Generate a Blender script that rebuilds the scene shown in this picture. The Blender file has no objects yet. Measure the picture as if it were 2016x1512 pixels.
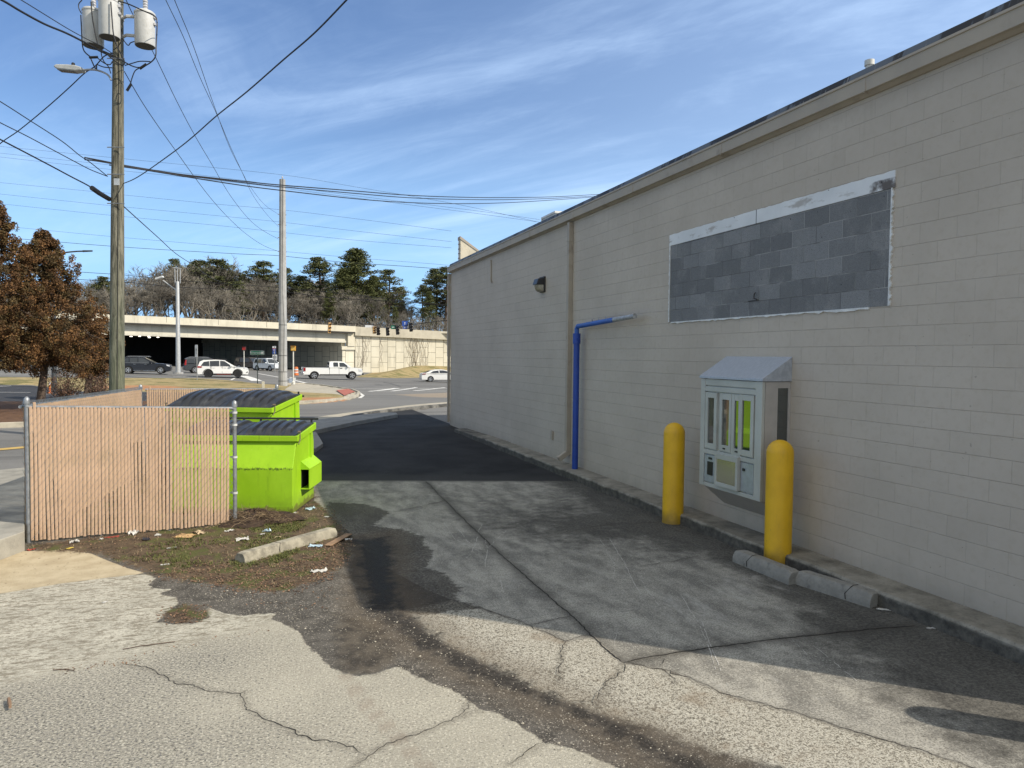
import bpy, bmesh, math, random
import numpy as np
from mathutils import Vector, Matrix
R = math.radians
sc = bpy.context.scene
col = sc.collection
random.seed(7)
rng = np.random.default_rng(7)

# ------------------------------------------------------------ camera
FPX = 1417.0; CAM_H = 2.45
YAW, PITCH, ROLL = R(19.16), R(2.27), R(0.583)
_cy, _sy, _cp, _sp = math.cos(YAW), math.sin(YAW), math.cos(PITCH), math.sin(PITCH)
FW = Vector((_sy*_cp, _cy*_cp, -_sp)); _r = Vector((_cy, -_sy, 0)); _u = _r.cross(FW)
RT = math.cos(ROLL)*_r + math.sin(ROLL)*_u
UP = -math.sin(ROLL)*_r + math.cos(ROLL)*_u
CAM = Vector((0, 0, CAM_H))
cd = bpy.data.cameras.new('camera'); cam = bpy.data.objects.new('camera', cd); col.objects.link(cam)
cd.sensor_width = 36; cd.lens = 36*FPX/2016; cd.clip_end = 5000; cd.clip_start = 0.05
cam.matrix_world = Matrix(((RT.x, UP.x, -FW.x, 0), (RT.y, UP.y, -FW.y, 0), (RT.z, UP.z, -FW.z, CAM_H), (0, 0, 0, 1)))
sc.camera = cam

# ------------------------------------------------------------ sun, sky, exposure
SUN_EL, SUN_ROT = R(38.9), math.atan2(0.755, -0.655)
svec = Vector((math.sin(SUN_ROT)*math.cos(SUN_EL), math.cos(SUN_ROT)*math.cos(SUN_EL), math.sin(SUN_EL)))
sl = bpy.data.lights.new('sun', 'SUN'); sl.energy = 3.3; sl.angle = R(0.5); sl.color = (1.0, 0.91, 0.77)
so = bpy.data.objects.new('sun', sl); col.objects.link(so)
so.rotation_euler = (-svec).to_track_quat('-Z', 'Y').to_euler()
sc.view_settings.view_transform = 'Standard'; sc.view_settings.look = 'None'
sc.view_settings.gamma = 1; sc.view_settings.exposure = 0.58

# ------------------------------------------------------------ node helpers
class NB:
    def __init__(s, tree): s.t = tree
    def n(s, typ, ins=None, **kw):
        nd = s.t.nodes.new('ShaderNode'+typ)
        for k, v in kw.items(): setattr(nd, k, v)
        for k, v in (ins or {}).items(): s.put(nd.inputs[k], v)
        return nd
    def put(s, sock, v):
        if isinstance(v, bpy.types.NodeSocket): s.t.links.new(v, sock)
        elif isinstance(v, (tuple, list)) and len(v) == 3 and sock.type == 'RGBA': sock.default_value = (*v, 1)
        else: sock.default_value = v
    def m(s, op, a, b=0.0, c=None, clamp=False):
        nd = s.n('Math', operation=op, use_clamp=clamp); s.put(nd.inputs[0], a); s.put(nd.inputs[1], b)
        if c is not None: s.put(nd.inputs[2], c)
        return nd.outputs[0]
    def mix(s, f, a, b, blend='MIX'):
        nd = s.n('Mix', data_type='RGBA', blend_type=blend)
        s.put(nd.inputs[0], f); s.put(nd.inputs[6], a); s.put(nd.inputs[7], b)
        return nd.outputs[2]
    def ss(s, v, lo, hi, a=0.0, b=1.0):
        nd = s.n('MapRange', interpolation_type='SMOOTHSTEP')
        for i, x in enumerate((v, lo, hi, a, b)): s.put(nd.inputs[i], x)
        return nd.outputs[0]
    def lin(s, v, lo, hi, a=0.0, b=1.0):
        nd = s.n('MapRange')
        for i, x in enumerate((v, lo, hi, a, b)): s.put(nd.inputs[i], x)
        return nd.outputs[0]
    def pos(s): return s.n('NewGeometry').outputs['Position']
    def obj(s): return s.n('TexCoord').outputs['Object']
    def attr(s, name): return s.n('Attribute', attribute_name=name).outputs['Fac']
    def acol(s, name): return s.n('Attribute', attribute_name=name).outputs['Color']
    def noise(s, scale, detail=3, rough=0.55, vec=None, dist=0.0):
        return s.n('TexNoise', {'Vector': vec or s.pos(), 'Scale': scale, 'Detail': detail, 'Roughness': rough, 'Distortion': dist}).outputs['Fac']
    def vor(s, scale, feature='F1', vec=None, out='Distance'):
        return s.n('TexVoronoi', {'Vector': vec or s.pos(), 'Scale': scale}, feature=feature).outputs[out]
    def scale(s, v, xyz):
        return s.n('VectorMath', {0: v, 1: xyz}, operation='MULTIPLY').outputs[0]
    def bump(s, h, strength=0.3, dist=0.02):
        return s.n('Bump', {'Height': h, 'Strength': strength, 'Distance': dist}).outputs[0]
    def sep(s, v):
        o = s.n('SeparateXYZ', {0: v}).outputs; return o[0], o[1], o[2]
    def comb(s, x, y, z): return s.n('CombineXYZ', {0: x, 1: y, 2: z}).outputs[0]

MATS = {}
def newmat(name):
    m = bpy.data.materials.new(name); m.use_nodes = True
    b = NB(m.node_tree); p = m.node_tree.nodes['Principled BSDF']; MATS[name] = m
    return m, b, p
def pm(name, c, rough=0.6, metal=0.0, var=0.15, scale=6.0, bump=0.0, bscale=60.0, spec=None, dirt=None, dscale=2.0, dlo=.55, dhi=.75, coat=0.0):
    """general procedural material: colour broken up by two noises, optional stains, bump"""
    if name in MATS: return MATS[name]
    m, b, p = newmat(name)
    f = b.noise(scale, 5, .6, b.obj())
    cc = b.mix(b.ss(f, .3, .7), tuple(x*(1-var) for x in c), tuple(min(1, x*(1+var)) for x in c))
    if dirt: cc = b.mix(b.m('MULTIPLY', b.ss(b.noise(dscale, 6, .65, b.obj()), dlo, dhi), .8), cc, dirt)
    b.put(p.inputs['Base Color'], cc); p.inputs['Metallic'].default_value = metal
    b.put(p.inputs['Roughness'], b.lin(f, .3, .7, max(.02, rough-.07), min(1, rough+.07)))
    if spec is not None: p.inputs['Specular IOR Level'].default_value = spec
    if coat: p.inputs['Coat Weight'].default_value = coat; p.inputs['Coat Roughness'].default_value = .05
    if bump: b.put(p.inputs['Normal'], b.bump(b.noise(bscale, 4, .6, b.obj()), bump, .01))
    return m

# ------------------------------------------------------------ world: nishita sky with thin cirrus
w = bpy.data.worlds.new('World'); sc.world = w; w.use_nodes = True
wb = NB(w.node_tree); bg = w.node_tree.nodes['Background']
sky = wb.n('TexSky', sky_type='NISHITA', sun_disc=False, sun_elevation=SUN_EL, sun_rotation=SUN_ROT, altitude=100, air_density=1.0, dust_density=0.4, ozone_density=2.2)
dirv = wb.n('TexCoord').outputs['Generated']
dx, dy, dz = wb.sep(dirv)
k = wb.m('ADD', wb.m('MAXIMUM', dz, 0.0), 0.16)
sx = wb.m('ADD', wb.m('MULTIPLY', dx, .945), wb.m('MULTIPLY', dy, -.328))      # along the road
sf = wb.m('ADD', wb.m('MULTIPLY', dx, .328), wb.m('MULTIPLY', dy, .945))
u_, v_ = wb.m('DIVIDE', sx, k), wb.m('DIVIDE', sf, k)
a1 = wb.comb(wb.m('ADD', wb.m('MULTIPLY', u_, .50), wb.m('MULTIPLY', v_, .12)), wb.m('ADD', wb.m('MULTIPLY', v_, 1.15), wb.m('MULTIPLY', u_, .45)), 1.7)
c1 = wb.noise(1.25, 7, .60, a1, .9)
c2 = wb.noise(.42, 3, .5, a1, .3)
c3 = wb.noise(6.0, 6, .7, a1, 1.5)
wisp = wb.m('MULTIPLY', wb.ss(wb.m('ADD', c1, wb.m('MULTIPLY', c3, .20)), .50, .90), wb.ss(c2, .34, .66))
hz = wb.ss(dz, .01, .20)
side = wb.ss(sx, -.35, .65, .08, .40)
cm = wb.m('MULTIPLY', wb.m('ADD', wb.m('MULTIPLY', wisp, .40), wb.m('MULTIPLY', wb.ss(c2, .2, .8), side)), hz)
# bright veil added overhead and behind the camera, unseen, to fill the shaded side
fill_veil = wb.m('MULTIPLY', wb.m('MAXIMUM', wb.ss(dz, .52, .85), wb.m('MULTIPLY', wb.ss(sf, -.10, -.6), wb.ss(dz, -.02, .12))), wb.lin(c1, .3, .7, .55, .95))
skyc = wb.n('HueSaturation', {'Hue': .508, 'Saturation': 1.18, 'Value': 1.06, 'Color': sky.outputs[0]}).outputs[0]
skyc = wb.mix(wb.ss(dz, .32, .0, 0, .92), skyc, (2.7, 5.4, 9.2))   # clear blue down to the horizon
skyc = wb.mix(cm, skyc, (6.0, 7.9, 10.6))
skyc = wb.mix(fill_veil, skyc, (6.6, 6.7, 6.3))
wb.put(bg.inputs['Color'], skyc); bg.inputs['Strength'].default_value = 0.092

# ------------------------------------------------------------ pixel helpers (photo pixels -> real points in the place)
def ray(px, py): return FW + RT*((px-1008)/FPX) - UP*((py-756)/FPX)
def P(px, py, d): return CAM + ray(px, py)*d
def PX(px, py, X):
    r = ray(px, py); return CAM + r*(X/r.x)
def sm(a, lo, hi):
    t = np.clip((np.asarray(a, float)-lo)/(hi-lo), 0, 1); return t*t*(3-2*t)
def gza(x, y):
    x = np.asarray(x, float); y = np.asarray(y, float)
    lat = np.clip(x*_cy - y*_sy, -75, 25); d = x*_sy + y*_cy
    z = sm(d, 34, 64)*(-.03*(lat+27)) - .014*np.clip(d-72, 0, 60)
    z = z + .20*np.exp(-(((x+.30)/.55)**2 + ((y-11.0)/.30)**2)) + .05*np.exp(-(((x+1.2)/1.6)**2 + ((y-10.3)/.6)**2))
    return z
def gz(x, y): return float(gza(x, y))
def G(px, py, dz=0.0):
    r = ray(px, py); z = dz
    for _ in range(14):
        t = (z-CAM_H)/r.z
        if t < 0 or t > 400: t = 400
        z = .5*z + .5*(gz(r.x*t, r.y*t)+dz)
    return Vector((r.x*t, r.y*t, z))
def G2(px, py): g = G(px, py); return (g.x, g.y)

# ------------------------------------------------------------ mesh builder
class MB:
    def __init__(s): s.v = []; s.f = []; s.mi = []; s.cur = 0
    def add(s, vs, fs):
        o = len(s.v); s.v += [tuple(v) for v in vs]; s.f += [tuple(i+o for i in f) for f in fs]; s.mi += [s.cur]*len(fs); return s
    def box(s, lo, hi, M=None):
        x0, y0, z0 = lo; x1, y1, z1 = hi
        vs = [Vector(p) for p in ((x0,y0,z0),(x1,y0,z0),(x1,y1,z0),(x0,y1,z0),(x0,y0,z1),(x1,y0,z1),(x1,y1,z1),(x0,y1,z1))]
        if M: vs = [M @ v for v in vs]
        return s.add(vs, [(0,3,2,1),(4,5,6,7),(0,1,5,4),(1,2,6,5),(2,3,7,6),(3,0,4,7)])
    def tube(s, pts, r, n=6, caps=True):
        pts = [Vector(p) for p in pts]; rs = r if isinstance(r, (list, tuple)) else [r]*len(pts)
        vs = []; fs = []
        t0 = (pts[1]-pts[0]).normalized(); a = t0.orthogonal().normalized()
        for i, p in enumerate(pts):
            t = (pts[min(i+1, len(pts)-1)]-pts[max(i-1, 0)]).normalized()
            a = (a - t*a.dot(t)); a = a.normalized() if a.length > 1e-6 else t.orthogonal().normalized()
            b = t.cross(a)
            vs += [p + (a*math.cos(2*math.pi*k/n) + b*math.sin(2*math.pi*k/n))*rs[i] for k in range(n)]
        for i in range(len(pts)-1):
            for k in range(n):
                fs.append((i*n+k, i*n+(k+1) % n, (i+1)*n+(k+1) % n, (i+1)*n+k))
        if caps: fs += [tuple(range(n))[::-1], tuple((len(pts)-1)*n+k for k in range(n))]
        return s.add(vs, fs)
    def lathe(s, prof, n=16, c=(0, 0, 0), M=None):
        """prof: (r, z) bottom to top around z"""
        vs = []; fs = []
        for r, z in prof:
            for k in range(n):
                v = Vector((r*math.cos(2*math.pi*k/n), r*math.sin(2*math.pi*k/n), z))
                vs.append((M @ v if M else v) + Vector(c))
        for i in range(len(prof)-1):
            for k in range(n): fs.append((i*n+k, i*n+(k+1) % n, (i+1)*n+(k+1) % n, (i+1)*n+k))
        fs += [tuple(range(n))[::-1], tuple((len(prof)-1)*n+k for k in range(n))]
        return s.add(vs, fs)
    def prism(s, poly, h, M=None):
        """poly: list of 3D points (planar); h: extrude vector"""
        h = Vector(h); a = [Vector(p) for p in poly]; n = len(a)
        vs = a + [p+h for p in a]
        if M: vs = [M @ v for v in vs]
        return s.add(vs, [tuple(range(n))[::-1], tuple(range(n, 2*n))] + [(i, (i+1) % n, n+(i+1) % n, n+i) for i in range(n)])
    def grid(s, nu, nv, fn):
        vs = [fn(i/nu, j/nv) for j in range(nv+1) for i in range(nu+1)]
        return s.add(vs, [(j*(nu+1)+i, j*(nu+1)+i+1, (j+1)*(nu+1)+i+1, (j+1)*(nu+1)+i) for j in range(nv) for i in range(nu)])
    def build(s, name, mat, parent=None, world=False, smooth=False, bevel=0.0, fix=True):
        me = bpy.data.meshes.new(name)
        vs = s.v
        if world and parent is not None:
            mw = parent_world(parent).inverted(); vs = [mw @ Vector(v) for v in vs]
        me.from_pydata([tuple(v) for v in vs], [], s.f)
        ms = mat if isinstance(mat, (list, tuple)) else [mat]
        for m in ms: me.materials.append(m)
        if len(ms) > 1: me.polygons.foreach_set('material_index', s.mi)
        if fix or bevel:
            bm = bmesh.new(); bm.from_mesh(me)
            bmesh.ops.recalc_face_normals(bm, faces=bm.faces)
            if bevel:
                ed = [e for e in bm.edges if len(e.link_faces) == 2 and e.calc_face_angle(0) > .5]
                bmesh.ops.bevel(bm, geom=ed, offset=bevel, segments=2, profile=.5, affect='EDGES')
            bm.to_mesh(me); bm.free()
        if smooth:
            me.polygons.foreach_set('use_smooth', [True]*len(me.polygons))
            if smooth != 'all': me.set_sharp_from_angle(angle=R(38))
        o = bpy.data.objects.new(name, me); col.objects.link(o)
        if parent is not None: o.parent = parent
        return o
def parent_world(o):
    m = Matrix.LocRotScale(o.location, o.rotation_euler, o.scale)
    return parent_world(o.parent) @ m if o.parent else m
def tag(o, label=None, cat=None, group=None, kind=None):
    if label: o['label'] = label
    if cat: o['category'] = cat
    if group: o['group'] = group
    if kind: o['kind'] = kind
    return o
def thing(name, label, cat, loc=(0, 0, 0), rz=0.0, group=None):
    o = bpy.data.objects.new(name, None); col.objects.link(o); o.empty_display_size = .2
    o.location = loc; o.rotation_euler = (0, 0, rz)
    return tag(o, label, cat, group)
def struct(name, mb, mat, **kw):
    o = mb.build(name, mat, **kw); o['kind'] = 'structure'; return o
def copy_tree(o, parent=None):
    c = o.copy(); col.objects.link(c)
    if parent is not None: c.parent = parent
    for ch in list(o.children): copy_tree(ch, c)
    return c
def text_mesh(name, s, size, mat, parent, M, ext=.004):
    """lettering as a mesh lying in local XY, placed with matrix M"""
    cu = bpy.data.curves.new(name, 'FONT'); cu.body = s; cu.size = size; cu.align_x = 'CENTER'; cu.align_y = 'CENTER'; cu.extrude = ext
    t = bpy.data.objects.new(name+'_tmp', cu); col.objects.link(t)
    dg = bpy.context.evaluated_depsgraph_get(); me = bpy.data.meshes.new_from_object(t.evaluated_get(dg))
    bpy.data.objects.remove(t); me.materials.clear(); me.materials.append(mat)
    me.transform(M); me.name = name
    o = bpy.data.objects.new(name, me); col.objects.link(o)
    if parent is not None: o.parent = parent
    return o

def sd_poly(X, Y, poly):
    """signed distance (negative inside) of points to polygon"""
    p = np.array(poly, float); d2 = np.full(X.shape, 1e18); ins = np.zeros(X.shape, bool)
    for i in range(len(p)):
        ax, ay = p[i-1]; bx, by = p[i]; ex, ey = bx-ax, by-ay
        L = ex*ex+ey*ey
        if L < 1e-12: continue
        t = np.clip(((X-ax)*ex+(Y-ay)*ey)/L, 0, 1)
        d2 = np.minimum(d2, (X-ax-t*ex)**2+(Y-ay-t*ey)**2)
        c = (ay > Y) != (by > Y)
        if ey != 0: ins ^= c & (X < ax + (Y-ay)*ex/ey)
    d = np.sqrt(d2); return np.where(ins, -d, d)
def d_lines(X, Y, lines):
    d2 = np.full(X.shape, 1e18)
    for ln in lines:
        for (ax, ay), (bx, by) in zip(ln[:-1], ln[1:]):
            ex, ey = bx-ax, by-ay; L = ex*ex+ey*ey+1e-12
            t = np.clip(((X-ax)*ex+(Y-ay)*ey)/L, 0, 1)
            d2 = np.minimum(d2, (X-ax-t*ex)**2+(Y-ay-t*ey)**2)
    return np.sqrt(d2)
def gp(*pts): return [G2(*p) for p in pts]
def sheet(xs, ys, zfn, attrs, name, mat, mask=None):
    X, Y = np.meshgrid(xs, ys); Z = zfn(X, Y); nx, ny = len(xs), len(ys)
    V = np.stack([X, Y, Z], -1).reshape(-1, 3)
    i, j = np.meshgrid(np.arange(nx-1), np.arange(ny-1)); b = (j*nx+i).reshape(-1)
    F = np.stack([b, b+1, b+nx+1, b+nx], 1)
    if mask is not None:
        cx, cy = V[F].mean(1)[:, 0], V[F].mean(1)[:, 1]; F = F[mask(cx, cy)]
    me = bpy.data.meshes.new(name); me.vertices.add(len(V)); me.vertices.foreach_set('co', V.ravel())
    me.loops.add(F.size); me.loops.foreach_set('vertex_index', F.ravel().astype(np.int32))
    me.polygons.add(len(F)); me.polygons.foreach_set('loop_start', np.arange(0, F.size, 4, dtype=np.int32))
    me.update(); me.validate()
    me.polygons.foreach_set('use_smooth', [True]*len(me.polygons))
    for k, v in attrs.items():
        a = me.attributes.new(k, 'FLOAT', 'POINT'); a.data.foreach_set('value', v.reshape(-1).astype(np.float32))
    me.materials.append(mat)
    o = bpy.data.objects.new(name, me); col.objects.link(o); o['kind'] = 'structure'
    return o
# ================================================================= GROUND
def ground_material():
    m, b, p = newmat('lot_surface')
    pos = b.pos()
    e1 = b.m('SUBTRACT', b.noise(9, 6, .62), .5); e2 = b.m('SUBTRACT', b.noise(2.2, 5, .6), .5); e3 = b.m('SUBTRACT', b.noise(45, 3, .6), .5)
    def mask(at, jit=.06, soft=.012, e=None):
        d = b.m('ADD', b.attr(at), b.m('ADD', b.m('MULTIPLY', e or e1, jit*2), b.m('MULTIPLY', e3, jit*.5)))
        return b.ss(d, -soft, soft, 1.0, 0.0)
    # speckle sources
    v1 = b.vor(70); v2 = b.n('TexVoronoi', {'Vector': pos, 'Scale': 62.0}).outputs['Color']
    vr, vg, vb = b.sep(v2)
    big = b.noise(.9, 5, .6); mid = b.noise(5, 5, .6); fin = b.noise(160, 3, .7); fin2 = b.noise(38, 4, .65)
    # old asphalt with pale gravel
    asp = b.mix(b.ss(mid, .3, .7), (.044, .041, .036), (.108, .10, .088))
    asp = b.mix(b.m('MULTIPLY', b.ss(vr, .70, .90), b.ss(v1, .50, .28)), asp, (.34, .31, .27))
    asp = b.mix(b.m('MULTIPLY', b.ss(b.noise(80, 4, .7), .50, .62), .6), asp, (.17, .15, .125))
    asp = b.mix(b.m('MULTIPLY', b.ss(b.noise(46, 3, .6), .60, .68), .6), asp, (.36, .33, .28))
    # exposed aggregate concrete
    agg = b.mix(b.ss(fin2, .40, .60), (.16, .148, .122), (.45, .42, .35))
    agg = b.mix(b.ss(vg, .42, .62), agg, (.47, .445, .38))
    agg = b.mix(b.m('MULTIPLY', b.ss(b.noise(95, 3, .65), .50, .58), .8), agg, (.10, .085, .065))
    agg = b.mix(b.m('MULTIPLY', b.ss(b.noise(75, 2, .5, b.scale(pos, (1, 1, 2))), .57, .64), .8), agg, (.56, .535, .45))
    agg = b.mix(b.m('MULTIPLY', b.ss(e2, .02, .22), .55), agg, (.20, .15, .10))
    # light worn concrete slab
    con = b.mix(b.ss(big, .3, .7), (.345, .325, .27), (.43, .405, .335))
    con = b.mix(b.m('MULTIPLY', b.ss(mid, .45, .72), .5), con, (.34, .315, .265))
    strch = b.noise(66, 3, .6, b.scale(pos, (.75, 1.0, 1.0)))
    zl = b.ss(b.m('ADD', b.attr('zone'), b.m('MULTIPLY', e2, .5)), -.10, .14)          # 1 = the worn strip beyond the joint
    dens = b.m('ADD', b.attr('speck'), b.m('MULTIPLY', e2, .5))
    thr = b.lin(dens, 0, 1, .635, .505)
    spk = b.m('MULTIPLY', b.m('MULTIPLY', b.m('SUBTRACT', strch, thr), 22.0, clamp=True), b.lin(zl, 0, 1, 1.0, .35))
    con = b.mix(b.m('MULTIPLY', b.ss(dens, .35, 1.0), b.lin(zl, 0, 1, .45, 0)), con, (.27, .26, .225))
    con = b.mix(b.m('MULTIPLY', spk, .95), con, b.mix(b.ss(fin2, .4, .6), (.06, .057, .052), (.15, .147, .145)))
    con = b.mix(b.m('MULTIPLY', b.ss(b.noise(55, 2, .5), .56, .62), .7), con, (.60, .565, .47))
    con = b.mix(b.m('MULTIPLY', b.ss(b.noise(75, 3, .7), .50, .56), .5), con, (.235, .215, .17))
    up_ = b.mix(b.ss(b.noise(2.4, 6, .7), .35, .62), (.38, .36, .30), (.54, .515, .435))
    up_ = b.mix(b.m('MULTIPLY', b.ss(b.noise(9, 7, .72, b.scale(pos, (.7, 1.9, 1)), .8), .49, .58), .85), up_, (.17, .145, .105))
    up_ = b.mix(b.m('MULTIPLY', b.ss(b.noise(24, 5, .72, b.scale(pos, (.8, 1.7, 1)), .6), .52, .60), .8), up_, (.13, .115, .085))
    up_ = b.mix(b.m('MULTIPLY', b.ss(b.noise(30, 4, .7, b.scale(pos, (.7, 1.4, 1))), .54, .62), .7), up_, (.66, .63, .54))
    up_ = b.mix(b.m('MULTIPLY', b.ss(b.noise(70, 4, .7), .52, .60), .6), up_, (.20, .18, .14))
    con = b.mix(b.m('MULTIPLY', zl, .85), con, up_)
    _, yy, _ = b.sep(pos)
    # tan slab
    tan = b.mix(b.ss(mid, .3, .7), (.40, .33, .22), (.50, .425, .295))
    tan = b.mix(b.m('MULTIPLY', b.ss(b.noise(28, 2, .5), .66, .72), .8), tan, (.12, .09, .06))
    # drive-through pad: grey, cloudy, oil-grimed
    pad = b.mix(b.ss(b.noise(2.3, 8, .70, b.scale(pos, (1.25, .55, 1)), .15), .36, .64), (.19, .182, .163), (.42, .40, .35))
    pad = b.mix(b.m('MULTIPLY', b.ss(b.noise(70, 3, .65), .50, .57), .62), pad, (.09, .085, .072))
    pad = b.mix(b.m('MULTIPLY', b.ss(b.noise(52, 3, .6), .56, .62), .55), pad, (.50, .48, .42))
    pad = b.mix(b.m('MULTIPLY', b.ss(b.noise(11, 5, .7, b.scale(pos, (.5, 1.6, 1))), .52, .66), .45), pad, (.12, .11, .095))
    pad = b.mix(b.m('MULTIPLY', b.ss(b.noise(8, 7, .72, b.scale(pos, (1.3, .5, 1)), .3), .55, .72), .4), pad, (.40, .39, .365))
    gr = b.m('ADD', b.attr('grime'), b.m('MULTIPLY', e2, 1.3))
    pad = b.mix(b.ss(b.m('ADD', gr, b.m('MULTIPLY', e1, .8)), .34, 1.05, 0, .80), pad, b.mix(b.ss(b.noise(30, 5, .7), .42, .60), (.024, .022, .020), (.085, .08, .07)))
    lt = b.ss(b.m('ADD', b.attr('pale'), b.m('MULTIPLY', b.m('SUBTRACT', b.noise(4.5, 7, .72, b.scale(pos, (1.0, .35, 1)), 1.0), .5), 1.7)), .35, .95)
    pad = b.mix(b.m('MULTIPLY', lt, .62), pad, (.50, .485, .45))
    jd = b.ss(b.m('ADD', b.attr('djoint'), b.m('MULTIPLY', e1, .22)), .17, .0)
    pad = b.mix(b.m('MULTIPLY', jd, .5), pad, (.055, .052, .045))
    # fresh black asphalt
    new = b.mix(b.ss(big, .3, .7), (.0085, .0088, .0098), (.028, .028, .0295))
    new = b.mix(b.m('MULTIPLY', b.ss(b.noise(60, 4, .7), .50, .64), .6), new, (.042, .041, .041))
    al = b.vor(6.5, 'DISTANCE_TO_EDGE', b.n('VectorMath', {0: pos, 1: b.scale(b.n('TexNoise', {'Vector': pos, 'Scale': 4.0}).outputs['Color'], (.25, .25, 0))}, operation='ADD').outputs[0])
    alm = b.m('MULTIPLY', b.ss(al, .05, .0), b.m('MULTIPLY', b.ss(yy, 18.5, 14.5), b.ss(b.noise(1.3), .42, .6)))
    new = b.mix(b.m('MULTIPLY', alm, .85), new, (.004, .004, .004))
    new = b.mix(b.m('MULTIPLY', b.ss(b.m('ADD', b.attr('sdN'), b.m('MULTIPLY', e2, .8)), -1.1, -.1), .55), new, (.055, .053, .05))
    # soil
    dirt = b.mix(b.ss(mid, .3, .7), (.042, .029, .019), (.11, .08, .05))
    dirt = b.mix(b.ss(b.noise(60, 4, .7), .50, .66, 0, .8), dirt, (.21, .135, .085))
    dirt = b.mix(b.m('MULTIPLY', b.ss(b.noise(2.6, 5, .62), .50, .60), .85), dirt, (.075, .085, .022))
    dirt = b.mix(b.ss(fin, .60, .70, 0, .7), dirt, (.30, .25, .18))
    c = asp
    mE = mask('sdE', .10, .05); c = b.mix(mE, c, agg)
    c = b.mix(mask('sdK', .012, .006), c, pad)
    c = b.mix(mask('sdN', .012, .006), c, new)
    mA = mask('sdA', .055, .012); c = b.mix(mA, c, con)
    c = b.mix(mask('sdT', .02, .008), c, tan)
    mD = mask('sdD', .22, .07); c = b.mix(mD, c, dirt)
    # water and mud stains (shapes of their own)
    e4 = b.m('ADD', e1, b.m('MULTIPLY', e2, .9)); s1 = mask('sdS1', .13, .03, e4); s2 = mask('sdS2', .20, .09, e4); s3 = mask('sdS3', .10, .09, e4); sw = mask('sdW', .16, .16, e4)
    nd = b.m('SUBTRACT', 1.0, b.m('MULTIPLY', mD, .6))
    c = b.mix(b.m('MULTIPLY', b.m('MULTIPLY', s1, nd), b.lin(fin2, .38, .62, .92, .58)), c, (.036, .030, .024))
    s2f = b.m('MULTIPLY', s2, b.lin(fin2, .38, .62, .97, .66))
    c = b.mix(s2f, c, (.024, .020, .017))
    c = b.mix(b.m('MULTIPLY', s3, .72), c, b.mix(b.ss(b.noise(5, 4, .6), .4, .6), (.04, .033, .026), (.10, .082, .06)))
    c = b.mix(b.m('MULTIPLY', sw, b.lin(fin2, .35, .65, .9, .6)), c, (.012, .011, .010))
    br = b.m('MULTIPLY', b.ss(b.m('ADD', b.attr('sdS2'), b.m('MULTIPLY', e2, .5)), .38, .02), .42)
    c = b.mix(b.m('MULTIPLY', br, b.m('SUBTRACT', 1.0, s2)), c, (.115, .085, .055))
    # tyre tracks on the slab and cracks
    tr = b.ss(b.m('ADD', b.attr('dtrack'), b.m('MULTIPLY', e3, .03)), .0, .03, 1, 0)
    c = b.mix(b.m('MULTIPLY', b.m('MULTIPLY', tr, mA), .38), c, (.25, .20, .155))
    halo = b.m('MULTIPLY', b.ss(b.m('ADD', b.attr('dcrack'), b.m('MULTIPLY', e1, .10)), .06, .0), .28)
    c = b.mix(halo, c, (.06, .05, .04))
    b.put(p.inputs['Base Color'], c)
    wet = b.m('MAXIMUM', b.m('MULTIPLY', sw, 1.0), b.m('MULTIPLY', s2, .25))
    b.put(p.inputs['Roughness'], b.lin(wet, 0, 1, .92, .74)); p.inputs['Specular IOR Level'].default_value = .3
    h = b.m('ADD', b.m('MULTIPLY', fin2, .5), b.m('MULTIPLY', fin, .35))
    h = b.m('ADD', h, b.m('MULTIPLY', mA, .5))
    b.put(p.inputs['Normal'], b.bump(h, .8, .014))
    return m

pA = gp((-400,1180),(0,1168),(120,1148),(255,1131),(267,1132),(288,1130),(307,1139),(292,1149),(299,1158),(337,1160),(312,1170),(344,1175),(351,1187),(330,1205),(309,1224),(340,1229),(382,1227),(413,1215),(403,1194),(417,1198),(444,1208),(479,1212),(507,1208),(545,1208),(531,1219),(556,1226),(590,1246),(604,1271),(635,1295),(642,1309),(674,1325),(704,1330),(739,1326),(780,1311),(843,1342),(888,1354),(947,1396),(982,1406),(1024,1427),(1072,1462),(1121,1469),(1190,1496),(1225,1512),(1400,1600),(1900,1900),(2600,2600),(-2500,2600),(-1500,1300))
pT = gp((-300,1200),(-120,1100),(0,1089),(45,1085),(140,1083),(180,1090),(250,1118),(288,1129),(255,1132),(120,1149),(0,1169))
pK = gp((618,946),(1127,947)) + [(6.4, 13.35), (6.4, .3), (5.0, .3)] + gp((2016,1548),(1904,1508),(1762,1462),(1655,1433),(1584,1408),(1442,1371),(1371,1341),(1321,1320),(1300,1316),(1228,1305),(1172,1254),(1112,1262),(1030,1225),(960,1200),(895,1183),(840,1160),(760,1110),(690,1050),(640,1005),(618,985))
pE = gp((895,1180),(1030,1224),(1112,1261),(1172,1253),(1228,1304),(1300,1315),(1371,1340),(1442,1370),(1584,1407),(1655,1432),(1762,1461),(1904,1507),(2016,1547),(2400,1700),(1800,1620),(1548,1512),(1406,1472),(1300,1427),(1173,1392),(1051,1347),(947,1295),(843,1240),(805,1194),(850,1190))
pN = gp((600,946),(1127,947)) + [(6.3, 13.35), (6.3, 24.3), (16, 24.3), (18, 33)] + gp((890,796),(820,802),(745,812),(700,818),(604,840),(560,870),(560,946))
pD = gp((52,1074),(180,1058),(300,1042),(440,1015),(470,1000),(576,1008),(612,985),(640,998),(668,1030),(690,1060),(690,1095),(650,1130),(560,1165),(480,1160),(420,1150),(350,1140),(300,1130),(250,1110),(190,1088),(70,1084))
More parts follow.
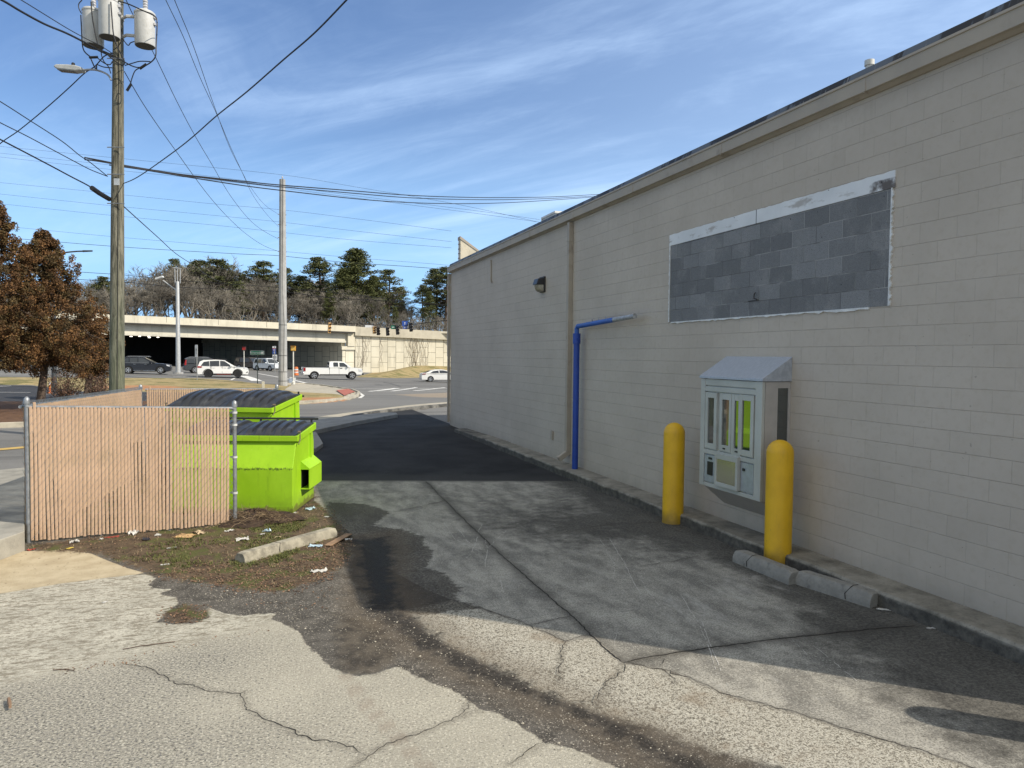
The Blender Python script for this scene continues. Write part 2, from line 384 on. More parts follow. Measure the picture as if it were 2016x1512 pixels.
pS1 = gp((640,988),(720,992),(768,1008),(732,1035),(790,1040),(828,1055),(848,1085),(842,1115),(885,1135),(912,1158),(890,1180),(955,1197),(880,1203),(800,1200),(740,1190),(690,1140),(690,1060),(650,1015))
pS2 = gp((700,1060),(770,1050),(775,1150),(790,1195),(870,1250),(960,1300),(1060,1345),(1180,1395),(1330,1460),(1420,1512),(1330,1512),(1150,1405),(1030,1360),(930,1320),(850,1280),(770,1225),(725,1200),(712,1120))
pS3 = gp((665,1230),(700,1210),(750,1215),(770,1240),(775,1300),(740,1326),(690,1325),(668,1300))
pW = gp((712,1055),(765,1060),(776,1150),(762,1180),(738,1180),(722,1120))
cracks = [gp(*l) for l in (
 [(838,947),(920,1030),(1000,1105),(1125,1213),(1170,1255),(1228,1305)], [(1228,1305),(1320,1287),(1500,1262),(1650,1245),(1800,1232)],
 [(1125,1213),(1080,1222),(1040,1230)], [(895,1180),(950,1200),(1030,1225),(1113,1262),(1140,1255),(1172,1253)],
 [(1113,1262),(1105,1290),(1100,1320),(1098,1338)], [(1228,1305),(1215,1325),(1195,1350),(1175,1388)],
 [(1228,1304),(1300,1316),(1321,1320),(1371,1341),(1442,1371),(1584,1408),(1655,1433),(1762,1462),(1904,1508),(2050,1560)],
 [(237,1308),(300,1320),(345,1340),(420,1362),(475,1365),(480,1378),(492,1400),(530,1420),(580,1445),(650,1462),(700,1475),(722,1488)],
 [(690,1512),(722,1488),(745,1473),(800,1450),(850,1435),(890,1420),(905,1410),(920,1385),(926,1380)], [(905,1413),(945,1398)], [(470,1366),(485,1360)],
 [(1080,1055),(1150,1040),(1200,1032),(1300,1028)], [(1260,1115),(1330,1105),(1372,1095)], [(1000,1505),(1070,1465)], [(775,1008),(838,995),(880,985)],
 [(1310,1297),(1300,1312)], [(1300,1315),(1330,1345)])]
scuffs = [gp(*l) for l in (
 [(870,1020),(895,1060),(950,1090)], [(900,1040),(930,1075)], [(950,1030),(930,1090),(890,1120)], [(955,1060),(960,1085),(955,1118)], [(1180,1060),(1210,1110),(1210,1130)],
 [(1200,1060),(1235,1120),(1260,1170)], [(1340,1170),(1370,1220),(1395,1275),(1410,1330)], [(1375,1210),(1395,1260),(1440,1370)], [(1600,1270),(1650,1310),(1700,1355)], [(1560,1260),(1600,1300)],
 [(1260,1140),(1300,1200)], [(985,1140),(992,1170)], [(1000,1040),(960,1080)], [(1215,1240),(1210,1270)])]
tracks = [gp(*l) for l in ([(668,1330),(705,1390),(745,1430),(800,1490),(840,1530)], [(690,1328),(735,1385),(775,1425),(830,1485),(870,1530)], [(679,1329),(720,1387),(760,1427),(815,1487),(855,1530)])]
xs = np.concatenate([np.arange(-9, -4, .10), np.arange(-4, 6.31, .045)]); ys = np.concatenate([np.arange(.5, 2.5, .1), np.arange(2.5, 14.6, .045), np.arange(14.6, 37.2, .12)])
X, Y = np.meshgrid(xs, ys)
at = {k: sd_poly(X, Y, q) for k, q in dict(sdA=pA, sdT=pT, sdK=pK, sdE=pE, sdN=pN, sdD=pD, sdS1=pS1, sdS2=pS2, sdS3=pS3, sdW=pW).items()}
pL2 = gp((310,1207),(335,1228),(382,1227),(413,1214),(403,1195),(360,1189))
at['sdD'] = np.minimum(at['sdD'], sd_poly(X, Y, pL2)+.03); at['sdD'] = np.minimum(at['sdD'], sd_poly(X, Y, [(-3.0, 10.6), (-.4, 11.0), (.5, 11.6), (.9, 12.6), (.7, 17.4), (-2.5, 17.4)]))
at['dcrack'] = np.minimum(d_lines(X, Y, cracks), .5); at['djoint'] = np.minimum(d_lines(X, Y, cracks[:2]+[gp((625,947),(1125,948))]), .5); at['dscuff'] = np.minimum(d_lines(X, Y, scuffs), .5); at['dtrack'] = np.minimum(d_lines(X, Y, tracks), .5)
def blob(x, y, rx, ry): return np.exp(-(((X-x)/rx)**2+((Y-y)/ry)**2))
zx = np.array([gp((105, 1321), (560, 1224))]).reshape(2, 2); tz = zx[1]-zx[0]; tz = tz/np.hypot(*tz)
at['zone'] = np.clip(-tz[1]*(X-zx[0, 0])+tz[0]*(Y-zx[0, 1]), -2, 2)
sg = lambda px, py, rx, ry: (lambda g: np.exp(-(((X-g[0])/rx)**2+((Y-g[1])/ry)**2)))(G2(px, py))
at['speck'] = .95*sg(60, 1420, 1.1, .9)+.55*sg(330, 1500, .8, .5)+.55*sg(420, 1290, .7, .5)+.30*sg(700, 1430, .8, .8)+.12
at['pale'] = .60*sg(1360, 1200, .7, .75)+.55*sg(1480, 1150, .5, .6)+.35*sg(1010, 1130, .6, 1.1)+.25*sg(960, 1040, .6, 1.2)
at['grime'] = (.95*np.exp(-((X-5.75)/.55)**2) + .80*blob(4.6, 9.3, 1.1, 1.9) + .75*blob(5.1, 4.6, .8, 1.6) + .35*blob(3.2, 10.5, .8, 2.5) + .5*blob(5.2, 3.3, 1.2, 1.0)
               - .35*blob(4.0, 6.7, .8, 1.2) + .20)
NP = [(-9.2, .3), (6.4, .3), (6.4, 24.35), (6.4, 31)] + gp((888,797),(820,803),(745,812),(700,819),(604,841),(575,868)) + [(-1.0, 18.2), (-2.95, 18.2), (-2.95, 10.6), (-9.2, 8.2)]
sheet(xs, ys, lambda x, y: gza(x, y) - .035*np.exp(-(sd_poly(x, y, pS2).clip(0, 9)/.25)**2), at, 'parking_lot', ground_material(), lambda x, y: sd_poly(x, y, NP) < .06)

def jag(pts, amp, seed, step=.05):
    r2 = random.Random(seed); out = [Vector((*pts[0], 0))]; off = 0
    for a, b_ in zip(pts[:-1], pts[1:]):
        a, b_ = Vector((*a, 0)), Vector((*b_, 0)); L = (b_-a).length; n = max(1, int(L/step)); t = (b_-a)/max(L, 1e-6); nn = Vector((-t.y, t.x, 0))
        for i in range(1, n+1):
            off = off*.82+r2.gauss(0, amp); out.append(a+t*L*i/n+nn*off*(1 if i < n else .3))
    return out
def strip(pts, w0, w1, seed, dz, gap=0.0):
    r2 = random.Random(seed); mb = MB(); vs = []; fs = []; ww = r2.uniform(w0, w1)
    for i, q in enumerate(pts):
        t = (pts[min(i+1, len(pts)-1)]-pts[max(i-1, 0)]).normalized(); nn = Vector((-t.y, t.x, 0)); ww = .6*ww+.4*r2.uniform(w0, w1); e = min(1, .25+min(i, len(pts)-1-i)/4)
        for sg_ in (-1, 1):
            v = q+nn*sg_*ww*e*.5*r2.uniform(.7, 1.3); vs.append((v.x, v.y, gz(v.x, v.y)+dz))
    for i in range(len(pts)-1):
        if r2.random() >= gap: fs.append((2*i, 2*i+1, 2*i+3, 2*i+2))
    mb.add(vs, fs); return mb
crkm = pm('crack_shadow', (.016, .013, .011), .95, var=.4, scale=30)
for i, l in enumerate(cracks):
    big = i in (0, 1); o = struct('pavement_crack', strip(jag(l, .004 if big else .010, 50+i, .03), .007 if big else .002, .015 if big else .0085, i, .0035), crkm, fix=False)
scfm = pm('scuff_pale', (.44, .425, .39), .9, var=.2, scale=30)
for i, l in enumerate(scuffs): struct('tyre_scuff', strip(jag(l, .004, 90+i), .003, .010, i, .003, .25), scfm, fix=False)
# ---- far ground: road, verge, lots
def far_material():
    m, b, p = newmat('road_surface')
    pos = b.pos(); e1 = b.m('SUBTRACT', b.noise(1.6, 5, .6), .5)
    def mask(at, jit=.5, soft=.12):
        return b.ss(b.m('ADD', b.attr(at), b.m('MULTIPLY', e1, jit)), -soft, soft, 1, 0)
    big = b.noise(.16, 5, .6, b.scale(pos, (.35, 1.6, 1))); mid = b.noise(2.4, 5, .6); fin = b.noise(34, 3, .7)
    asp = b.mix(b.ss(big, .3, .7), (.135, .132, .125), (.20, .196, .186))
    asp = b.mix(b.ss(mid, .35, .7, 0, .5), asp, (.17, .166, .16))
    asp = b.mix(b.ss(fin, .5, .68, 0, .45), asp, (.26, .255, .24))
    wheel = b.noise(.35, 3, .6, b.scale(pos, (.05, 2.3, 0)))
    asp = b.mix(b.ss(wheel, .56, .66, 0, .5), asp, (.085, .083, .08))
    gra = b.mix(b.ss(mid, .3, .7), (.25, .19, .085), (.38, .30, .15))
    gra = b.mix(b.ss(b.noise(.45, 4, .6), .48, .62, 0, .75), gra, (.115, .12, .035))
    gra = b.mix(b.ss(fin, .52, .68, 0, .5), gra, (.42, .345, .19))
    red = b.mix(b.ss(mid, .3, .7), (.36, .17, .08), (.42, .24, .12))
    gra = b.mix(b.ss(b.m('ADD', b.attr('clay'), b.m('MULTIPLY', e1, .5)), .4, .7), gra, red)
    mul = b.mix(b.ss(b.noise(7, 6, .7, b.scale(pos, (.5, 1.6, 1))), .35, .65), (.055, .027, .016), (.20, .115, .065))
    mul = b.mix(b.ss(fin, .55, .7, 0, .5), mul, (.27, .18, .11))
    drk = b.mix(b.ss(mid, .3, .7), (.035, .037, .043), (.06, .062, .068))
    con = b.mix(b.ss(mid, .3, .7), (.36, .325, .255), (.46, .42, .34))
    con = b.mix(b.ss(fin, .55, .7, 0, .4), con, (.25, .23, .19))
    c = asp
    c = b.mix(b.m('MULTIPLY', mask('sdR', 1.2, .5), .65), c, b.mix(b.ss(mid, .3, .7), (.30, .23, .155), (.36, .29, .21)))
    c = b.mix(mask('sdL', .1, .1), c, drk)
    c = b.mix(mask('sdG', .5, .15), c, gra)
    c = b.mix(mask('sdM', .25, .1), c, mul)
    c = b.mix(mask('sdC', .05, .04), c, con)
    b.put(p.inputs['Base Color'], c); p.inputs['Roughness'].default_value = .92; p.inputs['Specular IOR Level'].default_value = .25
    b.put(p.inputs['Normal'], b.bump(b.m('ADD', fin, b.m('MULTIPLY', mid, .8)), .4, .04))
    return m
fG = gp((-700,742),(-60,742),(60,743),(165,744),(400,745),(470,750),(530,757),(575,758),(575,770),(400,771),(170,770),(60,757),(-20,757),(-300,765)) # verge
fG2 = gp((700,742),(742,729),(800,726),(885,722),(1000,722),(1000,743),(885,742),(780,744))
fI = gp((548,766),(572,758),(600,757),(640,761),(672,766),(694,769),(706,774),(703,781),(682,788),(640,792),(595,795),(545,796))
fIc = gp((575,758),(600,757),(640,761),(672,766),(694,769),(706,774),(703,781),(682,786),(668,781),(655,779),(620,777),(590,776),(560,771))
fL = gp((-700,765),(-20,758),(60,758),(170,771),(300,771),(560,768),(560,800),(300,800),(70,789),(-700,792))
fM = gp((-700,790),(70,789),(300,788),(250,815),(60,838),(-30,839),(-700,850))
fC = gp((-600,965),(-50,950),(0,945),(52,938),(100,930),(60,1080),(45,1085),(0,1095),(-600,1150))
fCs = gp((604,830),(700,815),(760,807),(820,801),(885,795),(980,788),(980,782),(885,790),(800,797),(700,809),(640,817),(604,823))
fR = gp((780,776),(885,772),(1000,768),(1000,782),(885,782),(830,781))
xf = np.arange(-75, 75.1, .5); yf = np.concatenate([np.arange(-12, 12, 2.0), np.arange(12, 46, .22), np.arange(46, 100, .4), np.arange(100, 200, 1.0)])
Xf, Yf = np.meshgrid(xf, yf)
def fz(x, y):
    z = gza(x, y)
    hole = sm(-sd_poly(x, y, NP), .1, .7)
    bank = sm(-sd_poly(x, y, fG2), 0, 9)*1.6
    isl = sm(-np.minimum(sd_poly(x, y, fI), 9), 0, .45)*.15
    verge = sm(-sd_poly(x, y, fG), 0, 1.5)*.12
    return z - .03 - .3*hole + bank + isl + verge
lat_g = None
clay = np.zeros(Xf.shape)
for (px, py, rr) in ((275,765,1.6),(775,733,1.2),(870,741,1.0),(740,735,.7),(640,790,1.0)):
    g = G(px, py); clay = np.maximum(clay, np.exp(-((Xf-g.x)**2+(Yf-g.y)**2)/(rr*2.2)**2))
af = dict(sdG=np.minimum(np.minimum(sd_poly(Xf, Yf, fG), sd_poly(Xf, Yf, fG2)), sd_poly(Xf, Yf, fI)), sdL=sd_poly(Xf, Yf, fL), sdM=sd_poly(Xf, Yf, fM),
          sdC=np.minimum(np.minimum(sd_poly(Xf, Yf, fC), sd_poly(Xf, Yf, fIc)), sd_poly(Xf, Yf, fCs)), sdR=sd_poly(Xf, Yf, fR), clay=clay)
sheet(xf, yf, fz, af, 'road', far_material())
def zf(x, y): return float(fz(np.array(x), np.array(y)))
tb = MB(); tb.add([(-2500,-2500,-4.5),(2500,-2500,-4.5),(2500,2500,-4.5),(-2500,2500,-4.5)], [(0,1,2,3)])
struct('terrain', tb, pm('terrain_grass', (.10, .10, .045), .9, scale=.05))

# ---- ribbons: painted markings and kerbs
paint = pm('road_paint', (.72, .71, .67), .7, scale=3, dirt=(.30, .29, .27), dscale=1.5, dlo=.5, dhi=.7)
ypaint = pm('yellow_paint', (.50, .34, .10), .7, scale=3, dirt=(.22, .2, .16), dscale=1.5)
def ribbon(pts, w, dz=.012, closed=False):
    pts = [Vector((x, y, 0)) for x, y in pts]; out = []
    dense = [pts[0]]
    for a, b in zip(pts[:-1], pts[1:]):
        n = max(1, int((b-a).length/1.0)); dense += [a.lerp(b, i/n) for i in range(1, n+1)]
    mb = MB(); vs = []
    for i, q in enumerate(dense):
        t = (dense[min(i+1, len(dense)-1)]-dense[max(i-1, 0)]).normalized(); nn = Vector((-t.y, t.x, 0))
        for s in (-.5, .5):
            v = q+nn*w*s; vs.append((v.x, v.y, max(zf(v.x, v.y), gz(v.x, v.y)-.03)+dz))
    mb.add(vs, [(2*i, 2*i+1, 2*i+3, 2*i+2) for i in range(len(dense)-1)]); return mb
for pts, wd in (([(508,735),(634,761)], .32), ([(640,762.5),(656,764.5),(700,765),(880,764)], .16), ([(694,769.5),(708,773),(715,778),(708,783)], .2),
                ([(725,770),(820,769.6),(890,769.4)], .14), ([(771,769.3),(820,762.3)], .3), ([(814,768.8),(876,762.5)], .3), ([(727,769.8),(778,763.8)], .3), ([(740,769),(785,763.9)], .3), ([(478,739.5),(506,749.5)], 1.0), ([(455,747.5),(470,741)], .2),
                ([(340,741),(420,741.5)], .15), ([(560,738.5),(640,740)], .14), ([(-40,762),(22,759)], .14), ([(-60,771),(60,772)], .14), ([(80,775),(190,776)], .14), ([(560,755),(575,757)], .2)):
    struct('road_marking', ribbon(gp(*pts), wd), paint)
struct('road_marking', ribbon(gp((-90,889),(0,883),(60,878)), .4), ypaint)
tar = pm('tar_seal', (.02, .02, .02), .6)
for pts, wd in (([(755,752),(770,755),(789,760.5)], .12), ([(738,755.5),(752,757.5)], .12), ([(560,741.5),(620,745),(700,748),(800,752.8),(890,753.4)], .3), ([(600,748),(720,752)], .12)):
    struct('road_crack', ribbon(gp(*pts), wd, .010), tar)
kc = pm('kerb_concrete', (.40, .365, .29), .85, scale=2.5, dirt=(.12, .11, .09), dscale=1.2, bump=.3)
kd = pm('kerb_concrete_dark', (.17, .165, .15), .88, scale=3.5, var=.3, dirt=(.03, .03, .03), dscale=1.3, dlo=.42, dhi=.6, bump=.5)
def kerb(pts, w=.16, h=.14, mat=kc, name='kerb'):
    pts = [Vector((x, y, 0)) for x, y in pts]; dense = [pts[0]]
    for a, b in zip(pts[:-1], pts[1:]):
        n = max(1, int((b-a).length/.8)); dense += [a.lerp(b, i/n) for i in range(1, n+1)]
    vs = []
    for i, q in enumerate(dense):
        t = (dense[min(i+1, len(dense)-1)]-dense[max(i-1, 0)]).normalized(); nn = Vector((-t.y, t.x, 0)); z = gz(q.x, q.y)
        for s, hh in ((-.5, -.1), (-.42, h-.012), (-.36, h), (.36, h), (.42, h-.012), (.5, -.1)):
            v = q+nn*w*s; vs.append((v.x, v.y, z+hh))
    mb = MB(); mb.add(vs, [(6*i+k, 6*i+k+1, 6*i+k+7, 6*i+k+6) for i in range(len(dense)-1) for k in range(5)] + [tuple(range(6)), tuple(len(vs)-6+k for k in range(6))])
    return struct(name, mb, mat)
kerb(gp((560,757),(600,757),(640,761),(672,766),(694,769),(706,774),(703,781),(682,787),(640,791.5),(595,794.5),(545,796)))
kerb(gp((-200,846),(0,840.5),(60,838.5)), .2)
kerb(gp((604,842),(700,820),(745,813),(820,804),(890,798),(990,789)), .25, .10, kd)
rb = MB(); q = [G(*a) for a in ((662,773),(686,769.5),(699,774),(678,784.5))]
rb.add([(v.x, v.y, zf(v.x, v.y)+.06) for v in q], [(0,1,2,3)]); struct('kerb_ramp', rb, pm('red_ramp', (.36, .11, .075), .85, scale=3))
# sidewalk pieces raised above the lot
def slab(pix, h, mat, name='sidewalk', base=-.1):
    pts = gp(*pix); mb = MB(); n = len(pts)
    top = [(x, y, gz(x, y)+h) for x, y in pts]; bot = [(x, y, gz(x, y)+base) for x, y in pts]
    mb.add(top+bot, [tuple(range(n))] + [(i, (i+1) % n, n+(i+1) % n, n+i) for i in range(n)])
    return struct(name, mb, mat, bevel=.012)
sw = pm('sidewalk_concrete', (.22, .215, .20), .9, scale=2.0, var=.2, dirt=(.10, .10, .09), dscale=1.0, bump=.4)
slab(((590,858),(590,838),(640,831),(700,824),(760,818),(780,818.5),(783,822),(760,826),(700,837),(660,846),(625,854)), .13, sw)
slab(((590,895),(600,862),(622,856),(632,872),(636,880),(622,890)), .10, sw)
slab(((-500,1030),(0,950),(49,945),(49,1084),(0,1103),(-500,1400)), .24, pm('raised_walk', (.30, .285, .245), .9, scale=1.6, var=.25, dirt=(.13, .125, .11), dscale=1.4, dlo=.48, bump=.5))
# kerb along the building
bk = MB()
prof = [(5.775, -.1), (5.78, .125), (5.80, .15), (6.25, .152), (6.25, -.1)]
yy = np.arange(1.2, 22.31, .35); vs = []
for y in yy:
    j = .012*math.sin(y*3.1)+.008*math.sin(y*11.7)
    for x, z in prof: vs.append((x + (j if x < 6 else 0), y, z if y < 18.5 else z*(1-.35*(y-18.5)/4) if z > 0 else z))
bk.add(vs, [(5*i+k, 5*i+k+1, 5*i+k+6, 5*i+k+5) for i in range(len(yy)-1) for k in range(4)] + [(0,1,2,3,4), tuple(len(vs)-5+k for k in range(5))])
def wall_kerb_mat():
    m, b, p = newmat('building_kerb'); x, y, z = b.sep(b.pos())
    n1 = b.noise(3.0, 6, .65); c = b.mix(b.ss(n1, .3, .7), (.17, .155, .125), (.32, .295, .245))
    lowm = b.ss(b.m('ADD', z, b.m('MULTIPLY', b.m('SUBTRACT', n1, .5), .12)), .10, .145, 1, 0)
    c = b.mix(b.m('MULTIPLY', lowm, b.lin(b.noise(9, 5, .7), .35, .65, .95, .6)), c, (.040, .037, .032))
    c = b.mix(b.ss(b.noise(40, 3), .55, .7, 0, .4), c, (.05, .05, .045))
    b.put(p.inputs['Base Color'], c); p.inputs['Roughness'].default_value = .9; b.put(p.inputs['Normal'], b.bump(b.noise(35, 5), .5, .01)); return m
struct('kerb', bk, wall_kerb_mat())
# ================================================================= STORE BUILDING
WX, Y0, Y1, WZ = 6.2, 2.6, 24.4, 5.30
def wall_mat():
    m, b, p = newmat('painted_block'); pos = b.pos(); x, y, z = b.sep(pos)
    nrm = b.n('NewGeometry').outputs['Normal']; nx, ny, nz = b.sep(nrm)
    hx = b.mix(b.ss(b.m('ABSOLUTE', nx), .4, .6), x, y)
    hx = b.m('ADD', b.m('MULTIPLY', y, b.ss(b.m('ABSOLUTE', nx), .4, .6)), b.m('MULTIPLY', x, b.ss(b.m('ABSOLUTE', nx), .4, .6, 1, 0)))
    wob = b.m('MULTIPLY', b.m('SUBTRACT', b.noise(6, 3), .5), .006)
    v = b.comb(b.m('ADD', hx, .19), b.m('ADD', b.m('ADD', z, -.15), wob), 0)
    br = b.n('TexBrick', {'Vector': v, 'Color1': (.45, .45, .45), 'Color2': (.55, .55, .55), 'Mortar': (.2, .2, .2), 'Scale': 1.0, 'Mortar Size': .0036, 'Mortar Smooth': .35, 'Bias': 0.0, 'Brick Width': .4064, 'Row Height': .2032}, offset=.5)
    fz_ = b.m('FRACT', b.m('DIVIDE', b.m('ADD', b.m('ADD', z, -.15+.0), wob), .2032)); hl = b.ss(b.m('MINIMUM', fz_, b.m('SUBTRACT', 1.0, fz_)), .024, .010)
    mort = b.m('MAXIMUM', b.m('MULTIPLY', br.outputs['Fac'], .42), hl); bc, _, _ = b.sep(br.outputs['Color'])
    fade = b.ss(b.noise(.8, 4, .6), .30, .60, .35, 1.0)
    c = b.mix(b.ss(b.noise(.7, 5, .6), .3, .7), (.445, .395, .332), (.515, .46, .39))
    c = b.mix(b.m('MULTIPLY', b.lin(bc, .44, .56), .28), c, (.555, .495, .42))
    c = b.mix(b.m('MULTIPLY', b.ss(b.noise(14, 5, .65), .45, .75), .35), c, (.41, .35, .27))
    # rain streaks and scuffs, dirty foot of the wall
    st = b.noise(3.2, 6, .7, b.scale(pos, (1.2, 1.2, .07)))
    c = b.mix(b.m('MULTIPLY', b.ss(st, .56, .76), b.m('MULTIPLY', b.ss(z, 3.2, 5.3), .38)), c, (.24, .20, .15))
    c = b.mix(b.m('MULTIPLY', b.ss(b.m('ADD', z, b.m('MULTIPLY', b.noise(4, 5), .35)), .62, .25), .45), c, (.27, .245, .21))
    c = b.mix(b.m('MULTIPLY', b.ss(b.noise(22, 2, .5), .73, .78), .4), c, (.16, .14, .12))
    c = b.mix(b.m('MULTIPLY', mort, b.m('MULTIPLY', fade, .38)), c, (.20, .175, .14))
    b.put(p.inputs['Base Color'], c); p.inputs['Roughness'].default_value = .72; p.inputs['Specular IOR Level'].default_value = .3
    h = b.m('ADD', b.m('MULTIPLY', b.noise(85, 4, .65), .16), b.m('MULTIPLY', b.m('SUBTRACT', 1.0, mort), fade)); h = b.m('ADD', h, b.m('MULTIPLY', bc, .35))
    b.put(p.inputs['Normal'], b.bump(h, .5, .012)); return m
def block_mat():
    m, b, p = newmat('bare_block'); pos = b.pos(); x, y, z = b.sep(pos)
    v = b.comb(b.m('ADD', y, .19), b.m('ADD', z, -3.0 - .0), 0)
    br = b.n('TexBrick', {'Vector': v, 'Color1': (0, 0, 0), 'Color2': (1, 1, 1), 'Mortar': (.5, .5, .5), 'Scale': 1.0, 'Mortar Size': .005, 'Mortar Smooth': .2, 'Bias': 0.0, 'Brick Width': .4064, 'Row Height': .2032}, offset=.5)
    bc, _, _ = b.sep(br.outputs['Color']); mort = br.outputs['Fac']
    c = b.mix(b.ss(bc, .1, 1.0), (.165, .170, .175), (.25, .256, .262))
    c = b.mix(b.m('MULTIPLY', b.ss(b.noise(2.6, 6, .7), .46, .70), .6), c, (.30, .30, .295))
    c = b.mix(b.m('MULTIPLY', b.ss(b.noise(120, 3, .7), .45, .65), .5), c, (.055, .058, .062))
    c = b.mix(b.m('MULTIPLY', b.ss(b.noise(26, 1, .5), .76, .79), .9), c, (.01, .01, .01))
    mc = b.mix(b.ss(b.noise(2.0, 4), .4, .6), (.11, .11, .11), (.34, .34, .33))
    c = b.mix(b.m('MULTIPLY', mort, .85), c, mc)
    b.put(p.inputs['Base Color'], c); p.inputs['Roughness'].default_value = .95
    b.put(p.inputs['Normal'], b.bump(b.m('ADD', b.m('MULTIPLY', b.noise(110, 4, .7), .4), b.m('SUBTRACT', 1.0, mort)), .55, .01)); return m
bld = thing('store_building', 'long beige painted concrete block building with gutter, drive-through window and grey block patch', 'building', (WX, Y0, 0))
wm = wall_mat()
mb = MB(); mb.box((WX, Y0, -.3), (26, Y1, WZ)); mb.build('wall', wm, bld, True)
trim = pm('trim_paint', (.39, .34, .272), .6, scale=1.5, var=.08, dirt=(.20, .165, .12), dscale=2.5, dlo=.55, dhi=.8)
gut = MB()
pr = [(6.198, 5.275), (6.175, 5.275), (6.13, 5.30), (6.085, 5.305), (6.08, 5.445), (6.066, 5.45), (6.066, 5.475), (6.09, 5.475), (6.10, 5.34), (6.198, 5.34)]
gut.prism([(x, Y0-.05, z) for x, z in pr], (0, Y1-Y0+.14, 0))
for y in np.arange(Y0+1.0, Y1, 2.55): gut.box((6.0775, y-.02, 5.306), (6.086, y+.02, 5.445)); gut.box((6.076, y-.006, 5.292), (6.19, y+.006, 5.304), Matrix.Translation((0, 0, 0)))
gt = gut.build('gutter', trim, bld, True)
def membrane():
    m, b, p = newmat('roof_membrane'); pos = b.pos(); x, y, z = b.sep(pos)
    n1 = b.noise(.9, 5, .6, b.comb(0, y, b.m('MULTIPLY', z, .5))); n2 = b.noise(9, 3, .6, b.comb(0, y, b.m('MULTIPLY', z, .25)))
    f = b.ss(b.m('ADD', n1, b.m('MULTIPLY', b.m('SUBTRACT', n2, .5), .35)), .49, .54)
    c = b.mix(f, (.10, .115, .135), (.014, .013, .013)); c = b.mix(b.m('MULTIPLY', b.ss(n2, .62, .68), .6), c, (.30, .30, .29))
    b.put(p.inputs['Base Color'], c); p.inputs['Roughness'].default_value = .55; return m
rm = MB(); rm.prism([(6.085, Y0, 5.44), (6.62, Y0, 5.44), (6.62, Y0, 5.70), (6.17, Y0, 5.575), (6.135, Y0, 5.57)], (0, Y1-Y0-.1, 0))
rm.build('roof_edge', membrane(), bld, True)
rf = MB(); rf.box((6.622, Y0+.02, 5.301), (25.9, Y1-.12, 5.715)); rf.build('roof', pm('roof_deck', (.12, .12, .12), .9), bld, True)
def pipe_part(name, px, py0, py1, X, r, mat, lean=0):
    a = PX(px, py0, X); c = PX(px, py1, X); mb = MB(); mb.lathe([(r, min(5.6, c.z)-a.z), (r, -.06), (r*1.25, -.06), (r*1.25, 0)], 12, a); return mb.build(name, mat, bld, True, smooth=True)
pvc = pm('pvc_pipe', (.66, .66, .62), .5, dirt=(.3, .3, .28))
pipe_part('vent_pipe', 1712, 119, 150, 6.75, .045, pvc)
white = pm('white_metal', (.70, .70, .67), .5, dirt=(.42, .41, .38), dscale=2)
uu = PX(1068, 428, 7.0); mb = MB()
mb.box((7.0, uu.y-.9, 5.6), (7.9, uu.y, uu.z-.03)); mb.box((6.97, uu.y-.93, uu.z-.05), (7.93, uu.y+.03, uu.z)); mb.box((6.97, uu.y-.02, 5.6), (7.01, uu.y+.03, uu.z-.05)); mb.build('roof_unit', white, bld, True)
# parapet of the front at the far end
eif = pm('stucco_cream', (.60, .545, .43), .85, scale=2, dirt=(.42, .37, .28), bump=.2)
q0 = PX(891, 476, 6.5); mb = MB(); zt = q0.z; yb = 24.38
mb.prism([(6.45, yb, 5.45), (7.9, yb, 5.45), (7.9, yb, 5.5), (6.45, yb, zt-.10)], (0, -.30, 0)); mb.build('parapet', eif, bld, True)
mb = MB(); mb.prism([(6.43, yb+.02, zt-.10), (7.93, yb+.02, 5.49), (7.93, yb+.02, 5.53), (6.43, yb+.02, zt)], (0, -.34, 0))
for z in np.arange(5.62, zt-.15, .16): mb.box((6.435, yb-.305, z), (6.449, yb+.005, z+.035))
mb.build('parapet_cap', trim, bld, True)
# patch of bare block with white-painted lintel and edges
L, Rr, zb, zt2 = 10.14, 5.85, 3.01, 4.23
ip = MB(); ip.box((WX-.006, Rr, zb), (WX+.05, L, zt2)); pt = ip.build('block_patch', block_mat(), bld, True)
def lintel_mat():
    m, b, p = newmat('old_white_paint'); pos = b.pos(); x, y, z = b.sep(pos)
    c = b.mix(b.ss(b.noise(2, 4), .3, .7), (.66, .68, .69), (.76, .775, .78))
    n1 = b.noise(1.6, 6, .68, b.scale(pos, (1, 1, 3))); band = b.m('MULTIPLY', b.ss(z, 4.23, 4.29), b.ss(z, 4.41, 4.33))
    c = b.mix(b.m('MULTIPLY', b.ss(b.m('ADD', n1, b.m('MULTIPLY', band, .10)), .62, .74), .6), c, (.26, .215, .17))
    e = b.m('ADD', b.m('MULTIPLY', b.ss(y, 6.75, 5.85), b.ss(z, 4.39, 4.33)), b.m('MULTIPLY', b.m('SUBTRACT', b.noise(7, 5), .5), .9))
    c = b.mix(b.ss(e, .80, 1.05, 0, .9), c, (.055, .035, .025))
    c = b.mix(b.m('MULTIPLY', b.ss(b.noise(17, 1), .78, .80), .9), c, (.02, .02, .02))
    j = b.m('MULTIPLY', b.ss(b.m('ABSOLUTE', b.m('SUBTRACT', y, 8.02)), .008, .004), 1.0); c = b.mix(j, c, (.03, .03, .03))
    b.put(p.inputs['Base Color'], c); p.inputs['Roughness'].default_value = .7; return m
lm = lintel_mat()
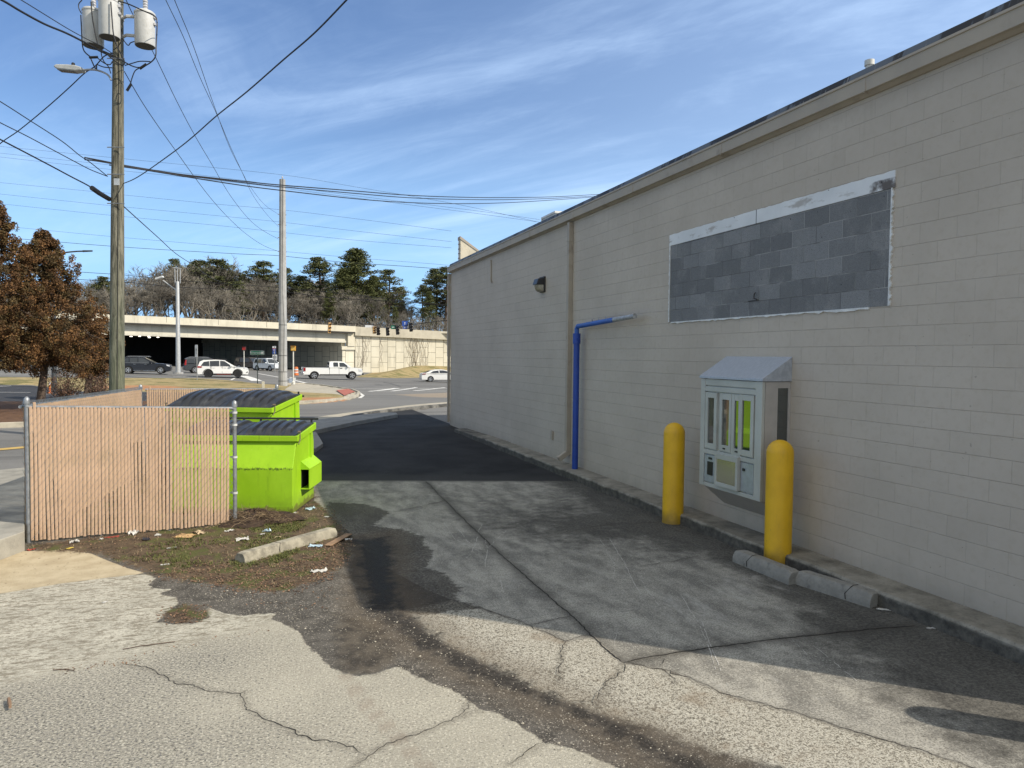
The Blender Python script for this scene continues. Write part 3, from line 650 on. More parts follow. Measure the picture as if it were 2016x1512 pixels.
def rough_strip(a, c, w, ax, side=1, thick=.012, jag=.012, seed=0):
    """strip on the wall from (y,z) a to c with a ragged edge"""
    rr = random.Random(seed); n = 60; A = Vector(a); B = Vector(c); t = (B-A).normalized(); nn = Vector((-t.y, t.x))*side
    ins = [A.lerp(B, i/n) for i in range(n+1)]; out = [q + nn*(w + (rr.random()-.5)*jag*2*(1.6 if rr.random() < .2 else 1)) for q in ins]
    mb = MB()
    for i in range(n):
        mb.prism([(WX-thick, *ins[i]), (WX-thick, *ins[i+1]), (WX-thick, *out[i+1]), (WX-thick, *out[i])], (thick+.005, 0, 0))
    return mb
mb = rough_strip((L+.03, zt2), (Rr-.04, zt2), .175, 0, -1, .016, .006, 3); mb.build('lintel', lm, pt, True, fix=False)
caulk = pm('white_caulk', (.66, .67, .66), .6, scale=9, dirt=(.34, .31, .27), dscale=5, dlo=.6)
for q_ in (((Rr, zb), (Rr, zt2), .022, 1, 1, .02, .012, 5), ((L, zb), (L, zt2), .02, 1, -1, .02, .010, 6), ((L-.06, zb), (Rr+.25, zb), .022, 1, 1, .02, .008, 8)):
    rough_strip(*q_).build('caulk_edge', caulk, pt, True, fix=False)
hk = PX(1487, 585, WX-.02); mb = MB(); mb.tube([hk+Vector((0,0,.06)), hk+Vector((-.02,0,.03)), hk+Vector((-.02,0,-.02)), hk+Vector((-.02,-.05,-.03))], .008, 5); mb.tube([hk+Vector((.01,.16,-.045)), hk+Vector((.01,-.05,-.04))], .005, 5); mb.build('hook', pm('rust_iron', (.03, .025, .022), .7), pt, True)
# downspouts
def downspout(y, kick=True, x=None):
    x = x or WX; dn = MB(); dn.box((x-.10, y-.055, 1.45), (x-.003, y+.055, 5.26)); dn.box((x-.106, y-.062, 4.86), (x-.002, y+.062, 4.89)); dn.box((x-.108, y-.066, 1.40), (x-.003, y+.066, 1.46))
    dn.box((x-.10, y-.060, .42), (x-.003, y+.060, 1.40))
    if kick: dn.prism([(x-.10, y-.05, .42), (x-.003, y-.05, .42), (x-.003, y-.05, .36), (x-.22, y-.05, .22), (x-.29, y-.05, .30)], (0, .10, 0))
    return dn.build('downspout', trim, bld, True, bevel=.004)
downspout(14.05)
dn = MB(); dn.box((6.10, Y1+.003, 2.4), (6.198, Y1+.10, 5.26)); dn.box((6.11, Y1+.004, .1), (6.19, Y1+.09, 2.4)); dn.build('downspout', trim, bld, True)
# conduit, outlet, wall lamp
c0 = PX(968, 512, WX); mb = MB(); mb.tube([(WX-.02, c0.y, c0.z), (WX-.02, c0.y, c0.z-.55), (WX-.03, c0.y-.04, c0.z-.62), (WX-.05, c0.y-.14, c0.z-.63)], .022, 8); mb.build('conduit', trim, bld, True, smooth=True)
c0 = PX(1088, 857, WX); mb = MB(); mb.box((WX-.035, c0.y-.06, c0.z-.1), (WX-.002, c0.y+.06, c0.z+.1)); mb.build('outlet_box', trim, bld, True, bevel=.008)
c0 = PX(1062, 560, WX-.1); ly, lz = c0.y, c0.z
lamp = MB(); lamp.box((WX-.05, ly-.145, lz-.18), (WX-.002, ly+.145, lz+.18)); wl = lamp.build('wall_lamp', pm('lamp_bronze', (.03, .027, .025), .5), bld, True, bevel=.01)
hd = MB(); hd.prism([(WX-.05, ly-.137, lz+.15), (WX-.18, ly-.137, lz+.125), (WX-.225, ly-.137, lz-.01), (WX-.05, ly-.137, lz-.01)], (0, .274, 0)); hd.build('hood', pm('lamp_hood', (.035, .035, .04), .35), wl, True, bevel=.012)
ln = MB(); ln.grid(12, 6, lambda u, v: (WX-.05-(.17)*math.sqrt(max(0, math.cos(v*math.pi/2)))*math.sin(math.pi*u)**.6, ly-.13+.26*u, lz-.012-.16*math.sin(v*math.pi/2)))
ln.build('lens', pm('lamp_lens', (.30, .27, .20), .25, var=.3, scale=9, dirt=(.12, .09, .05), dscale=6), wl, True, smooth='all')
# ---- drive-through window
alu = pm('window_alu', (.47, .475, .44), .42, metal=.15, var=.08, scale=2, dirt=(.40, .42, .38), dscale=3)
alu2 = pm('window_panel', (.40, .43, .46), .38, metal=.4, var=.1, scale=14, dirt=(.52, .54, .55), dscale=30, dlo=.62, dhi=.66)
sidep = pm('window_side', (.42, .39, .36), .6, var=.06)
def roofp():
    m, b, p = newmat('brushed_hood'); pos = b.pos()
    n1 = b.noise(22, 5, .7, b.scale(pos, (.7, 4.5, .5)))
    c = b.mix(b.ss(n1, .35, .65), (.38, .41, .46), (.50, .53, .58)); b.put(p.inputs['Base Color'], c); p.inputs['Metallic'].default_value = .35
    b.put(p.inputs['Roughness'], b.lin(n1, .3, .7, .4, .6)); return m
FX = 5.79; wy0, wy1 = 7.30, 8.60; wz0, wz1 = .68, 2.16
def glassm():
    m, b, p = newmat('dark_glass'); x, y, z = b.sep(b.pos())
    c = b.mix(b.ss(b.noise(2.2, 3), .35, .65), (.012, .022, .022), (.03, .045, .042)); b.put(p.inputs['Base Color'], c)
    p.inputs['Roughness'].default_value = .03; p.inputs['Specular IOR Level'].default_value = 1.0; p.inputs['IOR'].default_value = 1.9; return m
gm = glassm()
dw = MB()
dw.box((FX+.02, wy0+.012, wz0+.01), (WX-.001, wy1-.012, wz1-.01))
W = wy1-wy0; H = wz1-wz0
def fy(u): return wy1-u*W      # u from the far jamb (left in view) to the near jamb
def fzz(v): return wz0+v*H
def fr(u0, v0, u1, v1, d=.0, th=.03): dw.box((FX-d, fy(u1), fzz(v0)), (FX+th, fy(u0), fzz(v1)))
fr(0, 0, .075, 1, .012); fr(.90, 0, 1, 1, .012); fr(.076, .94, .899, .998, .006); fr(.076, .885, .899, .93, .010); fr(.076, 0, .899, .035, .010); fr(.076, .305, .899, .345, .010)
dwin = dw.build('drive_through_window', alu, bld, True, bevel=.003)
def sub(name, mat, fn, **kw):
    mb = MB(); fn(mb); return mb.build(name, mat, dwin, True, **kw)
def bx(mb, u0, v0, u1, v1, d0, d1): mb.box((FX+d0, fy(u1), fzz(v0)), (FX+d1, fy(u0), fzz(v1)))
def framed(u0, v0, u1, v1, t, tv, d0):
    sub('sash', alu, lambda m: [bx(m, u0, v0, u0+t, v1, d0-.012, d0+.028), bx(m, u1-t, v0, u1, v1, d0-.012, d0+.028), bx(m, u0+t+.001, v0, u1-t-.001, v0+tv, d0-.011, d0+.028), bx(m, u0+t+.001, v1-tv, u1-t-.001, v1, d0-.011, d0+.028)], bevel=.002)
    sub('pane', gm, lambda m: bx(m, u0+t-.005, v0+tv-.005, u1-t+.005, v1-tv+.005, d0+.004, d0+.012))
framed(.085, .355, .285, .875, .045, .05, -.002)
framed(.33, .355, .52, .875, .035, .055, .008)
framed(.525, .345, .68, .875, .045, .055, .010)
framed(.665, .355, .885, .88, .045, .05, -.008)
bkp = pm('black_plastic', (.015, .015, .015), .4)
for q_ in ((.40, .375, .435, .387, -.012, .0), (.60, .37, .635, .382, -.012, 0), (.735, .225, .765, .247, -.02, -.006)): sub('latch', bkp, lambda m: bx(m, *q_))
for q_ in ((.085, .045, .30, .295, -.006, .02), (.70, .045, .89, .295, -.006, .02)): sub('panel', alu2, lambda m: bx(m, *q_), bevel=.002)
sub('intercom', bkp, lambda m: bx(m, .14, .11, .235, .235, -.014, 0), bevel=.004); sub('latch', bkp, lambda m: bx(m, .155, .255, .22, .275, -.012, 0), bevel=.004)
sub('drawer', alu, lambda m: [bx(m, .315, .04, .345, .335, -.055, .02), bx(m, .66, .04, .69, .335, -.055, .02), bx(m, .346, .285, .659, .333, -.054, .02), bx(m, .346, .04, .659, .075, -.054, .02)], bevel=.003)
def mirrorm():
    m, b, p = newmat('drawer_steel'); p.inputs['Metallic'].default_value = .9; p.inputs['Roughness'].default_value = .16
    b.put(p.inputs['Base Color'], b.mix(b.noise(5), (.62, .60, .50), (.72, .70, .60))); return m
sub('drawer_front', mirrorm(), lambda m: bx(m, .346, .076, .659, .284, -.046, .02))
sub('canopy', roofp(), lambda m: m.prism([(FX-.03, wy0-.02, wz1+.004), (WX-.001, wy0-.02, wz1+.004), (WX-.001, wy0-.02, 2.47), (FX-.03, wy0-.02, wz1+.035)], (0, W+.04, 0)), bevel=.003)
sub('side_panel', sidep, lambda m: [m.box((FX+.035, wy0, wz0), (WX-.19, wy0+.011, wz1-.001)), m.box((WX-.19, wy0, wz1-.08), (WX-.002, wy0+.011, wz1-.001)), m.box((WX-.035, wy0-.01, wz0), (WX-.002, wy0+.011, wz1-.081))])
sub('pane', gm, lambda m: m.box((WX-.19, wy0+.004, wz0+.05), (WX-.036, wy0+.0115, wz1-.081)))
sub('skirt', sidep, lambda m: m.prism([(FX+.03, wy0+.03, wz0+.0), (WX-.001, wy0+.03, wz0), (WX-.001, wy0+.03, wz0-.28), (WX-.03, wy0+.03, wz0-.28)], (0, W-.06, 0)))
# ================================================================= CLEARANCE POLE, BOLLARDS, WHEEL STOPS
blue = pm('blue_paint', (.012, .055, .33), .42, var=.12, scale=3, dirt=(.03, .07, .30), dscale=8)
lblue = pm('faded_blue_paint', (.040, .125, .44), .5, var=.12, scale=4, dirt=(.3, .35, .42), dscale=9, dlo=.62)
galv = pm('galvanised', (.33, .345, .36), .45, metal=.6, var=.15, scale=12)
b0 = PX(1132, 917, 6.03); bx0, by0 = 6.03, b0.y
cp = thing('clearance_pole', 'tall blue steel pole with swing arm standing on kerb beside downspout', 'pole', (bx0, by0, .15))
mb = MB(); mb.lathe([(.062, 0), (.062, 2.58)], 20); mb.build('post', blue, cp, smooth=True)
mb = MB(); mb.lathe([(.078, 2.55), (.078, 2.76), (.05, 2.762)], 20); mb.lathe([(.022, 0), (.022, .03)], 8, (-.02, -.085, 2.66), Matrix.Rotation(R(90), 3, 'X')); mb.build('collar', blue, cp, smooth=True)
e0 = PX(1250, 622, 5.98); tip = Vector((e0.x-bx0, e0.y-by0, e0.z-.15)); st = Vector((0, .0, 2.90)); d = tip-st
mb = MB(); mb.tube([(0, 0, 2.74), (0, 0, 2.86), st+d*.02, st+d*.68], .047, 16); mb.build('arm', lblue, cp, smooth=True)
mb = MB(); mb.tube([st+d*.66, st+d*1.0], .044, 16); mb.build('arm_end', pm('bare_pipe', (.40, .41, .42), .5, metal=.3, var=.25, scale=14), cp, smooth=True)
for t in (.3, .42, .54): p_ = st+d*t; mb = MB(); mb.box((p_.x-.006, p_.y-.006, p_.z+.03), (p_.x+.006, p_.y+.006, p_.z+.085)); mb.build('stud', galv, cp)
def bollard_mat():
    m, b, p = newmat('bollard_yellow'); o = b.obj(); x, y, z = b.sep(o); n1 = b.noise(5, 6, .65, o)
    c = b.mix(b.ss(b.noise(3, 5, .6, o), .3, .7), (.68, .39, .008), (.78, .46, .010))
    c = b.mix(b.m('MULTIPLY', b.ss(b.noise(4, 6, .7, b.scale(o, (2, 2, .35))), .56, .72), .45), c, (.42, .25, .02))
    c = b.mix(b.m('MULTIPLY', b.ss(b.m('ADD', z, b.m('MULTIPLY', n1, .35)), .42, .16), .75), c, (.16, .11, .03))
    c = b.mix(b.m('MULTIPLY', b.ss(b.noise(16, 5, .75, b.scale(o, (1, 1, 2.2))), .66, .70), b.ss(z, 1.0, .3)), c, (.10, .085, .06))
    b.put(p.inputs['Base Color'], c); p.inputs['Roughness'].default_value = .45; b.put(p.inputs['Normal'], b.bump(b.m('ADD', b.noise(26, 3, .6, o), b.m('MULTIPLY', b.noise(3, 2, .5, o), 2)), .15, .01)); return m
yel = bollard_mat()
bm_ = MB(); r0 = .155
bm_.lathe([(r0+.002, -.05), (r0+.002, .02), (r0, .03), (r0, 1.33)] + [(r0*math.cos(a), 1.33+r0*1.0*math.sin(a)) for a in np.linspace(.08, 1.5, 10)] + [(.004, 1.33+r0)], 36)
def bollard_like(loc, label, first=[]):
    if not first:
        o = bm_.build('bollard', yel, smooth=True); first.append(o)
    else:
        o = first[0].copy(); col.objects.link(o)
    o.location = loc; return tag(o, label, 'bollard', 'yellow bollards along the wall')
bollard_like((5.75, 9.22, 0), 'yellow domed steel bollard farther away, left of the drive-through window, no wheel stop touching it')
bollard_like((5.80, 6.98, 0), 'yellow domed steel bollard nearer the camera, behind the broken concrete wheel stop')
bollard_like((5.65, 2.50, 0), 'yellow domed steel bollard at the near corner of the building, casting a rounded shadow')
stopm = pm('stop_concrete', (.24, .23, .205), .9, var=.15, scale=7, dirt=(.13, .126, .115), dscale=10, dlo=.5, dhi=.75, bump=.7, bscale=28)
stopl = pm('stop_concrete_pale', (.33, .305, .24), .9, var=.2, scale=7, dirt=(.16, .145, .115), dscale=4, dlo=.48, dhi=.65, bump=.6, bscale=28)
def wheel_stop(a, b_, w, h, mat, label, seed, cracks=()):
    rr = random.Random(seed); a = Vector((*a, 0)); b_ = Vector((*b_, 0)); L = (b_-a).length; t = (b_-a)/L
    pr = [(-w/2, 0), (-w/2*.97, h*.55), (-w/2*.62, h*.97), (-w/2*.4, h), (w/2*.4, h), (w/2*.62, h*.97), (w/2*.97, h*.55), (w/2, 0)]
    n = 26; mb = MB(); vs = []
    for i in range(n+1):
        e = min(i, n-i)/n*L; chop = 1-.10*max(0, 1-e/.05)
        for k, (x, z) in enumerate(pr):
            f = 1+(rr.random()-.5)*.016
            if rr.random() < .025 and 0 < z: f -= .06
            vs.append((x*f*(.96+.04*chop), L*(i/n)-L/2, z*f*chop))
    m8 = len(pr)
    mb.add(vs, [(i*m8+k, i*m8+k+1, (i+1)*m8+k+1, (i+1)*m8+k) for i in range(n) for k in range(m8-1)] + [tuple(range(m8)), tuple(n*m8+k for k in range(m8))])
    o = mb.build('wheel_stop', mat, smooth='x'); o.location = (a+b_)/2 + Vector((0, 0, gz(*((a+b_)/2).xy)-.005)); o.rotation_euler = (0, 0, math.atan2(t.y, t.x)-math.pi/2)
    tag(o, label, 'wheel stop', 'concrete wheel stops')
    for cpos in cracks:
        cb = MB(); y = L*cpos-L/2
        cb.tube([(-w*.46, y-.02, h*.5), (-w*.3, y+.01, h*1.0), (0, y, h*1.008), (w*.3, y+.015, h*1.0), (w*.5, y-.03, h*.5), (w*.52, y-.02, .02)], .004, 4); cb.build('crack', pm('crack_dark', (.012, .011, .01), .9), o)
    return o
g1, g2, g3, g4 = G(1447, 1106), G(1560, 1152), G(1568, 1149), G(1716, 1197)
off = Vector((.075, .02, 0))
wheel_stop((g1+off).xy, (g2+off*.8).xy, .20, .15, stopm, 'broken dark grey wheel stop half at the foot of the nearer yellow bollard', 2, (.30,))
wheel_stop((g3+off*.9).xy, (g4+off).xy, .20, .15, stopm, 'broken dark grey wheel stop half nearest the camera, right of the bollard', 3, (.72,))
g1, g2 = G(472, 1112), G(662, 1056)
wheel_stop((g1.x, g1.y+.09), (g2.x-.04, g2.y+.08), .17, .12, stopl, 'pale tan concrete wheel stop lying at the edge of the littered grass', 4, (.36,))
# ================================================================= FENCE ENCLOSURE
slatm = pm('fence_slat', (.52, .36, .245), .55, var=.07, scale=3, dirt=(.41, .295, .19), dscale=2.5, dlo=.5, dhi=.75)
fa = Vector((-2.80, 10.52, 0)); q = ray(463, 1030); t = (.08-CAM_H)/q.z; fb = Vector((q.x*t, q.y*t, 0))
g_ = [CAM+ray(280, 765)*((1.72-CAM_H)/ray(280, 765).z), CAM+ray(545, 764)*((1.72-CAM_H)/ray(545, 764).z)]
fc = Vector((g_[0].x, g_[0].y, 0)); fd = Vector((g_[1].x, g_[1].y, 0))
def post(par, p, h, r=.030, cap=True, base=-.2):
    mb = MB(); pr = [(r, base), (r, h)]
    if cap: pr = [(r, base), (r, h-.02), (r*1.35, h-.02), (r*1.35, h+.015), (r*1.15, h+.05), (r*.5, h+.068), (.004, h+.072)]
    mb.lathe(pr, 16, p); return mb.build('post', galv, par, True, smooth=True)
def fence(name, label, a, b_, ha, hb, posts, gap_seed, knuckles=False, tint=1):
    T = thing(name, label, 'fence', (a.x, a.y, 0)); rr = random.Random(gap_seed)
    L = (b_-a).length; t = (b_-a)/L; nn = Vector((-t.y, t.x, 0))
    if nn.dot(CAM-a) < 0: nn = -nn           # nn points to the camera side
    H = lambda s: ha+(hb-ha)*s/L
    def gzs(s):
        p = a+t*s; return gz(p.x, p.y)+.015
    n = int(L/.0435); mb = MB(); w = .0325
    for i in range(n):
        s = .045+i*(L-.09)/n; lean = .010*math.sin(i*.31)+rr.uniform(-.004, .004); z0 = gzs(s)+rr.uniform(0, .02); z1 = H(s)-.012+rr.uniform(-.010, .002)
        if i == 1: z1 += .06
        bow = .006*math.sin(i*.83+1)
        vs = []
        for k in range(5):
            f = k/4; z = z0+(z1-z0)*f; sx = s+lean*(1-f)+bow*math.sin(f*3.1)
            for sx2, o2 in ((sx-w/2, .004), (sx-w*.3, .0075), (sx+w*.3, .0075), (sx+w/2, .004)):
                p = a+t*sx2+nn*o2; vs.append((p.x, p.y, z))
        mb.add(vs, [(k*4+j, k*4+j+1, k*4+5+j, k*4+4+j) for k in range(4) for j in range(3)])
    mb.build('slat_panel', slatm, T, True, fix=False)
    wi = MB(); top = min(ha, hb)-.02; p = .087; r = .0019
    m_ = int((L+1.8)/p)
    for i in range(m_):
        for sgn, off in ((1, .0105), (-1, -.004)):
            s0 = -1.8+i*p if sgn > 0 else i*p; z0, z1 = .05, top
            s1 = s0+sgn*(z1-z0)*.78
            lo, hi = 0., 1.
            if sgn > 0:
                if s0 < 0: lo = -s0/(s1-s0)
                if s1 > L: hi = (L-s0)/(s1-s0)
            else:
                if s0 > L: lo = (s0-L)/(s0-s1)
                if s1 < 0: hi = s0/(s0-s1)
            if hi-lo < .03: continue
            A = a+t*(s0+(s1-s0)*lo)+nn*off; B = a+t*(s0+(s1-s0)*hi)+nn*off; A.z = z0+(z1-z0)*lo; B.z = z0+(z1-z0)*hi
            wi.tube([A, B], r, 3, False)
    if knuckles:
        for i in range(int(L/.05)):
            s = i*.05+.02; q = a+t*s
            for dd in (-.014, .014): wi.tube([q+Vector((0, 0, H(s)-.03)), q+t*dd+Vector((0, 0, H(s)+.045))], .0028, 3, False)
    wi.build('wire_mesh', galv, T, True, fix=False)
    rl = MB(); rl.tube([a+Vector((0, 0, ha-.020))-nn*.022, b_+Vector((0, 0, hb-.020))-nn*.022], .0205, 10); rl.build('top_rail', galv, T, True, smooth=True)
    for s, cap, hh in posts:
        q = a+t*s*L-nn*.03; post(T, q, H(s*L)+hh, .027 if cap else .022, cap)
    return T
ha = 1.76
F1 = fence('chain_link_fence', 'front fence panel of tan slats in chain link facing the littered grass', fa, fb, ha, 1.70, [(0, True, .04), (1.0, True, .02), (.33, False, -.06), (.66, False, -.06)], 1)
F2 = fence('chain_link_fence', 'side fence with spiky wire top rail running back beside the wooden pole', fa+Vector((-.06, .05, 0)), fc, ha, 1.72, [(.68, False, -.02), (1.0, True, .01)], 2, True)
F3 = fence('chain_link_fence', 'rear fence of tan slats behind the lime green dumpsters', fc+Vector((.05, 0, 0)), fd, 1.72, 1.72, [(.5, False, -.02), (1.0, True, .01)], 3)
bd = MB()
for z in (.45, .95, 1.35, 1.62): bd.lathe([(.0345, -.012), (.0345, .012)], 14, fb+Vector((0, 0, z))-(Vector((-(fb-fa).y, (fb-fa).x, 0)).normalized()*-.03))
tie = pm('white_tie', (.62, .63, .62), .5)
for z in (.50, 1.0, 1.45, 1.62):
    mb = MB(); nnv = Vector((-(fb-fa).y, (fb-fa).x, 0)).normalized(); nnv = -nnv if nnv.dot(CAM-fa) < 0 else nnv
    mb.lathe([(.035, -.014), (.035, .014)], 14, fb-nnv*.03+Vector((0, 0, z))); mb.box((-.05, -.005, -.012), (0, .005, .012), Matrix.Translation(fb-nnv*.06+Vector((-.01, 0, z)))); mb.build('brace_band', tie, F1, True, smooth=True)
# ================================================================= DUMPSTERS
def limem():
    m, b, p = newmat('lime_paint'); o = b.obj(); x, y, z = b.sep(o)
    c = b.mix(b.ss(b.noise(1.6, 5, .6, o), .3, .7), (.285, .53, .012), (.35, .61, .022))
    c = b.mix(b.m('MULTIPLY', b.ss(b.noise(2.4, 6, .7, b.scale(o, (3, 3, .5))), .55, .75), .6), c, (.19, .36, .014))
    c = b.mix(b.m('MULTIPLY', b.ss(b.noise(5, 6, .75, o), .58, .74), .45), c, (.40, .62, .08))
    sc1 = b.noise(34, 5, .75, b.scale(o, (1, 1, .8)))
    cre = b.m('MULTIPLY', b.ss(b.m('ABSOLUTE', b.m('SUBTRACT', z, .68)), .05, .0), b.ss(y, .05, -.0))
    scr = b.ss(b.m('ADD', sc1, b.m('MULTIPLY', cre, .20)), .635, .66)
    zone = b.m('MAXIMUM', cre, b.m('MULTIPLY', b.ss(b.noise(2.2, 4, .6, o), .55, .68), b.ss(z, .9, .3)))
    c = b.mix(b.m('MULTIPLY', scr, zone), c, (.025, .035, .012))
    rust = b.m('MULTIPLY', b.ss(b.m('ADD', b.noise(7, 6, .7, o), b.m('MULTIPLY', b.ss(z, .16, .0), .34)), .62, .74), b.ss(z, .28, .06))
    c = b.mix(b.m('MULTIPLY', rust, .8), c, (.13, .085, .035))
    c = b.mix(b.m('MULTIPLY', b.ss(b.m('ADD', z, b.m('MULTIPLY', b.noise(6, 5, .7, o), .3)), .48, .14), .5), c, (.13, .19, .03))
    c = b.mix(b.m('MULTIPLY', b.m('MULTIPLY', b.ss(b.noise(9, 6, .75, b.scale(o, (2.5, 2.5, .18))), .60, .72), b.ss(z, .95, 1.15, .35, .6)), 1.0), c, (.10, .12, .025))
    b.put(p.inputs['Base Color'], c); p.inputs['Roughness'].default_value = .5; p.inputs['Specular IOR Level'].default_value = .35
    b.put(p.inputs['Normal'], b.bump(b.m('ADD', b.m('MULTIPLY', b.noise(3, 2, .5, o), 1.0), b.m('MULTIPLY', b.noise(40, 3, .6, o), .06)), .22, .03)); return m
lime = limem()
lidm = pm('lid_plastic', (.022, .023, .026), .36, var=.25, scale=5, dirt=(.085, .09, .095), dscale=4, dlo=.5, dhi=.8)
holem = pm('pocket_shade', (.010, .010, .010), .9)
def dumpster(label, loc, rz, W, prof, lidz, big):
    T = thing('dumpster', label, 'dumpster', loc, rz, None)
    yb = max(p[0] for p in prof); zf_, zb_ = lidz
    mb = MB(); mb.prism([(-W, y, z) for y, z in prof], (W, 0, 0)); bd_ = mb.build('body', lime, T, bevel=.008)
    yf = prof[2][0]; ybk = prof[-2][0]
    rim = MB()   # lip rails round the top
    rim.box((-W-.035, yf-.05, zf_-.085), (.035, yf+.02, zf_)); sl = (zb_-zf_)/(ybk-yf)
    for x0, x1 in ((.004, .036), (-W-.036, -W-.004)):
        rim.prism([(x0, yf+.021, zf_-.10), (x0, yf+.021, zf_+.0), (x0, ybk, zb_), (x0, ybk, zb_-.10)], (x1-x0, 0, 0))
    rim.box((-W-.03, ybk+.001, zb_-.10), (.03, ybk+.045, zb_+.01)); rim.build('rim', lime, T, bevel=.006)
    lw = (W+.02)/2
    for k in range(2):
        x0 = -W-.01+k*lw
        def f(u, v, x0=x0):
            x = x0+.012+(lw-.024)*u; y = yf-.03+(ybk-yf+.05)*v
            dome = .115*(math.sin(math.pi*min(1, max(0, v*1.02)))**.8)*(math.sin(math.pi*min(1, max(0, u)))**.35)*(1.25 if big else .55)
            rib = .5+.5*math.cos(2*math.pi*(u*6.0)); rib = max(0, min(1, (rib-.30)*9))*.040*min(1, 8*min(u, 1-u))*min(1, 6*min(v, 1-v))
            return (x, y, zf_+.012+(zb_-zf_)*v+dome+rib)
        mb = MB(); mb.grid(144, 18, f)
        # turned down front edge
        fr_ = [f(i/144, 0) for i in range(145)]
        mb.add(fr_+[(a, c-.012, d-.05) for a, c, d in fr_], [(i, i+1, 146+i, 145+i) for i in range(144)])
        e0_ = [f(1, j/18) for j in range(19)]; e1_ = [f(0, j/18) for j in range(19)]
        for e in (e0_, e1_): mb.add(e+[(a, c, d-.02) for a, c, d in e], [(i, i+1, 20+i, 19+i) for i in range(18)])
        mb.build('lid', lidm, T, smooth='x', fix=False)
        hb = MB(); hb.tube([(x0+.05, yf-.035, zf_-.02), (x0+lw-.05, yf-.035, zf_-.02)], .012, 6); hb.build('lid_handle', lidm, T)
    rod = MB(); rod.tube([(-W-.05, ybk+.06, zb_+(-.03 if big else .07)), (.06, ybk+.06, zb_+(-.03 if big else .07))], .018, 8)
    for i in range(7): x = -W+.05+i*(W-.1)/6; rod.box((x-.012, ybk+.03, zb_-.06), (x+.012, ybk+.075, zb_+.06))
    rod.build('hinge_rod', pm('black_steel', (.02, .022, .02), .5), T)
    # fork pockets: a hollow sleeve on each side
    for sx in (1, -1):
        o = 0 if sx > 0 else -W; py0, py1 = .36*yb, yb*.97; z0, z1 = .30, .60; d = .14; th = .014
        S = MB(); X = lambda a: o+sx*a
        def bxx(a0, y0, za, a1, y1, zb2): S.box((min(X(a0), X(a1)), y0, za), (max(X(a0), X(a1)), y1, zb2))
        bxx(d-th, py0, z0, d, py1, z1); bxx(.002, py0, z0-th, d, py1, z0)
        S.prism([(X(.002), py0-.0, z1+.13), (X(.002), py0, z1+.112), (X(d), py0, z1-.005), (X(d), py0, z1+.012)], (0, py1-py0, 0))
        S.prism([(X(.002), py0, z1+.112), (X(.002), py0, z1), (X(d-.001), py0, z1), (X(d-.001), py0, z1+.0)], (0, .012, 0))
        S.build('fork_pocket', lime, T)
        S = MB(); bxx(.003, py0+.02, z0+.002, .006, py1-.01, z1-.002); bxx(.007, py1-.05, z0+.002, d-th-.002, py1-.012, z1-.002); S.build('pocket_shade', holem, T)  # near-black lining, shade of the hollow put into its colour
        rb_ = MB(); xx = X(.0); rb_.box((min(xx, xx+sx*.03), yb*.78, prof[0][1]+.72), (max(xx, xx+sx*.03), yb*.82, zb_-.12)); rb_.build('side_rib', lime, T)
        lk = MB(); lk.tube([(X(.045), yf+.06, zf_+.06), (X(.05), yf+.05, zf_-.06), (X(.045), yf-.03, zf_-.13)], .008, 6); lk.tube([(X(.03), yf-.02, zf_+.06), (X(.045), yf+.08, zf_+.055)], .010, 6); lk.build('lid_latch', pm('rusty_latch', (.16, .12, .08), .7), T)
    wl_ = MB(); wl_.box((-W-.004, prof[0][0]-.004, .03), (.004, prof[0][0]+.01, .115)); wl_.build('base_rail', lime, T)
    return T
dumpster('nearer lime green dumpster with sloped front, closed black lids and square fork pocket', (.43, 11.30, .02), R(-17.7), 1.80,
         [(0, .0), (.012, .68), (.20, 1.06), (.20, 1.15), (1.18, 1.245), (1.28, .95), (1.28, 0)], (1.165, 1.255), False)
dumpster('farther taller lime green dumpster with domed ribbed black lids behind the nearer dumpster', (.13, 13.62, .02), R(-23), 1.95,
         [(.14, .0), (.14, 1.02), (.06, 1.16), (.06, 1.38), (1.46, 1.56), (1.50, 1.0), (1.50, 0)], (1.44, 1.60), True)
# ================================================================= LITTER, BRUSH, LEAVES
def near_dirt(n, poly, jitter=.0, seed=1):
    rr = np.random.default_rng(seed); p = np.array(poly); lo, hi = p.min(0), p.max(0); out = []
    while len(out) < n:
        q = rr.uniform(lo, hi, (n, 2)); s = sd_poly(q[:, 0], q[:, 1], poly); q = q[s < jitter*rr.random(len(q))]
        out += [tuple(v) for v in q]
    return out[:n]
def leafmat(name, c1, c2, rough=.8):
    m, b, p = newmat(name); f = b.n('NewGeometry').outputs['Random Per Island']
    b.put(p.inputs['Base Color'], b.mix(f, c1, c2)); p.inputs['Roughness'].default_value = rough; return m
rr = random.Random(11)
def leaves(pts, s0, s1, flat=.5):
    mb = MB()
    for x, y in pts:
        s = rr.uniform(s0, s1); M = Matrix.Translation((x, y, gz(x, y)+s*.25)) @ Matrix.Rotation(rr.uniform(0, 6.3), 4, 'Z') @ Matrix.Rotation(rr.uniform(-flat, flat), 4, 'X') @ Matrix.Rotation(rr.uniform(-flat, flat), 4, 'Y')
        c = rr.uniform(.1, .5)*s
        mb.add([M @ Vector(v) for v in ((-s, 0, c), (-.3*s, -.5*s, 0), (.5*s, -.4*s, 0), (s, 0, c), (.4*s, .5*s, 0), (-.4*s, .42*s, 0))], [(0, 1, 2, 3, 4, 5)])
    return mb
pLeaf = gp((300,1135),(420,1148),(480,1168),(560,1168),(640,1135),(690,1090),(668,1068),(600,1105),(480,1125),(400,1110))
pLeaf2 = gp((310,1205),(340,1228),(382,1226),(412,1214),(402,1195),(360,1190))
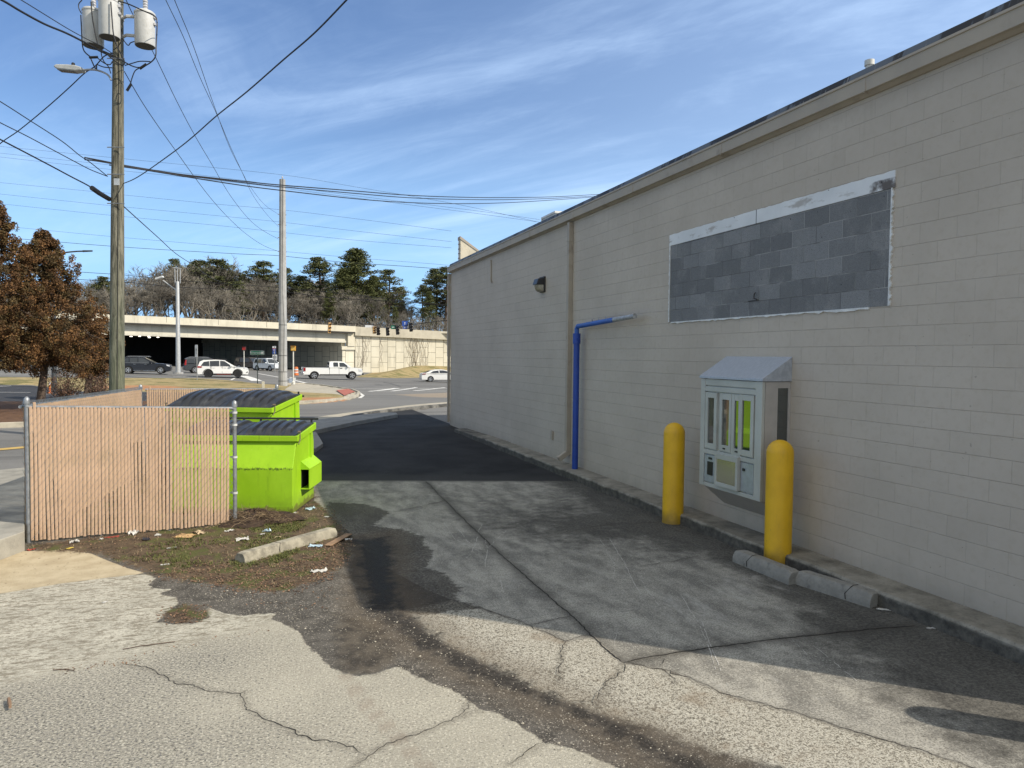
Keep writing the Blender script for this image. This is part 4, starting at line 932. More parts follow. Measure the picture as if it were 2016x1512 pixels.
mb = leaves(near_dirt(1300, pD, .1, 3), .007, .019); m2 = leaves(near_dirt(1300, pLeaf, .15, 4), .008, .020, .35); mb.add(m2.v, m2.f); m2 = leaves(near_dirt(170, pLeaf2, .10, 5), .008, .018, .3); mb.add(m2.v, m2.f)
m2 = leaves([(gp(( 470+200*rr.random(), 1110+90*rr.random()))[0]) for _ in range(110)], .007, .017); mb.add(m2.v, m2.f)
m2 = leaves([(lambda t: G2(105+t*165+rr.gauss(0, 5), 1321-t*19+rr.gauss(0, 3)))(rr.random()) for _ in range(70)]+[(lambda t: G2(270+t*270+rr.gauss(0, 5), 1290-t*52+rr.gauss(0, 3)))(rr.random()) for _ in range(45)], .004, .012); mb.add(m2.v, m2.f)
tag(mb.build('leaf_litter', leafmat('dead_leaf', (.055, .028, .016), (.27, .165, .10)), fix=False), kind='stuff')
pGr = gp((420,1050),(470,1022),(560,1040),(640,1060),(560,1100),(450,1125),(330,1105),(240,1095),(330,1070))
def blades(pts, h0, h1, wd=.004):
    mb = MB()
    for x, y in pts:
        for _ in range(3):
            h = rr.uniform(h0, h1); a = rr.uniform(0, 6.3); lx, ly = math.cos(a), math.sin(a); ln = rr.uniform(.5, 2.0)*h; z = gz(x, y); ox, oy = x+rr.uniform(-.02, .02), y+rr.uniform(-.02, .02)
            mb.add([(ox-ly*wd, oy+lx*wd, z), (ox+ly*wd, oy-lx*wd, z), (ox+lx*ln*.5+ly*wd*.7, oy+ly*ln*.5-lx*wd*.7, z+h*.7), (ox+lx*ln*.5-ly*wd*.7, oy+ly*ln*.5+lx*wd*.7, z+h*.7), (ox+lx*ln, oy+ly*ln, z+h*.8)], [(0, 1, 2, 3), (3, 2, 4)])
    return mb
gpt = [q for q in near_dirt(2600, pGr, .15, 8) if math.sin(q[0]*5.1+1)+math.sin(q[1]*7.3+q[0]*2)+rr.uniform(-.6, .6) > .1] + near_dirt(500, gp((600,1035),(560,1050),(520,1035),(560,1018)), .1, 9) + near_dirt(160, gp((560,1090),(590,1082),(560,1098),(530,1105)), .05, 10)
tag(blades(gpt, .012, .038).build('grass', leafmat('lawn_blade', (.05, .075, .012), (.15, .145, .04)), fix=False), kind='stuff')
tag(blades(near_dirt(900, pD, .1, 12), .008, .028, .0025).build('dry_grass', leafmat('straw_blade', (.20, .145, .075), (.36, .28, .17)), fix=False), kind='stuff')
# pale gravel on the worn asphalt
def stones(pts, s0, s1):
    mb = MB()
    for x, y in pts:
        s = rr.uniform(s0, s1)*(2.0 if rr.random() < .05 else 1); z = gz(x, y)+s*.1
        a = [Vector((rr.uniform(.6, 1)*s*dx, rr.uniform(.6, 1)*s*dy, rr.uniform(.35, .75)*s*dz)) for dx, dy, dz in ((1,0,0),(-1,0,0),(0,1,0),(0,-1,0),(.1,.1,1))]
        mb.add([(x+v.x, y+v.y, z+v.z) for v in a], [(0, 2, 4), (2, 1, 4), (1, 3, 4), (3, 0, 4)])
    return mb
pSt = gp((560,1190),(700,1200),(760,1210),(900,1280),(1060,1355),(1200,1410),(1420,1500),(1250,1512),(1100,1462),(980,1400),(850,1340),(780,1305),(700,1250),(600,1230))
pSt2 = gp((400,1150),(560,1185),(600,1240),(560,1210),(420,1180))
mb = stones(near_dirt(1000, pSt, .15, 21), .003, .0085); m2 = stones(near_dirt(120, pSt2, .1, 22), .004, .010); mb.add(m2.v, m2.f)
tag(mb.build('gravel', leafmat('pale_gravel', (.14, .125, .10), (.46, .42, .34), .9), fix=False), kind='stuff')
# brush pile of pulled roots by the fence end
c0 = G(500, 1015, .05); T = thing('brush_pile', 'pile of dark soil, roots and dry stems at the fence end post', 'brush pile', (c0.x, c0.y, gz(c0.x, c0.y)-.02))
def mound(u, v):
    a = 2*math.pi*u; r = v; n = 1+.25*math.sin(a*3+1)+.15*math.sin(a*7)
    return (math.cos(a)*r*.55*n, math.sin(a)*r*.24*n, .13*(1-r**2)*(1+.35*math.sin(a*5+r*9)+.3*math.sin(a*11+r*17))-.03)
mb = MB(); mb.grid(40, 10, mound); mb.build('soil', pm('root_soil', (.045, .028, .018), .95, var=.4, scale=20, bump=.9, bscale=45), T, smooth='all', fix=False)
mb = MB()
for i in range(520):
    x, y = rr.gauss(0, .27), rr.gauss(-.03, .11); z = max(.0, .12-.5*(x*x)-1.0*y*y); a = rr.uniform(0, 6.3); L = rr.uniform(.04, .20)
    pts = [Vector((x, y, z))]; d = Vector((math.cos(a), math.sin(a)*.7, rr.uniform(-.1, .55))).normalized()
    for k in range(4): d = (d+Vector((rr.uniform(-.5, .5), rr.uniform(-.4, .4), rr.uniform(-.5, .25)))).normalized(); pts.append(pts[-1]+d*L/4)
    mb.tube([p for p in pts], [.0032, .0028, .0024, .002, .0013], 3, False)
mb.build('root_stems', leafmat('root_stem', (.09, .055, .03), (.30, .22, .13)), T, fix=False)
# litter: each piece its own thing
paper = pm('paper_white', (.56, .55, .52), .8, var=.06, dirt=(.45, .40, .33), dscale=30); card = pm('cardboard', (.50, .33, .16), .85, var=.1, scale=20, dirt=(.36, .22, .10), dscale=12)
clearp = pm('clear_plastic', (.42, .55, .64), .15, var=.2, scale=30); yelp = pm('yellow_wrapper', (.62, .48, .10), .5); blkp = pm('dark_bag', (.03, .035, .05), .35); plank = pm('old_plank', (.26, .165, .10), .85, var=.2, scale=9); redp = pm('red_scrap', (.38, .07, .05), .6); tanp = pm('tan_scrap', (.55, .43, .28), .8)
def scrap(px, py, w, h, mat, name, label, cat, seed, crump=.35, rot=None):
    r2 = random.Random(seed); g = G(px, py); n = 7; hh = {}
    for i in range(n+1):
        for j in range(n+1): hh[i, j] = abs(r2.gauss(0, 1))*crump*min(w, h)*.26
    def f(u, v):
        i, j = int(round(u*n)), int(round(v*n)); e = 1+.28*math.sin(i*2.7+seed)+.22*math.cos(j*3.3+seed*2)
        return ((u-.5)*w*(1+.12*math.sin(j*2.1+seed)), (v-.5)*h*e, .006+hh[i, j])
    mb = MB(); mb.grid(n, n, f); top = len(mb.v)
    mb.add([(x, y, max(.001, z-.005)) for x, y, z in mb.v], [tuple(reversed(q)) for q in mb.f])
    o = mb.build(name, mat, fix=False, smooth='all'); o.location = (g.x, g.y, gz(g.x, g.y)); o.rotation_euler = (0, 0, rot if rot is not None else r2.uniform(0, 3))
    return tag(o, label, cat)
S = scrap
S(367, 1056, .20, .20, card, 'flattened_cardboard', 'tan flattened cardboard scrap on the grass in front of the slatted fence', 'cardboard', 1, .10)
S(392, 1050, .16, .10, tanp, 'paper_bag', 'crumpled pale brown paper bag beside the tan cardboard scrap', 'paper bag', 2, .5)
S(262, 1052, .10, .10, paper, 'foam_cup', 'crushed white cup lying fan-like against the foot of the fence', 'cup', 3, .9)
S(148, 1068, .09, .08, paper, 'crumpled_paper', 'white crumpled paper ball nearest the left fence post', 'paper', 4, .8)
S(200, 1062, .05, .04, paper, 'paper_scrap', 'small white scrap between two larger papers at the fence foot', 'paper', 5, .5)
S(137, 1080, .08, .05, yelp, 'candy_wrapper', 'small yellow wrapper on soil by the tan slab', 'wrapper', 6, .3)
S(288, 1063, .09, .07, blkp, 'plastic_bag', 'small black plastic bag on the soil in front of the fence', 'bag', 7, .8)
S(311, 1055, .07, .06, paper, 'paper_scrap', 'white paper scrap between the black bag and the cardboard', 'paper', 8, .6)
S(220, 1058, .16, .04, redp, 'red_straw_wrapper', 'reddish thin wrapper at the foot of the slatted fence', 'wrapper', 9, .3, .2)
S(338, 1079, .12, .035, paper, 'paper_strip', 'white paper strip on the grass in front of the cardboard', 'paper', 10, .3, .5)
S(452, 1046, .12, .06, paper, 'torn_paper', 'torn white paper at the front edge of the brush pile', 'paper', 12, .5)
S(477, 1063, .15, .10, paper, 'napkin', 'crumpled white napkin in the grass left of the pale wheel stop', 'napkin', 13, .5)
S(517, 1053, .06, .05, paper, 'paper_cup', 'white cup scrap behind the middle of the pale wheel stop', 'cup', 14, .8)
S(525, 1047, .10, .06, clearp, 'plastic_bottle', 'clear crushed plastic cup lying among the dry grass', 'cup', 15, .9)
S(547, 1058, .08, .05, tanp, 'paper_scrap', 'cream paper scrap just behind the pale wheel stop', 'paper', 16, .4)
S(517, 1080, .20, .08, paper, 'paper_sheet', 'white paper sheet lying against the rear of the pale wheel stop', 'paper', 17, .35, .45)
S(612, 1003, .16, .08, clearp, 'plastic_bottle', 'crushed pale blue plastic bottle beside the nearer dumpster', 'bottle', 18, .8, .6)
S(643, 1018, .06, .05, paper, 'paper_scrap', 'small white scrap on dark ground right of the blue bottle', 'paper', 19, .3)
S(622, 1076, .16, .08, clearp, 'plastic_wrap', 'clear plastic wrapper in front of the pale wheel stop', 'wrapper', 20, .5)
S(627, 1126, .17, .08, paper, 'tissue', 'torn white tissue on the dark wet asphalt', 'tissue', 21, .6, -.2)
S(686, 1063, .09, .05, paper, 'paper_scrap', 'white paper scrap beside the end of the wooden plank', 'paper', 22, .5)
S(1748, 1202, .20, .05, paper, 'paper_strip', 'white paper strip at the end of the broken wheel stop by the kerb', 'paper', 23, .3, -.5)
S(1840, 1238, .14, .035, paper, 'paper_strip', 'thin white paper strip farther along the dark kerb, nearest the camera', 'paper', 24, .2, -.4)
S(1352, 1033, .06, .03, tanp, 'paper_scrap', 'tiny pale scrap at the foot of the farther bollard', 'paper', 25, .3)
S(62, 1083, .08, .05, redp, 'red_wrapper', 'red wrapper by the corner of the raised walk', 'wrapper', 26, .4)
S(207, 1186, .05, .03, paper, 'paper_scrap', 'small white scrap alone on the rough pale concrete', 'paper', 27, .2)
S(570, 1010, .22, .07, paper, 'plastic_film', 'strip of white film snagged at the nearer dumpster corner', 'plastic film', 28, .5, -.6)
S(500, 1003, .30, .08, paper, 'foam_scrap', 'dirty white foam strip between brush pile and dumpster', 'foam', 29, .5, -.3)
S(325, 1112, .09, .03, paper, 'paper_strip', 'white slip of paper on soil near the edge of the rough concrete', 'paper', 30, .2, .2)
g1, g2 = G(648, 1074), G(684, 1054); d = (g2-g1); mb = MB(); L = d.length+.1
mb.box((-L/2, -.045, 0), (L/2, .045, .012)); o = mb.build('wooden_plank', plank, bevel=.003); o.location = (g1+g2)/2+Vector((0, 0, .004)); o.rotation_euler = (0, 0, math.atan2(d.y, d.x)); tag(o, 'short brown wooden plank lying by the far end of the pale wheel stop', 'plank')
gb = G(1062, 912); mb = MB(); mb.box((-.14, -.05, 0), (.14, .05, .055)); o = mb.build('brick', pm('brick_red', (.42, .20, .13), .85, var=.15, bump=.4), bevel=.006); o.location = gb; o.rotation_euler = (0, 0, .15); tag(o, 'single reddish brick on black asphalt near the kerb', 'brick')
for (pts, lab) in (([(242,1280),(280,1273),(345,1265)], 'longer thin dry stick on the pale concrete'), ([(105,1321),(128,1319),(146,1322)], 'short dark bark piece on the joint in the pale concrete')):
    mb = MB(); mb.tube([G(*q)+Vector((0, 0, .008)) for q in pts], .0035, 5); tag(mb.build('twig', pm('twig_bark', (.09, .055, .035), .9)), lab, 'twig')
mb = MB(); a, c = G(17, 1375, .03), G(20, 1392, .03); mb.tube([a, (a+c)/2, c], [.010, .013, .009], 7); tag(mb.build('wood_chip', plank), 'stubby brown wood piece on the speckled concrete', 'wood chip')
def pixline(name, pts, r, mat, label, cat): pass
# ================================================================= UTILITY POLES AND WIRES
def pole_mat():
    m, b, p = newmat('treated_pole'); o = b.obj(); x, y, z = b.sep(o)
    g = b.noise(7, 6, .7, b.scale(o, (2.4, 2.4, .22)), .8)
    c = b.mix(b.ss(g, .35, .65), (.070, .068, .048), (.235, .22, .165))
    c = b.mix(b.ss(z, 6.0, 1.5, 0, .40), c, (.075, .11, .062))
    c = b.mix(b.m('MULTIPLY', b.ss(b.noise(9, 4, .6, b.scale(o, (3, 3, .12))), .60, .66), .85), c, (.03, .026, .02))
    b.put(p.inputs['Base Color'], c); p.inputs['Roughness'].default_value = .9; b.put(p.inputs['Normal'], b.bump(g, .7, .03)); return m
pb = P(230, 775, 20.0); tp = P(233, 0, 20.0); Zt = tp.z+1.3
up = thing('utility_pole', 'greenish weathered wooden utility pole carrying three grey transformers behind the fence', 'utility pole', (pb.x, pb.y, 0))
off = Vector((tp.x-pb.x, tp.y-pb.y, 0))
def on_pole(z): return off*((z-pb.z)/(tp.z-pb.z))
mb = MB(); zs = [-.5, 0, 1.2, 3, 6, 9, tp.z, Zt]; mb.tube([on_pole(z)+Vector((0, 0, z)) for z in zs], [.205-.0062*max(z, 0) for z in zs], 24); mb.build('trunk', pole_mat(), up, smooth=True)
mb = MB(); mb.tube([on_pole(z)+Vector((.04, -.205+.0062*z, z)) for z in (.2, 2, 4, 6, 8, 9.8, 11)], .011, 6); mb.build('ground_wire', pm('ground_wire', (.02, .02, .018), .7), up)
trm = pm('transformer_paint', (.56, .56, .54), .45, var=.05, scale=4, dirt=(.40, .40, .37), dscale=3)
blackw = pm('black_cable', (.012, .012, .014), .5)
por = pm('porcelain', (.50, .50, .52), .25)
def local(px, py, d): return P(px, py, d)-Vector(up.location)
RTl = RT.copy(); RTl.z = 0; RTl.normalize(); FWl = Vector((FW.x, FW.y, 0)).normalized()
def transformer(px, pyt, pyb, d, lab):
    a = local(px, pyb, d); c = local(px, pyt, d); a2 = Vector((c.x, c.y, a.z)); h = c.z-a.z; r = .262
    mb = MB(); mb.lathe([(r*.97, 0), (r, .02), (r, h-.05), (r*1.05, h-.05), (r*1.05, h-.01), (r*.9, h+.03), (r*.3, h+.07), (.01, h+.075)], 28, a2)
    t = mb.build('transformer', trm, up, smooth=True)
    bt = MB(); bt.lathe([(r*.96, -.006), (r*.96, -.001)], 24, a2); bt.build('bottom_plate', pm('tank_bottom', (.10, .10, .09), .8), t)
    bs = MB(); bz = a2+Vector((0, 0, h+.05))+RTl*.02
    pr = [(.075, 0)] + [(.05 if k % 2 else .072, .05+k*.035) for k in range(10)] + [(.05, .42), (.06, .50), (.045, .60), (.01, .62)]
    bs.lathe(pr, 14, bz); bs.build('bushing', por, t, smooth=True)
    for k in (.55, .75): lg = MB(); lg.box((-.03, -.05, -.03), (.03, .05, .03), Matrix.Translation(a2+Vector((0, 0, h*k+.1))+RTl*(r+.02))); lg.build('terminal', por, t)
    return a2, h
t1 = transformer(183, 22, 90, 19.8, ''); t2 = transformer(215, 2, 73, 19.45, ''); t3 = transformer(285, 26, 90, 19.9, '')
mb = MB()
for z, s in ((-.10, 1), (-.62, 1)):
    zz = t3[0].z+t3[1]+z; pc = on_pole(zz)+Vector((0, 0, zz))
    mb.tube([pc+RTl*.12, pc+RTl*.30+FWl*-.12, t3[0]*1+Vector((0, 0, t3[1]+z))-RTl*.26], .045, 6)
    mb.tube([pc-RTl*.10-FWl*.05, t2[0]+Vector((0, 0, t2[1]+z-.05))+RTl*.1+FWl*.2], .045, 6)
    mb.tube([pc-RTl*.12, t1[0]+Vector((0, 0, t1[1]+z))+RTl*.2], .045, 6)
    mb.lathe([(.15, -.05), (.15, .05)], 16, pc)
mb.build('bracket', trm, up)
def pl(name, pts, d, r, mat, par):
    pts = [local(x, y, d if not isinstance(d, list) else d[i]) for i, (x, y) in enumerate(pts)]
    mb = MB(); mb.tube(smoothp(pts), r, 6); return mb.build(name, mat, par, smooth=True)
def smoothp(pts, n=5):
    out = []
    for i in range(len(pts)-1):
        p0, p1, p2, p3 = pts[max(i-1, 0)], pts[i], pts[i+1], pts[min(i+2, len(pts)-1)]
        for k in range(n):
            t = k/n; out.append(.5*((2*p1)+(p2-p0)*t+(2*p0-5*p1+4*p2-p3)*t*t+(3*p1-p0-3*p2+p3)*t**3))
    return out+[pts[-1]]
Z7 = lambda pts: [(100+x/7.956, y/7.956) for x, y in pts]
for pts, d in (([(490,0),(440,60),(440,130),(480,210)], 19.6), ([(470,235),(480,430),(495,700),(530,810),(620,890)], 19.5), ([(715,890),(770,940),(860,1000),(930,1010),(965,960)], 19.6), ([(630,30),(650,260),(690,500),(735,690)], 19.3), ([(800,740),(790,840),(830,960),(900,1040),(940,1150)], 19.6),
               ([(940,30),(960,300),(985,550),(1050,750),(1130,900),(1155,990),(1110,1020),(1000,950),(900,870)], 19.2), ([(1100,30),(1100,400),(1110,600),(1060,720),(980,780)], 19.65), ([(950,0),(1180,50),(1430,160),(1620,250),(1665,350),(1650,700),(1640,880),(1560,980),(1420,1050),(1290,1040),(1100,940),(960,860),(800,790)], 19.4),
               ([(1560,965),(1400,960),(1280,990),(1160,1025)], 19.7), ([(1400,1060),(1320,1110),(1270,1230),(1250,1310)], 19.6), ([(725,1010),(830,1050),(960,1062)], 19.6), ([(620,900),(680,1040),(715,1080),(715,1010)], 19.5), ([(1140,630),(1210,710),(1250,670),(1310,650)], 19.7)):
    pl('jumper_cable', Z7(pts), d, .017 if d < 19.55 else .014, blackw, up)
for (x, y, a) in ((670, 897, .05), (1445, 1040, .6), (1225, 1370, 1.0)):
    c = local(*Z7([(x, y)])[0], 19.4); mb = MB(); v = (RTl*math.cos(a)+Vector((0, 0, 1))*math.sin(a))*.11; mb.tube([c-v, c+v], .036, 8); mb.build('connector', blackw, up)
# street light on the pole
arm = [local(*q, 19.6) for q in ((219, 158), (214, 149), (205, 143), (190, 138), (176, 137), (164, 138))]
mb = MB(); mb.tube(smoothp(arm), .026, 8); mb.build('light_arm', galv, up, smooth=True)
hd = local(139, 137, 19.6); T_ = MB(); Mh = Matrix.Translation(hd) @ Matrix.Rotation(math.atan2(RTl.y, RTl.x), 4, 'Z') @ Matrix.Rotation(R(5), 4, 'Y')
prh = [(-.40, .03), (-.34, .075), (-.05, .10), (.18, .10), (.36, .06), (.36, -.02), (.18, -.06), (-.30, -.05), (-.39, -.01)]
T_.prism([Vector((x, -.12, z)) for x, z in prh], (0, .24, 0), Mh); lh = T_.build('light_head', pm('luminaire_grey', (.42, .43, .42), .5), up, bevel=.03)
T_ = MB(); T_.lathe([(.045, .09), (.045, .17), (.03, .19)], 10, (0, 0, 0), None); T_.v = [tuple(Mh @ (Vector(v)+Vector((.06, 0, 0)))) for v in T_.v]; T_.build('photocell', blackw, lh)
T_ = MB(); T_.box((-.30, -.10, -.066), (.16, .10, -.052), Mh); T_.build('lens', pm('luminaire_lens', (.16, .16, .16), .3), lh)
z0 = local(230, 358, 19.75); T_ = MB(); T_.box((-.07, -.01, -.09), (.07, .01, .09), Matrix.Translation(z0-FWl*.01) @ Matrix.Rotation(math.atan2(RTl.y, RTl.x), 4, 'Z')); T_.build('pole_tag', pm('tag_plate', (.50, .53, .55), .6), up)
for y in (118, 292, 345, 402):
    c = local(232, y, 19.9); T_ = MB(); T_.tube([c-RTl*.24-FWl*.1, c+RTl*.24-FWl*.1], .014, 6); T_.build('bolt', galv, up)
# --- far steel pole (multi-sided), mast pole, distant street lights
conc = pm('spun_concrete', (.36, .36, .35), .8, var=.12, scale=2.5, dirt=(.22, .22, .22), dscale=1.2, bump=.3)
b0 = G(557, 760); dB = b0.x*_sy+b0.y*_cy; top = P(555.5, 357, dB)
sp = thing('utility_pole', 'tall pale grey concrete utility pole standing on the corner verge', 'utility pole', (b0.x, b0.y, b0.z))
Hb = top.z-b0.z; mb = MB(); mb.lathe([(.36, -.3), (.345, 1), (.285, Hb*.6), (.235, Hb), (.10, Hb+.02)], 12, (0, 0, 0)); mb.build('shaft', conc, sp, smooth=False)
mb = MB()
for py in (545, 580, 640, 700, 732, 750):
    z = P(557, py, dB).z-b0.z; mb2 = MB(); mb2.lathe([(.365-.0085*z, z-.03), (.365-.0085*z, z+.03)], 12); mb2.build('strap', pm('dark_strap', (.12, .12, .12), .6), sp)
mb.tube([Vector((.05, -.34, 1.2)), Vector((.10, -.31, 5)), Vector((-.02, -.28, 8)), Vector((.03, -.24, Hb))], .02, 5); mb.build('ground_wire', blackw, sp)
mb = MB(); mb.tube([(0, 0, Hb), (0, 0, Hb+.28)], .03, 6); mb.lathe([(.05, Hb+.1), (.07, Hb+.16), (.05, Hb+.25)], 10); mb.build('insulator', por, sp)
for py in (372, 425, 445, 470, 497):
    z = P(557, py, dB).z-b0.z; mb = MB(); mb.tube([Vector((-.38, -.1, z)), Vector((.30, -.1, z))], .03, 6); mb.build('clamp', galv, sp)
mstm = pm('mast_steel', (.42, .43, .43), .5, metal=.3, var=.1)
b1 = G(351, 735); dM = b1.x*_sy+b1.y*_cy; top = P(349, 527, dM)
mp = thing('mast_pole', 'slender grey steel mast with light arm in front of the overpass', 'mast pole', (b1.x, b1.y, b1.z)); Hm = top.z-b1.z
mb = MB(); mb.lathe([(.27, -.2), (.25, .2), (.17, Hm-1.6), (.13, Hm-1.5)], 14); mb.build('shaft', mstm, mp, smooth=True)
mb = MB(); mb.lathe([(.5, -.1), (.5, .12)], 14); mb.build('footing', conc, mp)
mb = MB()
for x in (-.28, 0, .3): mb.tube([RTl*x*.9+Vector((0, 0, Hm-1.7)), RTl*x+Vector((0, 0, Hm-.1))], .045, 6)
mb.tube([RTl*-.45+Vector((0, 0, Hm-.05)), RTl*.4+Vector((0, 0, Hm-.15))], .06, 6); mb.build('crossarm', mstm, mp)
mloc = lambda px, py: P(px, py, dM)-b1
mb = MB(); mb.tube([mloc(348, 572), mloc(333, 561), mloc(321, 552)], .07, 6); mb.build('light_arm', mstm, mp)
mb = MB(); c = mloc(314, 547); mb.box((-.42, -.2, -.1), (.42, .2, .1), Matrix.Translation(c) @ Matrix.Rotation(math.atan2(RTl.y, RTl.x), 4, 'Z') @ Matrix.Rotation(R(-18), 4, 'Y')); mb.build('light_head', pm('luminaire_white', (.62, .63, .62), .4), mp, bevel=.05)
b2 = G(107, 763); dL = b2.x*_sy+b2.y*_cy
lp = thing('street_lamp', 'dark street lamp with curved arm rising behind the brown trees', 'street lamp', (b2.x, b2.y, b2.z)); dk = pm('dark_bronze_pole', (.05, .055, .06), .5)
l2 = lambda px, py: P(px, py, dL)-b2
mb = MB(); mb.tube([Vector((0, 0, -.2)), Vector((0, 0, 3)), l2(107, 530)], [.16, .14, .10], 10); mb.build('shaft', dk, lp, smooth=True)
mb = MB(); mb.tube(smoothp([l2(107, 530), l2(110, 508), l2(118, 500), l2(130, 497), l2(150, 495), l2(165, 494.5)]), .05, 6); mb.build('light_arm', dk, lp, smooth=True)
mb = MB(); mb.tube([l2(163, 494.5), l2(182, 494)], [.07, .05], 6); mb.build('light_head', dk, lp)
# --- wires: photo pixels with real distances
Z1 = lambda pts: [(x/2.88, y/2.88) for x, y in pts]
def wire(pts, d0, d1, r, label, group=None, name='power_line'):
    n = len(pts); cum = [0]
    for a, b_ in zip(pts[:-1], pts[1:]): cum.append(cum[-1]+math.hypot(b_[0]-a[0], b_[1]-a[1]))
    P3 = []
    for (x, y), c in zip(pts, cum):
        s = c/cum[-1]; P3.append(P(x, y, 1/((1-s)/d0+s/d1)))
    mb = MB(); mb.tube(smoothp(P3, 6), r, 5); return tag(mb.build(name, blackw, smooth='all'), label, 'wire', group)
ga = 'wires between the wooden pole and the concrete pole'
wire(Z1([(700,1040),(760,1015),(840,965),(1000,850),(1100,770),(1230,655),(1400,520),(1600,345),(1780,190),(1965,0),(2160,-210)]), 20, 9, .0125, 'thick black service cable rising from the wooden pole to the upper middle sky', name='service_cable')
wire(Z1([(900,-90),(940,0),(1040,210),(1130,430),(1230,650),(1310,840),(1370,970),(1430,1100),(1500,1200),(1578,1285)]), 18, dB, .010, 'left wire of the close pair dropping to the concrete pole', ga)
wire(Z1([(970,-70),(990,0),(1100,270),(1200,560),(1300,830),(1370,970),(1420,1060),(1500,1160),(1578,1215)]), 18, dB, .010, 'right wire of the close pair dropping to the concrete pole', ga)
wire(Z1([(690,-50),(715,0),(760,95),(870,300),(1000,570),(1100,760),(1200,930),(1300,1100),(1400,1230),(1480,1300),(1578,1355)]), 19.5, dB, .012, 'wire passing under the right-hand transformer down to the concrete pole', ga)
wire(Z1([(705,405),(800,570),(900,720),(1000,860),(1100,1000),(1200,1130),(1300,1240),(1400,1330),(1500,1395),(1580,1425)]), 20, dB, .012, 'lowest wire slanting from the wooden pole to the concrete pole', ga)
wire(Z1([(700,1170),(800,1260),(900,1350),(1000,1440),(1110,1512)])+[(398,535),(418,548),(436,555)], 20, 60, .016, 'black cable leaving the wooden pole low and falling toward the trees', name='service_cable')
wire(Z1([(-200,690),(0,790),(250,920),(400,1000),(510,1058),(620,1130)]), 15.5, 20, .018, 'thick black cable with splice sleeve reaching the wooden pole from the left', name='service_cable')
mb = MB(); mb.tube([P(181, 370, 18.9), P(195, 380, 19.3), P(215, 392, 19.9)], .065, 8); tag(mb.build('splice_sleeve', blackw, smooth=True), 'fat black splice sleeve on the cable left of the wooden pole', 'splice')
wire(Z1([(-150,490),(0,575),(180,690),(350,800),(450,880),(510,920),(610,1000)]), 16, 20, .012, 'upper one of the two thin wires meeting at the wooden pole from left')
wire(Z1([(-150,615),(0,695),(150,770),(300,850),(450,930),(520,965),(610,1000)]), 16, 20, .012, 'lower one of the two thin wires meeting at the wooden pole from left')
wire(Z1([(-120,930),(0,815),(100,745),(200,665),(300,580),(400,490),(480,415),(540,375),(590,320),(640,300)]), 24, 20, .016, 'twisted black cable rising from lower left to behind the street light', name='service_cable')
wire(Z1([(-110,-50),(10,0),(120,65),(250,135),(370,185),(470,235),(560,285),(640,322)]), 15, 19.8, .026, 'thickest twisted cable bundle coming from top left to the wooden pole', name='service_cable')
wire(Z1([(30,-50),(120,0),(250,80),(380,160),(480,215),(570,260),(640,305)]), 15, 19.8, .011, 'thin bare wire just above the thick bundle at top left')
gb_ = 'cable bundle from the wooden pole past the concrete pole to the roof'
wire(Z1([(480,893),(560,908),(620,920),(720,940),(1000,985),(1200,1008),(1400,1030),(1600,1050),(2016,1083)])+[(800,384),(900,388),(1000,389),(1100,387),(1186,382)], 21, 62, .022, 'top cable of the bundle crossing the sky to the roof edge', gb_, 'service_cable')
wire(Z1([(480,905),(560,915),(720,943),(1000,990),(1200,1014),(1400,1038),(1600,1060),(2016,1097)])+[(800,389),(900,392.5),(1000,393),(1100,390),(1186,385)], 21, 62, .020, 'middle cable of the bundle crossing the sky to the roof edge', gb_, 'service_cable')
wire(Z1([(620,935),(800,960),(1000,993),(1200,1025),(1400,1055),(1600,1080),(2016,1127)])+[(800,398.5),(900,401),(1000,399),(1100,393),(1180,387)], 21, 62, .020, 'lowest cable of the bundle crossing the sky to the roof edge', gb_, 'service_cable')
gd = 'faint distant wires along the road'; lb = 'faint thin distant wire running nearly level across the sky'
for l in ([(-200,810),(0,830),(800,910),(1590,990),(2016,1060),(2600,1160),(3100,1270)], [(-200,845),(0,868),(620,935),(1200,1000),(1590,1052),(2016,1110),(2700,1195),(3060,1245)], [(-200,868),(0,890),(620,960),(1200,1020),(1590,1065),(2016,1122),(2700,1210),(3060,1260)],
          [(-200,1012),(0,1035),(520,1085),(700,1105),(1200,1155),(1600,1190),(2016,1240),(2560,1310)], [(-200,1080),(0,1100),(620,1165),(1200,1220),(1600,1260),(2016,1310),(2560,1370)], [(-200,1133),(0,1155),(620,1220),(1200,1275),(1600,1318),(2016,1362),(2560,1405)],
          [(-200,1260),(100,1290),(620,1340),(1200,1390),(1600,1425),(2016,1462),(2500,1500),(2560,1510)]):
    wire(Z1(l), 95, 80, .014, lb, gd)
wire(Z1([(-200,1330),(120,1355),(620,1395),(1000,1420),(1400,1442),(1580,1450),(1930,1485),(2300,1510),(2560,1530)]), 90, 80, .026, 'darker level wire just above the treetops')
wire([(-60,519),(150,535),(240,541),(350,552),(450,559),(550,566),(640,575),(720,583),(790,592),(890,601)], 88, 78, .030, 'upper of two dark cables crossing in front of the bare trees', name='service_cable')
wire([(-60,538),(150,550),(240,555),(350,565),(450,570),(550,574),(640,585),(720,590),(790,594),(890,602)], 88, 78, .034, 'lower of two dark cables crossing in front of the bare trees', name='service_cable')
